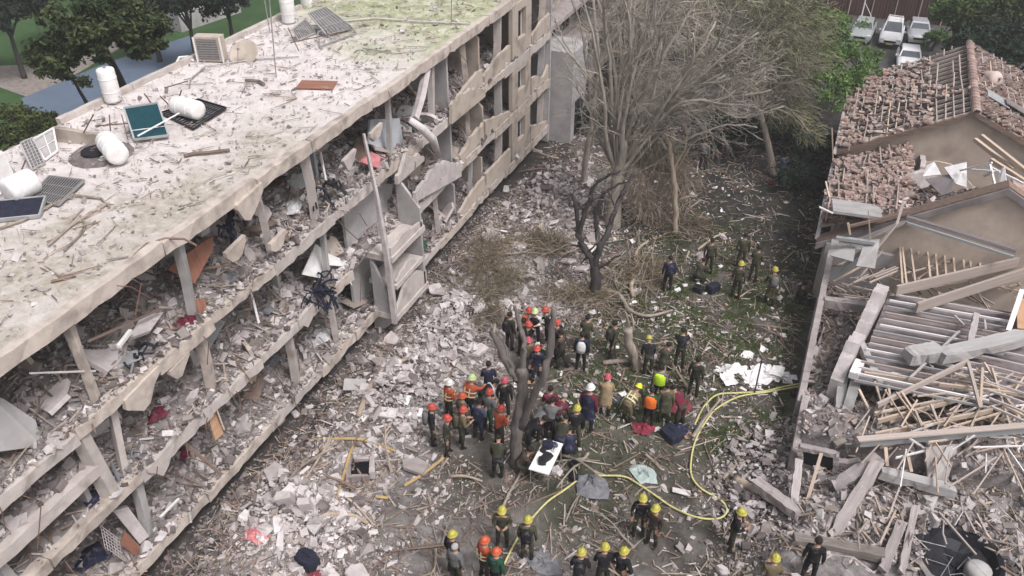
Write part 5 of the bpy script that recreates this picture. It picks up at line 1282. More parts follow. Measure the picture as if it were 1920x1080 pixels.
leafy('hedge_tree', 'yellow-green leafy bush behind the left end of the roof', b, [([b, b + Vector((0, 0, 1)), b + Vector((.1, 0, 2))], .12, .06)], [(at(20, 250, 2.5), (1.7, 1.7, 1.3)), (at(60, 235, 2.2), (1.4, 1.4, 1.1)), (at(80, 265, 2), (1.3, 1.3, 1.0)), (at(25, 290, 2), (1.4, 1.4, 1.1)), (at(-20, 270, 2), (1.5, 1.5, 1.1))], 13000, .12, 'leaf_hedge', 16)
for i, (px, py, r_, lb) in enumerate(((2, 18, 2.2, 'dark tree filling the top left corner of the picture'), (345, 5, 2.0, 'dark tree above the grey wall at the top left'), (420, -10, 2.0, 'dark tree behind the white roof tank at the top'), (85, -30, 1.8, 'dark tree crown behind the large pine'), (270, -8, 2.2, 'dark tree crown between the pine and the grey wall'))):
    c = at(px, py, 4.5); b = Vector((c.x, c.y, 0))
    leafy('dark_tree', lb, b, [([b, b + Vector((0, 0, 1.6)), b + Vector((.1, 0, 3.2))], .2, .1)], [(c + Vector((random.uniform(-1, 1) * r_ * .6, random.uniform(-1, 1) * r_ * .6, random.uniform(-.6, .8))), (r_ * .7, r_ * .7, r_ * .55)) for _ in range(5)], 7000, .17, 'leaf_dark', 14)
b = at(1600, 200, 0)
leafy('green_tree', 'bright green leafy tree growing beside the stripped red roof', b, [([b, b + Vector((0, 0, 1.2)), b + Vector((.1, 0, 2.4))], .16, .08)],
      [(at(x, y, z), (r, r, r * .8)) for x, y, z, r in ((1590, 115, 5.0, 1.8), (1565, 60, 5.6, 1.7), (1620, 160, 3.6, 1.1), (1560, 170, 4.6, 1.4), (1625, 140, 3.6, 1.1), (1570, 150, 4, 1.3), (1595, 180, 3.2, 1.2), (1560, 105, 5, 1.2), (1640, 105, 3.4, .6), (1550, 45, 5.4, 1.2))], 17000, .085, 'leaf_green', 18)
for i, (px, py, r_, lf, lb) in enumerate(((1800, 25, 2.0, 'leaf_green', 'mid green tree right of the parked cars at the top'), (1860, 40, 2.4, 'leaf_hedge', 'tall green tree at the top right with a lighter crown'), (1910, 95, 2.8, 'leaf_dark', 'dark shaded tree behind the tiled roof at the right edge'), (1850, 105, 1.8, 'leaf_dark', 'dark blue-green tree touching the roof ridge'), (1915, 10, 2.3, 'leaf_green', 'light green tree crown in the top right corner'), (1755, 70, .8, 'leaf_green', 'small pale bush beside the silver car on the right'))):
    z_ = 3.6 if r_ > 1 else 1.0
    c = at(px, py, z_); b = Vector((c.x, c.y, 0))
    leafy('leafy_tree', lb, b, [([b, b + Vector((0, 0, z_ * .3)), b + Vector((.1, 0, z_ * .65))], .15 * min(r_, 1.5), .08)], [(c + Vector((random.uniform(-1, 1) * r_ * .6, random.uniform(-1, 1) * r_ * .6, random.uniform(-.5, .6) * min(r_, 1.2))), (r_ * .7, r_ * .7, r_ * .55)) for _ in range(6)], 8000 if r_ > 1 else 2500, .14 if r_ > 1 else .08, lf, 14)
b = at(1625, 35, 0)
for px, py, lb in ((1535, 25, 'olive bush at the back of the yard beside the lamp post'), (1500, 330, 'dark shrub in the shaded yard by the house wall'), (1545, 290, 'dark shrub against the corner of the tiled house'), (1400, 250, 'dark undergrowth bush under the windswept tree'), (1330, 250, 'dark undergrowth bush left of the teal cloth'), (1080, 215, 'dark bush in the gap behind the slender tree'), (1230, 290, 'dark low bush behind the drooping tree'), (1460, 240, 'dark bush below the swept twigs')):
    c = at(px, py, .9); b = Vector((c.x, c.y, 0)); r_ = 1.5
    leafy('dark_shrub', lb, b, [([b, b + Vector((0, 0, .3)), b + Vector((.05, 0, .6))], .06, .03)], [(c + Vector((random.uniform(-1, 1), random.uniform(-1, 1), random.uniform(-.2, .3))), (1.0, 1.0, .7)) for _ in range(4)], 4200, .10, 'leaf_dark', 12)

# bare trees further back that close off the view
for px, py, lb in ((1180, 110, 'bare grey tree closing the view behind the fanning tree'), (1300, 60, 'bare olive tree behind the windswept twigs'), (1110, 60, 'bare tree standing against the further grey wing')):
    b = at(px, py + 60, 0); t_ = thing('background_tree', lb, 'tree', tuple(b)); mb = MB(); tw = MB(); th_ = MB()
    for k in range(11):
        q = path([b, b + Vector((random.gauss(0, .3), random.gauss(0, .3), 2.0)), b + Vector((random.gauss(0, 2.0), random.gauss(0, 2.0), random.uniform(4.5, 6.5))), b + Vector((random.gauss(0, 3.2), random.gauss(0, 3.2), random.uniform(7, 9.5)))], 4)
        mb.tube(q, taper(len(q), .12, .02), 5, cap=False); branch_out((th_, tw), q, .07, 0, 1, (1.6, 2.6), (.4, 1.1), (.1, 0, 0), (1.8, .9))
    local(mb, t_); mb.build('trunk', M['bark'], t_, True)
    for mm, nm in ((th_, 'branches'), (tw, 'twigs')): local(mm, t_); mm.build(nm, M['twig_olive'], t_, kind='stuff')
    sliver_cloud('fine_twigs', t_, [(b + Vector((random.gauss(0, 2), random.gauss(0, 2), random.uniform(3, 8))), (2.2, 2.2, 1.7)) for _ in range(9)], 3200, (.25, .9), (.012, .028), 'twig_olive', (.3, 0, 0))
# ------------------------------------------------------------------ ground features far off
def sheet(name, pts, z, mat, kind='structure'):
    mb = MB(); mb.v = [(p[0], p[1], z) for p in pts]; mb.f = [tuple(range(len(pts)))]; mb.m = [0]
    o = mb.build(name, M[mat]); setp(o, kind=kind); return o
c_ = [at(*p, 0) for p in ((40, 185), (200, 118), (372, 62), (420, 95), (330, 160), (120, 240), (48, 215))]
sheet('court', c_, .016, 'court')
sheet('path', [at(*p, 0) for p in ((-40, 125), (90, 120), (95, 105), (240, 60), (250, 75), (150, 135), (60, 185), (-40, 150))], .008, 'conc_brown')
sheet('car_park', [Vector(p) for p in ((-14, 60.5, 0), (14, 60.5, 0), (14, 73, 0), (-14, 73, 0))], .012, 'asphalt')
gw = thing('garden_wall', 'low pale grey wall with a flat top by the lawn at the top left', 'wall', tuple(at(375, 45, 0)))
a_, b_ = at(318, 55, 0), at(430, 18, 0); u = b_ - a_
mb = MB(); ragged(mb, a_, (u.x, u.y, 0), (0, 0, 1), u.length, [1.3, 1.3, 1.3], 1.4, .01); local(mb, gw); mb.build('wall_body', M['plaster'], gw)
# fence of brown boards behind the cars
fn = thing('board_fence', 'tall red-brown board fence behind the three parked cars', 'fence', (2, 72.5, 0))
_mb = MB(); _mb.box((0, 0, 2.1), (.205, .03, 4.1)); _bm = _mb.mesh('fence_board', M['brownfence'])
for i in range(62):
    o = link('board', _bm, fn); o.location = (-6.5 + i * .22, random.uniform(-.03, .03), random.uniform(-.05, .05))
for x in np.arange(-4.4, 9.2, 1.7): stick('post', (x, 72.38, 0), (x, 72.38, 4.4), .07, .07, 'wood', fn, fn.location)
lp = thing('lamp_post', 'thin white lamp post with a long horizontal arm left of the parked cars', 'lamp post', tuple(at(1608, 62, 0)))
mb = MB(); mb.tube([(0, 0, 0), (0, 0, 4.4)], .05, 8); mb.build('pole', M['white'], lp); mb = MB(); mb.tube([(0, 0, 3.3), (-1.6, .1, 3.35)], .04, 6); mb.build('arm', M['white'], lp); mb = MB(); mb.tube([(0, 0, 2.3), (1.0, -.2, .9)], .025, 6); mb.build('stay', M['white'], lp)
mb = MB(); mb.box((-1.7, .1, 3.33), (.5, .18, .08)); mb.build('lamp_head', M['white'], lp)
# further apartment wing behind the trees
ap2 = thing('apartment_wing', 'further grey wing of the apartment block half hidden behind the bare branches', 'building', (-17, 50, 0))
mb = MB(); mb.box((-19.6, 46.3, 4.4), (6.4, 10.0, 8.75)); local(mb, ap2); mb.build('wall', M['plaster'], ap2)
for fi, z in enumerate((1.0, 3.7, 6.3)):
    for y in np.arange(42.8, 51, 2.5):
        mb = MB(); mb.box((-16.385, y, z + 1.25), (.04, 1.4, 1.3)); local(mb, ap2); wn = mb.build('window', M['dark'], ap2)
        mb = MB()
        for dy in (-.72, 0, .72): mb.box((-16.35, y + dy, z + 1.25), (.06, .06, 1.38))
        for dz in (-.67, .67): mb.box((-16.35, y, z + 1.25 + dz), (.07, 1.38, .06))
        local(mb, ap2); mb.build('window_frame', M['panel'], wn)
    mb = MB(); mb.box((-16.28, 46.3, z), (.2, 9.8, .3)); local(mb, ap2); mb.build('floor_band', M['edge'], ap2)
mb = MB(); mb.box((-14.9, 42.6, 2.6), (2.6, 2.4, 5.2)); local(mb, ap2); mb.build('stair_tower', M['plaster'], ap2)
mb = MB(); mb.box((-13.575, 42.6, 1.3), (.04, 1.3, 2.0)); local(mb, ap2); mb.build('door', M['dark'], ap2)

# ------------------------------------------------------------------ cars
def car(label, x, y, rz, paint, tall=False, rack=False):
    t_ = thing('parked_car', label, 'car', (x, y, .014), rz, 'cars in the car park')
    W = .88; h0 = .28
    # side profile (y back positive, front negative) stations: y, half width low, half width top, z low, z bonnet
    st = [(-2.15, .72, .62, .34, .62), (-2.0, .84, .76, .26, .80), (-1.2, .88, .80, .24, .96), (-.75, .88, .80, .24, 1.0), (1.4, .88, .80, .24, 1.02), (1.95, .86, .78, .28, .98), (2.12, .76, .7, .36, .85)]
    mb = MB(); n = 8
    for yy, wl, wt, zl, zt in st:
        zm = zl + (zt - zl) * .55
        for px_, pz in ((-wl * .9, zl), (-wl, zm), (-wt - .03, zt - .05), (-wt * .6, zt), (wt * .6, zt), (wt + .03, zt - .05), (wl, zm), (wl * .9, zl)): mb.v.append((px_, yy, pz))
    for i in range(len(st) - 1):
        for k in range(n): k2 = (k + 1) % n; mb.f.append((i * n + k, i * n + k2, (i + 1) * n + k2, (i + 1) * n + k)); mb.m.append(0)
    mb.f.append(tuple(range(n))[::-1]); mb.f.append(tuple(range((len(st) - 1) * n, len(st) * n))); mb.m += [0, 0]
    mb.build('body', M[paint], t_, True)
    rz_ = 1.72 if tall else 1.46
    mb = MB(); c4 = [(-.75, .78, 1.0), (-.05, .62, rz_ - .03), (1.2, .60, rz_), (1.85 if tall else 1.7, .70, 1.02)]
    for yy, hw, zz in c4: mb.v += [(-hw, yy, zz), (hw, yy, zz)]
    base = [(-.8, .80, .97), (1.85, .78, .97)]
    mb.f += [(2, 3, 5, 4)]; mb.m += [0]
    mb.f += [(0, 1, 3, 2), (4, 5, 7, 6), (0, 2, 4, 6), (7, 5, 3, 1)]; mb.m += [0] * 4
    mb.build('cabin', M[paint], t_)
    def pane(nm, q, mt='dark'):
        q = [Vector(v) for v in q]; n_ = (q[1] - q[0]).cross(q[2] - q[0]).normalized(); mb = MB(); mb.prism(q, n_ * .012); mb.build(nm, M[mt], t_)
    pane('windscreen', [(-.68, -.72, 1.03), (.68, -.72, 1.03), (.56, -.1, rz_ - .08), (-.56, -.1, rz_ - .08)], 'carglass')
    pane('side_window', [(.765, -.5, 1.05), (.72, 1.5, 1.08), (.63, 1.15, rz_ - .08), (.645, -.02, rz_ - .1)], 'carglass')
    pane('side_window', [(-.72, 1.5, 1.08), (-.765, -.5, 1.05), (-.645, -.02, rz_ - .1), (-.63, 1.15, rz_ - .08)], 'carglass')
    for sx in (-1, 1):
        mb = MB(); mb.box((sx * .62, -2.06, .72), (.34, .12, .15)); mb.build('headlight', M['white'], t_)
        mb = MB(); mb.box((sx * .95, -.55, 1.05), (.16, .10, .12)); mb.build('mirror', M[paint], t_)
        for yy in (-1.35, 1.35):
            Mx = Matrix.Rotation(R(90), 3, 'Y')
            mb = MB(); mb.lathe([(.2, -.1), (.32, -.09), (.33, 0), (.32, .09), (.2, .1)], 14, (sx * .80, yy, .33), Mx); wl = mb.build('wheel', M['dark'], t_)
            mb = MB(); mb.lathe([(.02, -.108), (.19, -.105), (.19, .105), (.02, .108)], 10, (sx * .80, yy, .33), Mx); mb.build('rim', M['steel'], wl)
    mb = MB(); mb.box((0, -2.16, .60), (.9, .05, .14)); mb.build('grille', M['dark'], t_)
    mb = MB(); mb.box((0, -2.13, .38), (1.5, .10, .16)); mb.build('bumper', M['dark' if tall else paint], t_)
    t_.scale = (.9, .82, .92)
    mb = MB(); mb.box((0, -2.192, .42), (.5, .012, .11)); mb.build('number_plate', M['hose'], t_)
    if rack:
        mb = MB()
        for sx in (-.5, .5): mb.box((sx, .6, rz_ + .08), (.05, 1.5, .05))
        for yy in (0, .6, 1.2): mb.box((0, yy, rz_ + .085), (1.1, .05, .04))
        mb.build('roof_rack', M['white'], t_)
M['carglass'] = pmat('car_glass', (.10, .115, .13), (.07, .08, .09), 2, rough=.08, spec=.6, bump=0)
M['carsilver'] = pmat('silver_paint', (.50, .51, .53), (.46, .47, .49), 2, rough=.3, metal=.4, bump=0)
M['carwhite'] = pmat('white_paint', (.78, .78, .79), (.72, .72, .73), 2, rough=.3, bump=0)
M['cargrey'] = pmat('grey_green_paint', (.40, .43, .42), (.36, .39, .38), 2, rough=.3, metal=.3, bump=0)
p = at(1611, 88, .0); car('grey-green car parked on the left of the three, under the lamp post', p.x, p.y + 2.1, R(-4), 'cargrey')
p = at(1666, 96, .0); car('white car with a roof rack parked in the middle of the three', p.x, p.y + 2.1, R(-2), 'carwhite', True, True)
p = at(1717, 90, .0); car('silver car parked on the right of the three beside the bush', p.x, p.y + 2.1, R(3), 'carsilver')
p = at(1698, 146, .0); car('white car nearest the red roof, its lower half hidden', p.x, p.y + 2.0, R(2), 'carwhite')
# ------------------------------------------------------------------ people
SK = pmat('skin', (.42, .26, .19), (.36, .215, .155), 6, rough=.6, bump=0)
def cloth(n, c): 
    M[n] = pmat('cloth_' + n, c, tuple(v * .62 for v in c), 7, rough=.95, bump=.35, spec=.1, bscale=14, c3=tuple(v * .6 + .10 for v in c), c3amt=.36, c3scale=6)
for n_, c in dict(olive=(.085, .082, .052), olive_dark=(.045, .046, .033), black=(.022, .021, .024), navyc=(.028, .030, .060), brownc=(.075, .055, .045), greyc=(.17, .165, .17), beigec=(.36, .27, .16),
                  orangec=(.50, .10, .05), greenc=(.03, .085, .055), maroon=(.16, .028, .05), whitec=(.70, .69, .70), bluegrey=(.11, .13, .19), khaki=(.17, .14, .085), hivis=(.60, .90, .05), orvest=(.90, .20, .04), lilac=(.50, .44, .66)).items(): cloth(n_, c)
for n_, c in dict(h_red=(.50, .075, .06), h_orange=(.56, .115, .055), h_yellow=(.46, .42, .08), h_bright=(.72, .80, .04), h_white=(.74, .73, .72), h_lime=(.52, .62, .32), h_pink=(.50, .09, .13)).items(): M[n_] = pmat('helmet_' + n_[2:], c, tuple(v * .85 for v in c), 4, rough=.4, bump=0)
M['hair'] = pmat('dark_hair', (.022, .017, .014), (.012, .01, .008), 10, rough=.8); M['hair_grey'] = pmat('grey_hair', (.42, .40, .39), (.3, .29, .28), 10, rough=.8)
M['boots'] = pmat('boots', (.022, .019, .017), (.012, .011, .01), 8, rough=.8); M['stripe'] = pmat('reflective_stripe', (.70, .68, .42), (.6, .58, .36), 8, rough=.5, bump=0)

def pose_body(kind):
    """continuous skinned figure facing -Y; returns (mesh, frames)"""
    V = []; E = []; Rr = []; reg = []
    def v(p, r, g, par=None):
        V.append(Vector(p)); Rr.append(r); reg.append(g)
        if par is not None: E.append((par, len(V) - 1))
        return len(V) - 1
    # spine definition: bend angle of torso forward (towards -Y)
    bend = dict(stand=3, front=8, hips=2, walk=6, bent=62, crouch=38, reach=18, sit=14)[kind]
    ph = dict(bent=.86, crouch=.42, sit=.24).get(kind, .93)
    sh = dict(bent=.22, crouch=.12).get(kind, 0)
    pel = Vector((0, sh, ph)); a = R(bend); up = Vector((0, -math.sin(a), math.cos(a))); fw = Vector((0, -math.cos(a), -math.sin(a)))
    pv = v(pel, (.165, .125), 1)
    w1 = v(pel + up * .14, (.165, .125), 0, pv); w2 = v(pel + up * .28, (.185, .135), 0, w1); ch = v(pel + up * .40, (.19, .135), 0, w2)
    nb = v(pel + up * .50, (.085, .085), 0, ch); nk = v(pel + up * .56 + fw * .015, (.058, .06), 3, nb)
    hd = R(bend * .55); hu = Vector((0, -math.sin(hd), math.cos(hd))); hf = Vector((0, -math.cos(hd), -math.sin(hd)))
    hc0 = pel + up * .57
    h1 = v(hc0 + hu * .07 + hf * .02, (.070, .082), 3, nk); h2 = v(hc0 + hu * .145 + hf * .02, (.078, .096), 3, h1); h3 = v(hc0 + hu * .215 + hf * .005, (.062, .078), 3, h2)
    v(hc0 + hu * .115 + hf * .115, (.016, .016), 3, h2)      # nose
    for s in (-1, 1): v(hc0 + hu * .125 + Vector((s * .092, 0, 0)), (.016, .012), 3, h2)   # ears
    for s in (-1, 1):
        S = pel + up * .44 + Vector((s * .19, 0, 0)); 
        dn = Vector((0, 0, -1))
        if kind in ('stand', 'walk'):
            k = .13 * s if kind == 'walk' else 0
            El = S + Vector((s * .06, .03 - k, -.28)); Wr = El + Vector((s * .0, -.07 - k * 1.2, -.245))
        elif kind == 'front': El = S + Vector((s * .06, -.02, -.28)); Wr = El + Vector((-s * .12, -.21, .05))
        elif kind == 'hips': El = S + Vector((s * .20, .08, -.21)); Wr = El + Vector((-s * .19, -.08, -.17))
        elif kind == 'reach': El = S + Vector((s * .05, -.22, -.16)); Wr = El + Vector((-s * .04, -.22, -.06))
        elif kind == 'bent': El = S + Vector((s * .04, -.06, -.27)); Wr = El + Vector((-s * .02, -.06, -.23))
        elif kind == 'crouch': El = S + Vector((s * .05, -.14, -.22)); Wr = El + Vector((-s * .05, -.2, -.08))
        else: El = S + Vector((s * .05, -.1, -.24)); Wr = El + Vector((-s * .08, -.2, -.02))
        s0 = v(S, (.082, .08), 0, ch); e0 = v(El, (.056, .056), 0, s0); w0 = v(El.lerp(Wr, .86), (.044, .044), 0, e0)
        hd_ = (Wr - El).normalized(); p0 = v(Wr + hd_ * .03, (.030, .020), 2, w0); side = hd_.cross(Vector((0, .35, 1))).normalized()
        cur = Vector((-s * .3, -.2, 0)) * .05
        for kf, (off, ln) in enumerate(((-.030, .068), (-.010, .08), (.011, .074), (.031, .056))):
            b_ = Wr + hd_ * .085 + side * off; f1 = v(b_, (.0095, .0095), 2, p0); v(b_ + hd_ * ln + cur * (.5 + .1 * kf), (.0075, .0075), 2, f1)
        t1 = v(Wr + hd_ * .035 - side * .040, (.011, .011), 2, p0); v(Wr + hd_ * .085 - side * .058, (.009, .009), 2, t1)
        Hp = pel + Vector((s * .095, 0, -.03))
        if kind == 'walk': Kn = Hp + Vector((s * .015, -.12 if s > 0 else .02, -.41)); An = Kn + Vector((0, .06 if s > 0 else .2, -.40)); 
        elif kind == 'crouch':
            Kn = Hp + Vector((s * .10, -.38, .06 if s > 0 else -.12)); An = Vector((Kn.x, Kn.y + .16, .09))
        elif kind == 'sit': Kn = Hp + Vector((s * .10, -.38, .16)); An = Vector((Kn.x, Kn.y - .18, .09))
        elif kind == 'bent': Kn = Hp + Vector((s * .03, -.08, -.38)); An = Vector((Kn.x, Kn.y + .05, .09))
        else: Kn = Hp + Vector((s * .03, -.03, -.42)); An = Vector((Kn.x + s * .01, Kn.y + .05, .09))
        An.z = max(An.z, .085)
        h0 = v(Hp, (.105, .11), 1, pv); k0 = v(Kn, (.073, .075), 1, h0); c0 = v(Kn.lerp(An, .35), (.068, .07), 1, k0); a0 = v(An, (.052, .056), 4, c0)
        v(An + Vector((0, .045, -.045)), (.045, .04), 4, a0); v(An + Vector((s * .02, -.16, -.05)), (.044, .032), 4, a0)
    me = bpy.data.meshes.new('tmp'); me.from_pydata([tuple(p) for p in V], E, [])
    o = bpy.data.objects.new('tmp', me); COL.objects.link(o)
    md = o.modifiers.new('s', 'SKIN'); md.use_smooth_shade = True
    for i, sv in enumerate(me.skin_vertices[0].data): sv.radius = Rr[i]; sv.use_root = (i == 0)
    sb = o.modifiers.new('u', 'SUBSURF'); sb.levels = 1; sb.render_levels = 1
    dg = bpy.context.evaluated_depsgraph_get()
    out = bpy.data.meshes.new_from_object(o.evaluated_get(dg)); out.name = 'body_' + kind
    bpy.data.objects.remove(o); 
    # regions by nearest bone point
    P = np.array([tuple(V[e[0]].lerp(V[e[1]], t_)) for e in E for t_ in (.15, .5, .85, 1.0)]); G = np.array([reg[e[1]] for e in E for _ in range(4)])
    C = np.array([tuple(p.center) for p in out.polygons]); d = ((C[:, None] - P[None]) ** 2).sum(2); g = G[d.argmin(1)]
    mi = np.array([0, 1, 2, 2, 3])[g]
    # eyes and mouth as small islands
    vs = [tuple(q.co) for q in out.vertices]; fs = [tuple(p.vertices) for p in out.polygons]; mi = list(mi)
    mb = MB()
    for s in (-1, 1): mb.lathe([(.004, -.006), (.013, 0), (.004, .006)], 6, hc0 + hu * .15 + hf * .108 + Vector((s * .034, 0, 0)))
    mb.box(hc0 + hu * .07 + hf * .103, (.05, .012, .012))
    k = len(vs); vs += mb.v; fs += [tuple(k + i for i in f) for f in mb.f]; mi += [3] * len(mb.f)
    fin = bpy.data.meshes.new('body_' + kind); fin.from_pydata(vs, [], fs)
    for mm in (M['olive'], M['olive'], SK, M['boots']): fin.materials.append(mm)
    fin.polygons.foreach_set('material_index', mi); fin.polygons.foreach_set('use_smooth', [True] * len(fs)); fin.update()
    hq = Matrix(((1, 0, 0), (0, math.cos(hd), -math.sin(-hd)), (0, math.sin(-hd), math.cos(hd)))) if False else Matrix.Rotation(hd, 3, 'X')
    tq = Matrix.Rotation(a, 3, 'X')
    return fin, (hc0 + hu * .145 + hf * .012, hq), (pel, tq)
POSES = {k: pose_body(k) for k in ('stand', 'front', 'hips', 'walk', 'bent', 'crouch', 'reach', 'sit')}
def mesh_helmet():
    mb = MB(); mb.lathe([(.150, -.012), (.152, 0), (.122, .010), (.124, .045), (.112, .088), (.082, .122), (.040, .140), (.008, .144)], 14)
    mb.v = [(x, y * 1.12 - (.02 if z < .012 and y < 0 else 0), z) for x, y, z in mb.v]
    mb.box((0, 0, .135), (.03, .2, .03)); return mb
def mesh_hair():
    mb = MB(); mb.lathe([(.094, -.035), (.100, .02), (.092, .06), (.066, .092), (.03, .106), (.005, .108)], 12); mb.v = [(x, y * 1.16 + .018, z) for x, y, z in mb.v]; return mb
def mesh_vest(z0=.02, z1=.47, fat=1.0):
    mb = MB(); mb.lathe([(.205 * fat, z0), (.215 * fat, z0 + .02), (.225 * fat, z0 + .24), (.228 * fat, z1 - .08), (.16, z1), (.10, z1 + .012)], 16, cap=False)
    mb.v = [(x, y * .78, z) for x, y, z in mb.v]; return mb
def mesh_stripes():
    mb = MB()
    for z in (.13, .27): mb.lathe([(.232, z), (.232, z + .045)], 16, cap=False)
    mb.v = [(x, y * .79, z) for x, y, z in mb.v]
    for s in (-1, 1): mb.box((s * .09, -.172, .3), (.04, .012, .26)); mb.box((s * .09, .172, .3), (.04, .012, .26))
    return mb
def mesh_pack(): 
    mb = MB(); mb.lathe([(.05, -.22), (.15, -.20), (.17, -.05), (.165, .12), (.12, .22), (.04, .24)], 10, (0, .22, .27)); mb.v = [(x, .19 + (y - .19) * .62, z) for x, y, z in mb.v]; return mb
def mesh_coat():
    mb = MB(); mb.lathe([(.235, -.32), (.225, -.1), (.205, .1), (.215, .3), (.21, .42), (.11, .5)], 16, cap=False); mb.v = [(x, y * .8, z) for x, y, z in mb.v]; return mb
PM = {}
def pmesh(kind, mat):
    if (kind, mat) not in PM:
        PM[(kind, mat)] = dict(helmet=mesh_helmet, hair=mesh_hair, vest=mesh_vest, stripe=mesh_stripes, pack=mesh_pack, coat=mesh_coat)[kind]().mesh(kind + '_' + mat, M[mat], kind != 'stripe')
    return PM[(kind, mat)]
def person(px, py, face, pose, top, legs, head, label, vest=None, pack=None, coat=None, stripe=None, s=1.0, group=None, dz=0.0):
    p = atg(px, py); bm, (hc, hq), (pel, tq) = POSES[pose]
    t_ = thing('person', label, 'person', (p.x, p.y, p.z + dz), R(face), group)
    t_.scale = (s, s, s)
    o = link('body', bm, t_)
    for i, mm in ((0, M[top]), (1, M[legs])):
        o.material_slots[i].link = 'OBJECT'; o.material_slots[i].material = mm
    hk = 'hair' if head.startswith('hair') else 'helmet'
    h = link(hk, pmesh(hk, head), t_); h.location = hc + hq @ Vector((0, 0, .012)); h.rotation_euler = hq.to_euler(); h.scale = (.9, .9, .92) if hk == 'helmet' else (1, 1, 1)
    def torso(name, kind, mat, par=None):
        q = link(name, pmesh(kind, mat), t_); q.location = pel; q.rotation_euler = tq.to_euler(); return q
    if vest: torso('vest', 'vest', vest)
    if stripe: torso('reflective_stripe', 'stripe', 'stripe')
    if pack: torso('backpack', 'pack', pack)
    if coat: torso('coat', 'coat', coat)
    return t_
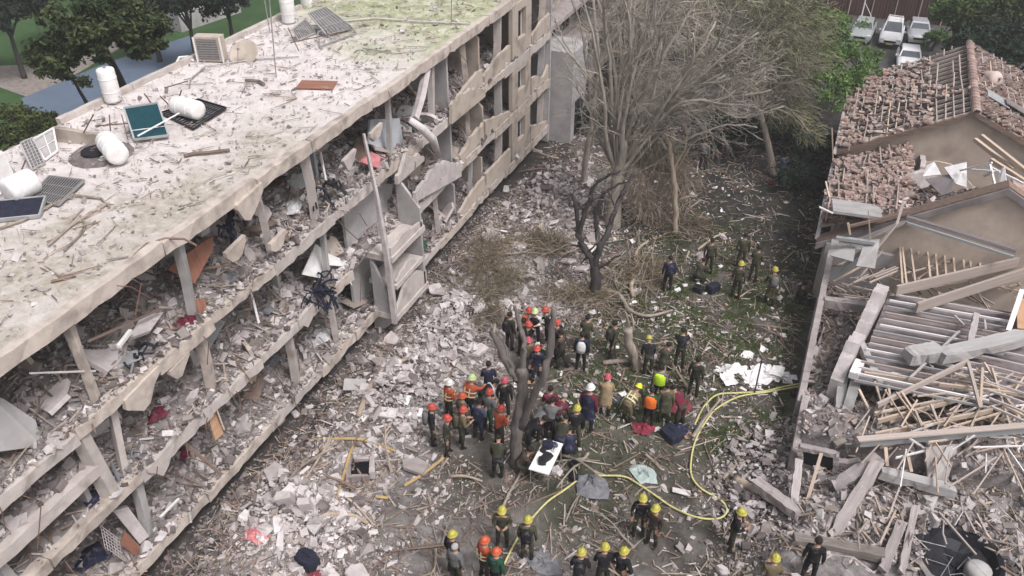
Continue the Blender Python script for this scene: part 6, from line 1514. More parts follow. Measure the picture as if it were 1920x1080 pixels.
PEOPLE = [
 # cluster left of the broken tree
 (842, 788, 150, 'front', 'orangec', 'olive_dark', 'h_white', 'man with a white helmet in an orange-red jacket at the back of the left group', dict(stripe=1)),
 (880, 788, 170, 'reach', 'orangec', 'black', 'h_lime', 'broad man in an orange-red jacket and pale helmet, back turned to the camera', dict(stripe=1, s=1.08)),
 (917, 752, 200, 'front', 'navyc', 'black', 'hair', 'man in dark navy with a pale collar behind the left group'  , dict()),
 (914, 772, 140, 'bent', 'whitec', 'black', 'hair', 'person in a black and white jacket bending behind the left group', dict(vest='black')),
 (946, 782, 190, 'stand', 'black', 'olive_dark', 'h_pink', 'person in dark clothes with a pinkish red helmet close to the broken tree', dict()),
 (915, 806, 160, 'front', 'greyc', 'greenc', 'h_red', 'person in a grey jacket and red helmet, second from the broken tree', dict()),
 (812, 832, 120, 'stand', 'black', 'olive_dark', 'h_red', 'leftmost red-helmeted rescuer of the left group, in black', dict(pack='greyc')),
 (840, 852, 100, 'stand', 'olive_dark', 'olive_dark', 'h_red', 'red-helmeted rescuer in dark olive at the near left of the group', dict()),
 (866, 838, 130, 'front', 'khaki', 'olive_dark', 'h_red', 'red-helmeted rescuer in khaki between the dark ones of the left group', dict(pack='olive')),
 (868, 812, 150, 'stand', 'khaki', 'brownc', 'h_orange', 'rescuer with an orange helmet in the middle of the left group', dict()),
 (897, 824, 170, 'front', 'bluegrey', 'navyc', 'hair', 'bareheaded man in a blue-grey shirt at the right of the left group', dict(vest='navyc')),
 (936, 838, 160, 'front', 'orangec', 'brownc', 'h_red', 'red-helmeted rescuer in an orange jacket beside the trunk of the broken tree', dict()),
 (934, 888, 200, 'bent', 'olive_dark', 'black', 'hair', 'dark figure bending at the foot of the broken tree', dict()),
 (978, 886, 120, 'crouch', 'brownc', 'olive_dark', 'hair', 'person in brown crouching right against the broken trunk', dict()),
 # upper cluster
 (955, 655, 160, 'stand', 'olive_dark', 'brownc', 'hair', 'dark soldier standing behind the left limb of the broken tree', dict(pack='black')),
 (980, 668, 180, 'front', 'olive', 'olive_dark', 'hair', 'soldier in olive half hidden by the middle snapped limb', dict()),
 (1003, 645, 5, 'front', 'whitec', 'black', 'h_lime', 'man with a lime helmet, white sleeves and a black vest facing the camera', dict(vest='black')),
 (985, 640, 60, 'reach', 'orangec', 'black', 'h_red', 'red-jacketed rescuer left of the lime helmet', dict()),
 (1026, 645, 300, 'front', 'black', 'black', 'h_red', 'red-helmeted person right of the lime helmet', dict()),
 (988, 672, 80, 'stand', 'black', 'black', 'h_red', 'red-helmeted person below the lime helmet, beside the middle limb', dict()),
 (1022, 690, 330, 'bent', 'greyc', 'black', 'h_white', 'white-helmeted person stooping in the upper group', dict()),
 (1046, 672, 250, 'front', 'black', 'olive_dark', 'h_red', 'red-helmeted person in black behind the right snapped limb', dict(pack='brownc')),
 (989, 702, 40, 'stand', 'khaki', 'brownc', 'h_pink', 'person with a pinkish helmet at the fork of the broken tree', dict()),
 (1006, 718, 10, 'stand', 'navyc', 'navyc', 'h_red', 'red-helmeted person in navy at the near end of the upper group', dict()),
 (1018, 705, 350, 'front', 'greenc', 'black', 'hair', 'bareheaded person in dark green in the upper group', dict()),
 (1052, 690, 260, 'walk', 'brownc', 'olive_dark', 'hair', 'person in brown with rolled sleeves right of the right snapped limb', dict()),
 (1088, 694, 190, 'stand', 'navyc', 'black', 'hair', 'person in navy with a white backpack', dict(pack='whitec')),
 (1096, 662, 170, 'front', 'olive', 'olive_dark', 'hair', 'soldier in olive behind the white backpack', dict()),
 (1145, 672, 150, 'walk', 'olive', 'olive', 'hair', 'tall soldier in olive walking left of the snapped trunk', dict(pack='olive_dark')),
 (1213, 696, 200, 'bent', 'black', 'olive_dark', 'h_yellow', 'yellow-helmeted person stooping behind the hi-vis vest', dict()),
 (1243, 694, 170, 'crouch', 'olive_dark', 'olive_dark', 'hair', 'dark soldier crouching over the grass behind the vests', dict()),
 (1272, 690, 190, 'reach', 'black', 'olive_dark', 'hair', 'dark-clothed man leaning forward near the long grey trunk', dict()),
 (1298, 742, 170, 'stand', 'olive_dark', 'olive_dark', 'hair', 'man in dark green standing alone right of the hi-vis vest', dict()),
 # firefighters and vests
 (1180, 786, 160, 'bent', 'beigec', 'khaki', 'h_bright', 'firefighter in beige with a bright yellow helmet, leaning forward', dict(stripe=1)),
 (1231, 757, 180, 'stand', 'greyc', 'black', 'hair', 'person in a bright yellow hi-vis vest seen from behind', dict(vest='hivis')),
 (1214, 800, 180, 'stand', 'greenc', 'black', 'hair', 'person in a bright orange vest seen from behind', dict(vest='orvest')),
 (1243, 792, 200, 'stand', 'khaki', 'olive', 'hair', 'man in an olive coat beside the orange vest', dict(coat='olive')),
 (1133, 778, 190, 'front', 'beigec', 'beigec', 'h_pink', 'firefighter in beige turnout coat with a red helmet', dict(coat='beigec')),
 (1100, 808, 170, 'stand', 'maroon', 'navyc', 'h_white', 'tall person in a long navy coat, maroon scarf and white helmet', dict(coat='navyc', s=1.16)),
 (1077, 838, 190, 'front', 'black', 'olive', 'h_yellow', 'dark-jacketed man with a yellow-green helmet right of the white table', dict()),
 # crowd under the tree by the table
 (1030, 800, 200, 'front', 'maroon', 'black', 'hair', 'person in maroon behind the white table', dict()),
 (1046, 806, 170, 'bent', 'maroon', 'black', 'hair_grey', 'grey-haired person stooping over the table end', dict()),
 (1012, 818, 150, 'bent', 'greyc', 'olive_dark', 'hair', 'person in grey bending beside the broken trunk', dict()),
 (1000, 838, 120, 'bent', 'black', 'black', 'hair', 'black-clothed person stooping at the left of the white table', dict()),
 (1052, 848, 180, 'bent', 'olive_dark', 'navyc', 'hair', 'dark olive figure bending over the white table', dict()),
 (1030, 824, 180, 'reach', 'greyc', 'black', 'hair', 'person in light grey reaching over the white table', dict()),
 (1066, 856, 200, 'crouch', 'navyc', 'navyc', 'hair', 'navy-clothed person crouching at the right edge of the white table', dict()),
 (1268, 790, 230, 'bent', 'maroon', 'brownc', 'hair', 'person in a maroon top bending over debris right of the olive coat', dict()),
 # soldiers on the grass further back
 (1250, 546, 200, 'stand', 'navyc', 'black', 'hair', 'person with a big navy backpack at the left of the rear soldiers', dict(pack='navyc')),
 (1308, 530, 160, 'crouch', 'olive_dark', 'olive_dark', 'hair', 'soldier crouching between the rear soldiers and the navy bags', dict()),
 (1326, 512, 180, 'stand', 'olive', 'olive_dark', 'hair', 'rear soldier standing behind the navy bags', dict()),
 (1387, 502, 190, 'stand', 'olive', 'olive', 'hair', 'rear soldier with dark hair standing at the back of the three on the right', dict()),
 (1378, 558, 170, 'stand', 'olive', 'olive_dark', 'h_yellow', 'rear soldier with a yellowish cap, nearest of those right of the bags', dict()),
 (1410, 527, 160, 'front', 'olive', 'olive', 'hair', 'rear soldier holding something, between two others', dict()),
 (1441, 570, 200, 'walk', 'olive', 'khaki', 'h_yellow', 'rear soldier carrying a grey pack, rightmost standing one', dict(pack='greyc')),
 (1493, 566, 90, 'sit', 'black', 'olive_dark', 'hair', 'dark figure sitting against the wall of the porch', dict()),
 (1464, 345, 170, 'stand', 'bluegrey', 'black', 'hair', 'person in blue-grey in the shaded yard by the far house', dict()),
 (1316, 318, 170, 'stand', 'greyc', 'black', 'hair', 'distant person in grey in the shaded yard', dict()),
 # front row
 (942, 1022, 20, 'front', 'olive', 'olive_dark', 'h_yellow', 'yellow-helmeted rescuer holding a lilac sheet', dict()),
 (988, 1048, 190, 'stand', 'olive', 'olive', 'h_yellow', 'yellow-helmeted rescuer in olive beside the end of the yellow hose', dict(pack='black')),
 (850, 1075, 160, 'stand', 'black', 'olive_dark', 'h_yellow', 'yellow-helmeted man in black at the lower left of the front row', dict()),
 (856, 1098, 170, 'stand', 'greyc', 'olive_dark', 'hair_grey', 'grey-haired man in a grey jacket in front of a yellow helmet', dict()),
 (908, 1086, 150, 'stand', 'orangec', 'brownc', 'h_orange', 'man in an orange jacket and orange helmet at the bottom of the picture', dict(stripe=1)),
 (930, 1108, 170, 'stand', 'greenc', 'black', 'h_orange', 'man in a dark green jacket and orange helmet at the bottom edge', dict()),
 (1084, 1112, 190, 'front', 'black', 'brownc', 'h_yellow', 'leftmost of the three yellow helmets at the bottom edge', dict(pack='black')),
 (1128, 1102, 200, 'front', 'black', 'olive_dark', 'h_yellow', 'middle one of the three yellow helmets at the bottom edge', dict()),
 (1160, 1106, 160, 'hips', 'black', 'olive', 'h_yellow', 'rightmost of the three yellow helmets at the bottom edge', dict()),
 (1196, 1002, 20, 'stand', 'black', 'olive_dark', 'h_yellow', 'yellow-helmeted rescuer in black standing beside the hose arc', dict()),
 (1221, 1022, 340, 'stand', 'brownc', 'brownc', 'h_yellow', 'yellow-helmeted rescuer in brown just right of one in black', dict()),
 (1367, 1030, 100, 'front', 'black', 'olive_dark', 'h_yellow', 'yellow-helmeted rescuer standing at the bend of the yellow hose', dict()),
 (1434, 1125, 190, 'front', 'khaki', 'olive', 'h_yellow', 'yellow-helmeted man whose head just shows at the bottom edge', dict()),
 (1513, 1085, 180, 'stand', 'black', 'black', 'hair', 'black silhouette standing under the concrete beam at the lower right', dict(dz=-.1)),
]
for (px, py, fc, ps, tp, lg, hd, lb, kw) in PEOPLE:
    person(px, py, fc, ps, tp, lg, hd, lb, **kw)

# ------------------------------------------------------------------ props in the courtyard
def hose(label, pts, r_=.032):
    q = path([atg(x, y, r_ + .05) for x, y in pts], 6); mb = MB(); mb.tube(q, r_, 8); mb.build('fire_hose', M['hose'], smooth=True, label=label, cat='hose')
hose('long yellow fire hose looping from the front rescuers round to the house wall', [(945, 1062), (975, 1005), (1020, 950), (1058, 922), (1095, 897), (1130, 895), (1170, 897), (1195, 910), (1225, 930), (1262, 955), (1305, 973), (1345, 976), (1362, 962), (1352, 942), (1315, 920), (1296, 895), (1296, 860), (1305, 825), (1322, 795), (1342, 770), (1385, 747), (1440, 738), (1502, 727)])
hose('short yellow fire hose curving up beside the long one', [(1302, 800), (1312, 778), (1322, 762), (1345, 743), (1385, 740), (1430, 737), (1470, 728), (1504, 722)])
# white folding table
q = [at(*p, .75) for p in ((1021, 822), (1056, 832), (1029, 890), (991, 879))]; c0 = sum(q, Vector()) / 4
tb = thing('folding_table', 'white folding table covered with black gear under the broken tree', 'table', (c0.x, c0.y, gz(c0.x, c0.y)))
mb = MB(); mb.prism(q, (0, 0, -.04)); local(mb, tb); mb.build('table_top', M['white'], tb)
for v in q:
    e = v.lerp(c0, .12); stick('leg', (e.x, e.y, gz(e.x, e.y)), (e.x, e.y, .72), .03, .03, 'steel', tb, tb.location)
def item(name, label, cat, loc, size, mat, rz=0, jit=.01, group=None):
    t_ = thing(name, label, cat, tuple(loc), rz, group); mb = MB(); x, y, z = size
    mb.lathe([(.44, 0), (.5, .12), (.5, .8), (.42, .97), (.2, 1)], 8); mb.v = [(max(-.5, min(.5, vx * 1.25)) * x, max(-.5, min(.5, vy * 1.25)) * y, vz * z) for vx, vy, vz in mb.v]
    mb.build('case', M[mat], t_); mb = MB(); mb.tube([(-x * .22, 0, z), (-x * .2, 0, z + .05), (x * .2, 0, z + .05), (x * .22, 0, z)], .012, 5); mb.build('handle', M['dark'], t_); return t_
for lb, f, g, sz, mt in (('black gear bag at the near end of the white table', .30, .45, (.34, .26, .12), 'dark'), ('flat black case in the middle of the white table', .45, .55, (.42, .3, .08), 'dark'), ('dark blue bag at the far end of the white table', .78, .35, (.36, .3, .2), 'navy'),
                     ('small grey box on the far end of the white table', .85, .65, (.2, .18, .12), 'bluegrey'), ('white packet beside the dark blue bag', .72, .72, (.18, .14, .06), 'whitec'), ('black radio case on the edge of the white table', .60, .25, (.2, .14, .12), 'dark')):
    p = (q[3].lerp(q[0], f)).lerp(q[2].lerp(q[1], f), g); item('gear_case', lb, 'gear case', p, sz, mt, random.uniform(0, 3))
for lb, px, py, sz, mt in (('black case on the ground right of the white table, farther one', 1077, 876, (.4, .35, .3), 'dark'), ('black case on the ground right of the white table, nearer one', 1076, 898, (.42, .36, .32), 'dark'), ('black bin bag in the near-left rubble', 578, 1058, (.85, .6, .5), 'navy'),
                       ('big navy bag on the grass among the rear soldiers', 1336, 546, (.75, .5, .45), 'navy'), ('dark grey bag beside the big navy bag', 1308, 548, (.5, .45, .4), 'dark'), ('dark heap of bags right of the red cloth', 1258, 820, (.9, .7, .4), 'navy'),
                       ('small black bag left of the open pile of white sheets', 1490, 742, (.4, .35, .3), 'dark')):
    item('bag', lb, 'bag', atg(px, py), tuple(v * .8 for v in sz), mt, random.uniform(0, 3))
def rag(label, px, py, r_, mat, h=.25, name='cloth', cat='cloth'):
    p = atg(px, py); mb = MB(); n = 9; rr = [1, .8, .55, .28, .02]
    for i, k in enumerate(rr):
        for j in range(12):
            th = j * math.pi / 6; q_ = r_ * k * random.uniform(.75, 1.2)
            mb.v.append((p.x + q_ * math.cos(th), p.y + q_ * math.sin(th) * .8, 0))
    mb.v = [(x, y, gz(x, y) + .02 + h * (1 - math.hypot(x - p.x, y - p.y) / (r_ * 1.25)) * random.uniform(.3, 1.1)) for x, y, z in mb.v]
    for i in range(4):
        for j in range(12): j2 = (j + 1) % 12; mb.f.append((i * 12 + j, i * 12 + j2, (i + 1) * 12 + j2, (i + 1) * 12 + j)); mb.m.append(0)
    mb.f.append(tuple(range(48, 60))); mb.m.append(0); mb.f.append(tuple(range(12))[::-1]); mb.m.append(0)
    mb.build(name, M[mat], label=label, cat=cat)
M['redcloth'] = pmat('red_cloth', (.27, .04, .065), (.17, .025, .042), 5); M['pinkcloth'] = pmat('pink_cloth', (.62, .25, .26), (.5, .18, .19), 5); M['tealcloth'] = pmat('teal_cloth', (.06, .24, .30), (.04, .17, .21), 5)
M['tarp'] = pmat('grey_tarp', (.20, .20, .215), (.13, .13, .14), 4); M['film'] = pmat('pale_plastic_film', (.40, .47, .45), (.30, .36, .345), 4, rough=.3); M['darkred'] = pmat('dark_red_cloth', (.22, .045, .06), (.14, .03, .04), 5)
rag('pink and red cloth in the near-left rubble', 483, 1003, .42, 'pinkcloth'); rag('dull red cloth on the ground below the orange vest', 1207, 806, .42, 'redcloth'); rag('dark red blanket right of the olive coat', 1272, 766, .55, 'darkred', .35)
rag('teal cloth hanging low in the dark far yard', 1511, 268, .5, 'tealcloth', .8); rag('small red cloth in the dark far yard under the branches', 1358, 285, .4, 'redcloth', .5); rag('small red cloth beside the person in blue-grey', 1474, 332, .4, 'redcloth', .3); rag('dull red cloth left of the small red one in the yard', 1452, 345, .35, 'darkred', .2)
rag('grey crumpled tarpaulin inside the hose arc', 1110, 915, .6, 'tarp', .4, 'tarpaulin', 'tarpaulin'); rag('pale green plastic film on the soil beside the hose arc', 1208, 893, .5, 'film', .2, 'plastic_film', 'plastic film'); rag('dark blue pile of blankets right of the maroon person', 1266, 806, .45, 'navyc', .25)
rag('grey tarpaulin scrap between the three yellow helmets', 1020, 1062, .5, 'tarp', .15, 'tarpaulin', 'tarpaulin')
rag('small dark cloth beside the black bin bag', 590, 1075, .25, 'darkred', .1)
# white paper sheets heap by the house wall
for i in range(36):
    px = random.gauss(1442, 22); py = random.gauss(706, 10)
    if i < 6: px, py = random.uniform(1345, 1400), random.uniform(690, 715)
    p = atg(px, py, .04 + random.uniform(0, .12)); s = random.uniform(.22, .5)
    mb = MB(); ng = 5
    for a_ in range(ng):
        for b_ in range(ng): mb.v.append(((a_ / 4 - .5) * s * 1.4 + random.gauss(0, s * .05), (b_ / 4 - .5) * s + random.gauss(0, s * .05), random.gauss(0, s * .05)))
    for a_ in range(ng - 1):
        for b_ in range(ng - 1): mb.f.append((a_ * ng + b_, (a_ + 1) * ng + b_, (a_ + 1) * ng + b_ + 1, a_ * ng + b_ + 1)); mb.m.append(0)
    o = mb.build('paper_sheet', M['whitesheet'], label='crumpled white sheet in the heap beside the tiled house wall', cat='paper sheet', group='white sheets heaped by the house wall')
    o.location = p; o.rotation_euler = (random.gauss(0, .16), random.gauss(0, .16), random.uniform(0, 6))
bp_ = atg(1414, 740); stick('thin_stake', bp_, bp_ + Vector((0, 0, 1.6)), .05, .05, 'bark_dark', None, label='thin dark stake standing in the heap of white sheets', cat='stake')
def board(name, label, cat, px, py, L, w_, th, mat, ang, tilt=(0, 0), dz=.05):
    p = atg(px, py, dz); mb = MB(); mb.box((0, 0, 0), (L, w_, th), jit=.015); o = mb.build(name, M[mat], label=label, cat=cat); o.location = p; o.rotation_euler = (tilt[0], tilt[1], R(ang)); return o
board('white_board', 'white square board lying on the rubble, upper of the two', 'board', 752, 752, .62, .42, .04, 'white', 14, (.1, .15), .12)
board('grey_board', 'grey-white board propped on the rubble beside the curved branch', 'board', 667, 733, .75, .5, .05, 'plaster', 25, (.25, .1), .25)
board('long_board', 'long pinkish white board lying below the white square one', 'board', 713, 777, 1.15, .42, .06, 'conc_white', 16, (.05, .05), .14)
board('long_board', 'paler half of the long broken board, next to the red helmets', 'board', 768, 776, .9, .38, .05, 'whitesheet', 18, (.05, .0), .1)
board('orange_board', 'bright orange board leaning at the foot of the house wall', 'board', 1529, 668, .95, .34, .05, 'orangeb', 118, (.3, .2), .3)
board('white_board', 'small white board lying on the grass by the wall', 'board', 1277, 925, .55, .2, .05, 'conc_white', 10, (0, .1), .08)
for lb, a_, b_, w_, d_ in (('upright pale concrete slab in the near rubble, left of a pair', (548, 955), (553, 905), .42, .28), ('upright pale concrete slab in the near rubble, right of a pair', (585, 965), (588, 918), .34, .24)):
    p = atg(*a_); mb = MB(); mb.box((0, 0, .38), (w_, d_, .95), jit=.03); o = mb.build('concrete_slab', M['conc_pale'], label=lb, cat='slab'); o.location = p; o.rotation_euler = (R(12), R(-8), R(25))
p = atg(815, 695, .05)
hbk = thing('hollow_block', 'white hollow block with two holes standing in the rubble', 'block', tuple(p), rot=(R(60), 0, R(-20)))
mb = MB()
for xx in (-.085, 0, .085): pass
for x0, x1 in ((-.1, -.06), (.06, .1)): mb.box(((x0 + x1) / 2, 0, .0), (x1 - x0, .5, .2))
for yy in (-.23, 0, .23): mb.box((0, yy, 0), (.118, .04, .2))
mb.build('block_body', M['conc_white'], hbk)
# yellow frame lying round a pit
for lb, pts in (('orange-yellow pipe running from the white log to the small pit', [(592, 828), (640, 826), (678, 828), (712, 838), (742, 850)]), ('orange-yellow board along the left side of the small pit', [(662, 838), (652, 870), (640, 910), (630, 945)]), ('faded orange-yellow strip right of the small pit', [(758, 915), (790, 895), (820, 872), (832, 862)]), ('short orange-yellow strip below the faded one', [(705, 935), (728, 938)])):
    mb = MB(); mb.tube(path([atg(x, y, .10) for x, y in pts], 4), .05, 6); mb.build('yellow_pipe', M['yellowp'], label=lb, cat='pipe')
p = atg(676, 882); pt = thing('manhole', 'small dark square hole with a broken concrete collar in the left rubble', 'manhole', tuple(p))
mb = MB()
for xx, yy, sx, sy in ((-.36, 0, .16, .9), (.36, 0, .16, .7), (0, -.36, .55, .16), (.05, .36, .45, .16)):
    mb = MB(); mb.box((xx, yy, .1), (sx, sy, .26), jit=.05); mb.build('collar_block', M['conc'], pt); mb = MB(); mb.box((0, 0, .09), (.55, .55, .05)); mb.build('dark_floor', M['dark'], pt); pt.rotation_euler = (R(4), 0, R(30))
# ---- notable things on the floors of the gutted block
def flo(px, py, dx=0.0): return atx(px, py, FX - dx)
def fpanel(name, label, cat, pxs, dxs, th, mat):
    q = [flo(x, y, d) for (x, y), d in zip(pxs, dxs)]; n_ = (q[1] - q[0]).cross(q[2] - q[0]).normalized(); mb = MB(); mb.prism(q, n_ * th); mb.build(name, M[mat], label=label, cat=cat)
fpanel('red_brown_board', 'large red-brown wall board standing on the top floor under the roof edge', 'board', [(312, 505), (362, 532), (396, 468), (396, 442), (340, 478)], [1.0, .9, 1.0, 1.1, 1.2], .06, 'redboard')
fpanel('red_brown_board', 'small tan-red board at the foot of the large red-brown one', 'board', [(368, 585), (383, 588), (384, 560), (366, 562)], [.4, .4, .5, .5], .05, 'redboard')
fpanel('tan_door', 'orange-tan door leaning out of the first floor edge', 'door', [(386, 775), (402, 826), (417, 812), (400, 768)], [.3, .1, .1, .35], .05, 'tan')
fpanel('white_sheet', 'white panel standing in the second floor rubble beside a dark curtain', 'panel', [(565, 515), (612, 525), (618, 478), (590, 458)], [.6, .5, .9, 1.0], .04, 'white')
fpanel('white_sheet', 'smaller white panel with a dark hole right of the large white one', 'panel', [(614, 498), (640, 500), (636, 485), (612, 476)], [.5, .4, .6, .7], .04, 'white')
fpanel('plaster_wall_piece', 'big smooth grey wall piece at the left edge of the picture', 'wall piece', [(-20, 850), (75, 838), (60, 790), (0, 750), (-30, 740)], [.7, .6, .9, 1.1, 1.1], .12, 'plaster')
fpanel('plaster_wall_piece', 'blue-grey wall piece on the top floor by the standing post', 'wall piece', [(688, 270), (738, 290), (752, 262), (745, 222), (690, 225)], [1.0, .7, .8, 1.0, 1.3], .10, 'plaster_blue')
fpanel('plaster_wall_piece', 'pinkish leaning slab pair in the bottom left flat', 'wall piece', [(240, 950), (280, 1005), (262, 1020), (212, 958)], [.5, .2, .3, .7], .12, 'conc_pale')
fpanel('plaster_wall_piece', 'brownish leaning slab under the pinkish pair', 'wall piece', [(232, 1000), (262, 1030), (258, 1045), (225, 1020)], [.3, .1, .2, .4], .10, 'redboard')
fpanel('plaster_wall_piece', 'pale square slab lying on the top floor heap', 'wall piece', [(240, 640), (280, 625), (305, 590), (262, 598)], [.6, .6, 1.0, 1.0], .1, 'conc_pale')
fpanel('plaster_wall_piece', 'grey wall face seen through the middle floor at the post', 'wall piece', [(672, 410), (730, 415), (732, 345), (690, 340)], [1.2, 1.2, 1.2, 1.2], .1, 'plaster')
fpanel('plaster_wall_piece', 'shaded beige wall inside the second floor near the tower', 'wall piece', [(690, 500), (735, 500), (735, 450), (705, 445)], [1.0, 1.0, 1.1, 1.1], .1, 'panel')
fpanel('dark_void_panel', 'black panel standing in for the dark void of the flat at the bottom left', 'wardrobe', [(30, 1040), (95, 1000), (130, 985), (30, 1065)], [1.3, 1.3, 1.2, 1.2], .1, 'dark')  # black sheet, not a wardrobe; shade inside the flat put into its colour
fpanel('pink_mattress', 'reddish mattress hanging on the third floor beside the tower post', 'mattress', [(672, 305), (715, 320), (720, 300), (690, 285)], [.4, .3, .4, .6], .14, 'pinkcloth')
def tangle(label, px, py, n, L, mat, dx=.1):
    p = flo(px, py, dx); mb = MB()
    for _ in range(n): mb.tube(wander(p + Vector((random.gauss(0, .05), random.gauss(0, .35), random.gauss(0, .12))), (random.gauss(.4, .4), random.gauss(0, .6), random.gauss(-.2, .5)), L * random.uniform(.5, 1.2), 5, .45, (.1, 0, -.5)), random.uniform(.02, .05), 5)
    mb.build('torn_curtain', M[mat], label=label, cat='curtain')
tangle('dark torn curtain and wires hanging over the second floor edge', 590, 545, 34, 1.0, 'navy'); tangle('dark cloth in the third floor rubble below the roof', 270, 660, 16, .6, 'dark', .5); tangle('green-grey cloth in the first floor rubble', 225, 875, 20, .6, 'tarp', .6); tangle('dark blue cloth by the top floor column', 430, 415, 16, .7, 'navy', .8)
tangle('bunch of wires dangling from the third floor by the column', 610, 350, 14, .8, 'dark', .5)
for lb, p0, p1, w_, mt, dx0, dx1 in (('white door frame post on the top floor, leaning', (135, 610), (160, 685), .12, 'whitesheet', .7, .5), ('second white post on the top floor beside the leaning one', (122, 625), (150, 690), .08, 'conc_white', .8, .6), ('grey pipe standing in the second floor by a column', (470, 545), (485, 605), .07, 'whitesheet', .6, .5), ('white post at the third floor near the roof edge', (600, 285), (612, 345), .07, 'whitesheet', .7, .6),
                     ('long thin bar sloping across the third floor rubble', (165, 640), (300, 580), .05, 'wood_dark', .4, .8), ('white strip on the top floor heap', (222, 650), (245, 620), .09, 'white', .3, .5), ('pale pole lying in the top floor rubble', (57, 700), (180, 695), .04, 'conc_white', .3, .4), ('long pale strip by the curtain', (505, 456), (545, 462), .04, 'white', .4, .4),
                     ('dark beam jutting from the first floor', (345, 830), (415, 890), .08, 'wood_dark', .5, -.1), ('bent white strip at the first floor edge', (300, 970), (335, 935), .05, 'white', .1, .1), ('thin rod leaning out of the first floor', (405, 765), (420, 805), .04, 'wood', .1, 0), ('white bar hanging below the first floor', (355, 950), (358, 980), .05, 'conc_white', 0, -.05)):
    stick('loose_bar', flo(*p0, dx0), flo(*p1, dx1), w_, w_, mt, None, label=lb, cat='bar')
rail = thing('wire_grille', 'bent wire window grille in the bottom left flat', 'grille', tuple(flo(205, 1010, .2)))
for i in range(7):
    stick('bar', flo(188 + i * 6, 985 + i * 5, .3), flo(198 + i * 5, 1030 + i * 3, .1), .015, .015, 'conc_pale', rail, rail.location); stick('bar', flo(188 + i * 2, 985 + i * 7, .3), flo(222 + i * 2, 1010 + i * 7, .1), .015, .015, 'conc_pale', rail, rail.location)

# room contents and torn wall pieces in the rubble of each floor
FNAME = ['lowest', 'middle', 'top']
SPECS = [('wall_fragment', 'torn grey wall piece leaning', 'wall piece', 'plaster', (.7, 1.3), (.5, .9), .12, 5), ('wall_fragment', 'torn pale wall piece leaning', 'wall piece', 'conc_pale', (.6, 1.4), (.5, 1.0), .13, 6), ('wall_fragment', 'torn beige wall piece leaning', 'wall piece', 'panel', (.6, 1.2), (.5, .9), .12, 4),
         ('door_leaf', 'dusty wooden door leaf lying', 'door', 'wood_grey', (1.5, 1.9), (.6, .75), .05, 2), ('wardrobe_panel', 'brown furniture panel lying', 'furniture panel', 'wood_dark', (.8, 1.4), (.4, .7), .04, 3), ('mattress', 'dusty pale mattress slumped', 'mattress', 'whitesheet', (1.5, 1.8), (.7, .8), .17, 1), ('bent_sheet', 'grey metal sheet bent', 'metal sheet', 'metalroof', (.6, 1.2), (.3, .6), .03, 2)]
for fi in range(3):
    for nm, lb, ct, mt, (l0, l1), (w0, w1), th, cnt in SPECS:
        for _ in range(cnt):
            x = FX - random.uniform(.5, 2.5); y = random.uniform(8.5 if fi else 10, 31); z = float(heap_z(fi, np.array([x]), np.array([y]))[0]); W_ = random.uniform(l0, l1); h_ = random.uniform(w0, w1); mb = MB()
            if nm == 'wall_fragment': ragged(mb, (-W_ / 2, 0, -.15), (1, 0, 0), (0, 0, 1), W_, [h_ * random.uniform(.4, 1.1) for _ in range(4)], th, .09)
            else: mb.box((0, 0, .1), (W_, h_, th), jit=.025)
            o = mb.build(nm, M[mt]); o.location = (x, y, z + .05)
            o.rotation_euler = (random.gauss(-.6, .4), random.gauss(0, .25), random.uniform(0, 6.28)) if nm == 'wall_fragment' else (random.gauss(0, .35), random.gauss(.15, .3), random.uniform(0, 6.28))
            end = 'nearest the camera' if y < 15 else 'in the middle of the block' if y < 23 else 'beyond the balcony tower'
            setp(o, '%s in the %s floor rubble, %s' % (lb, FNAME[fi], end), ct, '%ss in the %s floor rubble, %s' % (lb.rsplit(' ', 1)[0], FNAME[fi], end))
    for k, (mt, cl) in enumerate((('navyc', 'dark blue'), ('maroon', 'maroon'), ('tarp', 'grey'), ('whitec', 'white'), ('darkred', 'dark red'), ('greenc', 'dark green'))):
        x = FX - random.uniform(.3, 1.8); y = 9.5 + k * 3.6 + random.uniform(-1, 1); p = Vector((x, y, float(heap_z(fi, np.array([x]), np.array([y]))[0]))); mb = MB(); r_ = random.uniform(.25, .45)
        for i, q_ in enumerate((1, .75, .4, .02)):
            for j in range(10): a_ = j * math.pi / 5; rr = r_ * q_ * random.uniform(.7, 1.3); mb.v.append((p.x + rr * math.cos(a_), p.y + rr * 1.3 * math.sin(a_), p.z + .04 + .22 * (1 - q_) * random.uniform(.5, 1.1)))
        for i in range(3):
            for j in range(10): j2 = (j + 1) % 10; mb.f.append((i * 10 + j, i * 10 + j2, i * 10 + 10 + j2, i * 10 + 10 + j)); mb.m.append(0)
        mb.build('cloth', M[mt], label='%s cloth crumpled in the rubble of the %s floor' % (cl, FNAME[fi]), cat='cloth')

# ------------------------------------------------------------------ debris
def chunk_mesh(mat, k):
    r_ = random.Random(k); mb = MB(); nth = r_.choice([4, 5, 5, 6])
    sx, sy, sz = r_.uniform(.8, 1.4), r_.uniform(.5, 1.0), r_.uniform(.18, .42)
    for z in (-.5, .15, .5):
        for j in range(nth):
            th = 2 * math.pi * j / nth; q_ = r_.uniform(.38, .6) * (1 if z < .4 else r_.uniform(.6, .9))
            mb.v.append((q_ * math.cos(th) * sx, q_ * math.sin(th) * sy, (z + r_.uniform(-.1, .1)) * sz))
    for i in range(2):
        for j in range(nth): j2 = (j + 1) % nth; mb.f.append((i * nth + j, i * nth + j2, (i + 1) * nth + j2, (i + 1) * nth + j)); mb.m.append(0)
    mb.f.append(tuple(range(nth))[::-1]); mb.f.append(tuple(range(2 * nth, 3 * nth))); mb.m += [0, 0]
    return mb.mesh('chunk_' + mat, M[mat])
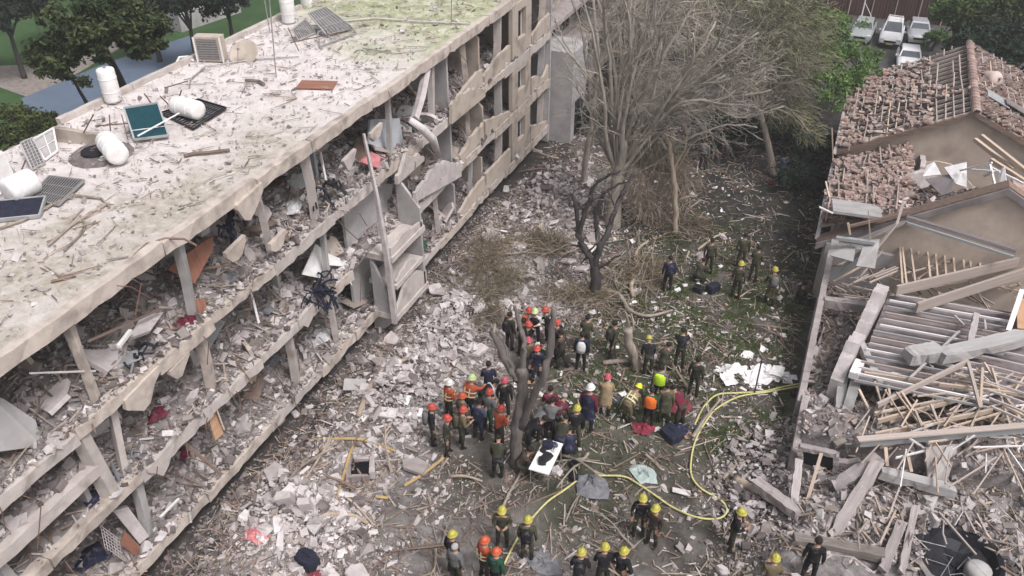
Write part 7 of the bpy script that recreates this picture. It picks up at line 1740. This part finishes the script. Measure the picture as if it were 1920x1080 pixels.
CH = [chunk_mesh(m_, i) for i, m_ in enumerate(['conc', 'conc_pale', 'conc_pale', 'conc', 'conc_white', 'conc_dark', 'conc', 'conc_pale', 'conc_brown'])]
TONE = ['grey', 'pale', 'pale', 'grey', 'whitish', 'dark', 'grey', 'pale', 'brownish']
def where(x, y):
    if x > -1.5: return 'at the foot of the right-hand wreck'
    if x < -10.5: return 'in the rubble under the near half of the gutted block' if y < 18 else 'in the rubble beside the balcony tower' if y < 29 else 'in the rubble under the far half of the block'
    return 'on the cleared ground round the front rescuers' if y < 17 else 'on the ground round the crowd and broken tree' if y < 26 else 'on the grass round the charred tree and rear soldiers'
def chunk(x, y, z, s, label, group, tilt=.35):
    k = random.randrange(len(CH)); label = label.replace('broken', TONE[k]); group = TONE[k] + ' ' + group
    o = link('concrete_chunk', CH[k], label=label, cat='concrete chunk', group=group)
    o.location = (x, y, z + s * .12); o.scale = (s * random.uniform(.8, 1.4), s * random.uniform(.8, 1.2), s * random.uniform(.7, 1.2)); o.rotation_euler = (random.gauss(0, tilt), random.gauss(0, tilt), random.uniform(0, 6.28))
def courtyard_density(x, y):
    n = fbm(x * .6 + 3, y * .6)
    d = .16 + .9 * sstep(-9.6, -11.8, x + 3 * (n - .5)) * sstep(38, 31, y) + .55 * np.exp(-(((x + 10.2) / 2.6) ** 2 + ((y - 25.5) / 4) ** 2)) + .5 * sstep(-1.2, 1.2, x) * sstep(24, 21, y)
    d = d + .25 * sstep(17, 13, y) + .3 * np.exp(-(((x + 12) / 3.0) ** 2 + ((y - 36) / 5) ** 2))
    d = d * (1 - .55 * sstep(-9.5, -7.5, x) * sstep(31, 35, y))
    return np.clip(d * (.12 + 2.6 * sstep(.36, .72, fbm(x * .9, y * .9 + 9))), 0, 1.3)
def court_samples(n, power=1.0):
    out = []
    while sum(len(o) for o in out) < n:
        x = rng.uniform(-14.6, 2.2, n * 2); y = rng.uniform(9.5, 46, n * 2)
        k = (rng.random(n * 2) < courtyard_density(x, y) ** power) & ~((x > .55) & (y > 23))
        out.append(np.stack([x[k], y[k]], 1))
    return np.concatenate(out)[:n]
c = court_samples(150, 1.5)
for x, y in c: chunk(x, y, gz(x, y), random.uniform(.2, .48), 'broken concrete chunk lying ' + where(x, y), 'concrete chunks ' + where(x, y))
FN = ['lowest', 'middle', 'top']
for fi in range(3):
    for _ in range(44):
        x = FX - .3 - random.random() ** 1.4 * 2.4; y = random.uniform(7, 31); z = float(heap_z(fi, np.array([x]), np.array([y]))[0])
        chunk(x, y, z, random.uniform(.22, .55), 'broken concrete chunk lying on the %s floor of the gutted block' % FN[fi] + (', nearer end' if y < 18 else ', beyond the middle'), 'concrete chunks on the %s floor' % FN[fi] + (', nearer end' if y < 18 else ', beyond the middle'), .6)
c = court_samples(60000)
n = len(c); s = power_sizes(n, .018, .17, 2.65)
S = np.stack([s * rng.uniform(.8, 1.9, n), s * rng.uniform(.6, 1.2, n), s * rng.uniform(.25, .7, n)], 1)
P = np.stack([c[:, 0], c[:, 1], gz_np(c[:, 0], c[:, 1]) + s * .12], 1)
left = (c[:, 0] < -8.3) & ((c[:, 0] > -13.3) | (rng.random(n) < .35))
scatter_boxes('rubble', P[left], S[left], RUB, tilt=.5, weights=[4, 4.4, 2.0, 1.8, .8], kind='stuff')
scatter_boxes('rubble', P[~left], S[~left] * .85, RUB, tilt=.5, weights=[2.2, .9, .3, 4, 3.6], kind='stuff')
c = court_samples(7800, .3); n = len(c); L_ = power_sizes(n, .15, 1.5, 2.1)
scatter_boxes('sticks', np.stack([c[:, 0], c[:, 1], gz_np(c[:, 0], c[:, 1]) + .04], 1), np.stack([L_, rng.uniform(.014, .045, n), rng.uniform(.012, .035, n)], 1), [M['debris_twig'], M['twig'], M['wood_dark'], M['conc_pale']], tilt=.16, jit=.12, weights=[3, 1, 5, .7], kind='stuff')
# dark grit along the foot of the block, pale heap under the tower, big plates
def patch(n, x0, x1, y0, y1, lo, hi, wts, nm='rubble', tilt=.5, dz=.12, cen=None, flat=1.0):
    if cen: x = rng.normal(cen[0], cen[2], n); y = rng.normal(cen[1], cen[3], n)
    else: x = rng.uniform(x0, x1, n); y = rng.uniform(y0, y1, n)
    s = power_sizes(n, lo, hi, 2.3); up = .5 * np.exp(-(((x - cen[0]) / cen[2] / 1.2) ** 2 + ((y - cen[1]) / cen[3] / 1.2) ** 2)) * rng.random(n) if cen else 0
    scatter_boxes(nm, np.stack([x, y, gz_np(x, y) + s * dz + up], 1), np.stack([s * rng.uniform(.8, 1.9, n), s * rng.uniform(.6, 1.2, n), s * rng.uniform(.25, .7, n) * flat], 1), RUB, tilt=tilt, weights=wts, kind='stuff')
patch(7500, -15.2, -12.6, 9, 34, .02, .2, [1.2, .5, .1, 5, 3])
patch(3000, 0, 0, 0, 0, .03, .34, [2, 4, 3, 1, .5], cen=(-12.0, 23.6, .9, 1.7))
patch(2200, 0, 0, 0, 0, .03, .30, [2, 4, 3, 1, .5], cen=(-12.2, 19.2, 1.0, 1.6))
patch(2200, 0, 0, 0, 0, .03, .32, [2, 4, 3, 1, .5], cen=(-12.0, 12.8, .9, .8))
patch(1800, 0, 0, 0, 0, .03, .30, [3, 4, 2, 2, .5], cen=(-12.2, 34.5, 1.2, 2.5))
patch(1600, 0, 0, 0, 0, .03, .30, [3, 3, 1, 2, 2], cen=(.2, 20.0, .9, 1.6))
n = 1300; x = rng.uniform(-15, -12.4, n); y = rng.uniform(9, 34, n)
scatter_boxes('sticks', np.stack([x, y, gz_np(x, y) + .04], 1), np.stack([power_sizes(n, .15, 1.0, 2.1), rng.uniform(.014, .04, n), rng.uniform(.012, .03, n)], 1), [M['debris_twig'], M['wood_dark'], M['conc_dark']], tilt=.2, jit=.12, kind='stuff')
PLT = ['flat pale slab fragment', 'flat grey slab fragment', 'flat whitish plaster plate']; PMS = []
for k, mt in enumerate(['conc_pale', 'conc', 'conc_white']):
    mb = MB(); poly = [Vector((random.uniform(.36, .6) * math.cos(a_), random.uniform(.3, .5) * math.sin(a_), 0)) for a_ in (0.1 + random.random(), 1.7, 2.4 + random.random(), 3.9, 5.1 + random.uniform(0, .7))]; mb.prism(poly, (0, 0, .11)); PMS.append(mb.mesh('slab_fragment', M[mt]))
c = court_samples(200, 2.0); c = c[((c[:, 0] < -8.5) | (c[:, 0] > -.8)) & (np.hypot(c[:, 0] + 12, c[:, 1] - 15.6) > 1.5) & (np.hypot(c[:, 0] + 12, c[:, 1] - 18.7) > 1.3)][:58]
for x, y in c:
    k = random.randrange(3); s = random.uniform(.5, 1.15); o = link('slab_fragment', PMS[k], label=PLT[k] + ' lying ' + where(x, y), cat='slab fragment', group=PLT[k] + 's ' + where(x, y))
    o.location = (x, y, gz(x, y) + .1); o.scale = (s, s * random.uniform(.6, 1.1), s * .9); o.rotation_euler = (random.gauss(0, .3), random.gauss(0, .3), random.uniform(0, 6.28))
# paler scraps on the grass and in the dark yard
n = 520; x = rng.uniform(-9.5, .3, n); y = 21 + rng.random(n) ** 1.6 * 20; s = power_sizes(n, .04, .22, 2.2)
scatter_boxes('scraps', np.stack([x, y, gz_np(x, y) + .03], 1), np.stack([s * 1.5, s, s * .12], 1), [M['whitesheet'], M['conc_white'], M['tan'], M['bluegrey']], tilt=.3, weights=[3, 5, 1, 1], kind='stuff')
# rough grass and leaf litter
n = 26000; x = rng.uniform(-9, .5, n); y = rng.uniform(17, 42, n)
d_, g_ = region_masks(x, y); k = rng.random(n) < g_ * .9; x, y = x[k], y[k]; n = len(x)
th = rng.uniform(0, 6.28, n); h_ = rng.uniform(.05, .16, n); ww = rng.uniform(.015, .04, n); lean = rng.normal(0, .06, (n, 2)); z = gz_np(x, y)
V = np.stack([np.stack([x - ww * np.cos(th), y - ww * np.sin(th), z], 1), np.stack([x + ww * np.cos(th), y + ww * np.sin(th), z], 1), np.stack([x + lean[:, 0], y + lean[:, 1], z + h_], 1)], 1).reshape(-1, 3)
M['blade'] = pmat('grass_blade', (.080, .105, .032), (.042, .058, .020), .8, island=.4, bump=0)
link('grass', np_mesh('grass', V, np.arange(n * 3).reshape(n, 3), M['blade']), kind='stuff')
# broken branches strewn on the ground, each its own thing
BM = []
for k in range(5):
    mb = MB(); q = wander((-.5, 0, 0), (1, 0, .05), 1.0, 6, .14, (0, 0, -.02)); mb.tube(q, taper(7, .035, .012), 5)
    for _ in range(4):
        i = random.randint(1, 5); mb.tube(wander(q[i], (random.uniform(.2, 1), random.uniform(-1, 1), random.uniform(0, .5)), random.uniform(.15, .4), 3, .15), taper(4, .016, .006), 3)
    BM.append(mb.mesh('broken_branch', M[['bark_pale', 'bark', 'wood_dark', 'bark_pale', 'debris_twig'][k]]))
c = court_samples(90, .3)
for x, y in c:
    o = link('broken_branch', random.choice(BM), label='broken branch lying ' + where(x, y), cat='branch', group='broken branches ' + where(x, y)); s = random.uniform(.8, 2.4)
    o.location = (x, y, gz(x, y) + .06); o.scale = (s, s * .8, s * .8); o.rotation_euler = (random.gauss(0, .1), random.gauss(0, .08), random.uniform(0, 6.28))

# ------------------------------------------------------------------ dusty air
hm = bpy.data.materials.new('haze'); hm.use_nodes = True; t = hm.node_tree; t.nodes.remove(t.nodes['Principled BSDF'])
pv = t.nodes.new('ShaderNodeVolumePrincipled'); pv.inputs['Color'].default_value = (.92, .91, .92, 1); pv.inputs['Density'].default_value = .0011; pv.inputs['Anisotropy'].default_value = .1
t.links.new(pv.outputs[0], t.nodes['Material Output'].inputs['Volume'])
mb = MB(); mb.box((-20, 45, 10.75), (1500, 1500, 24.5)); mb.build('haze', hm, kind='stuff')
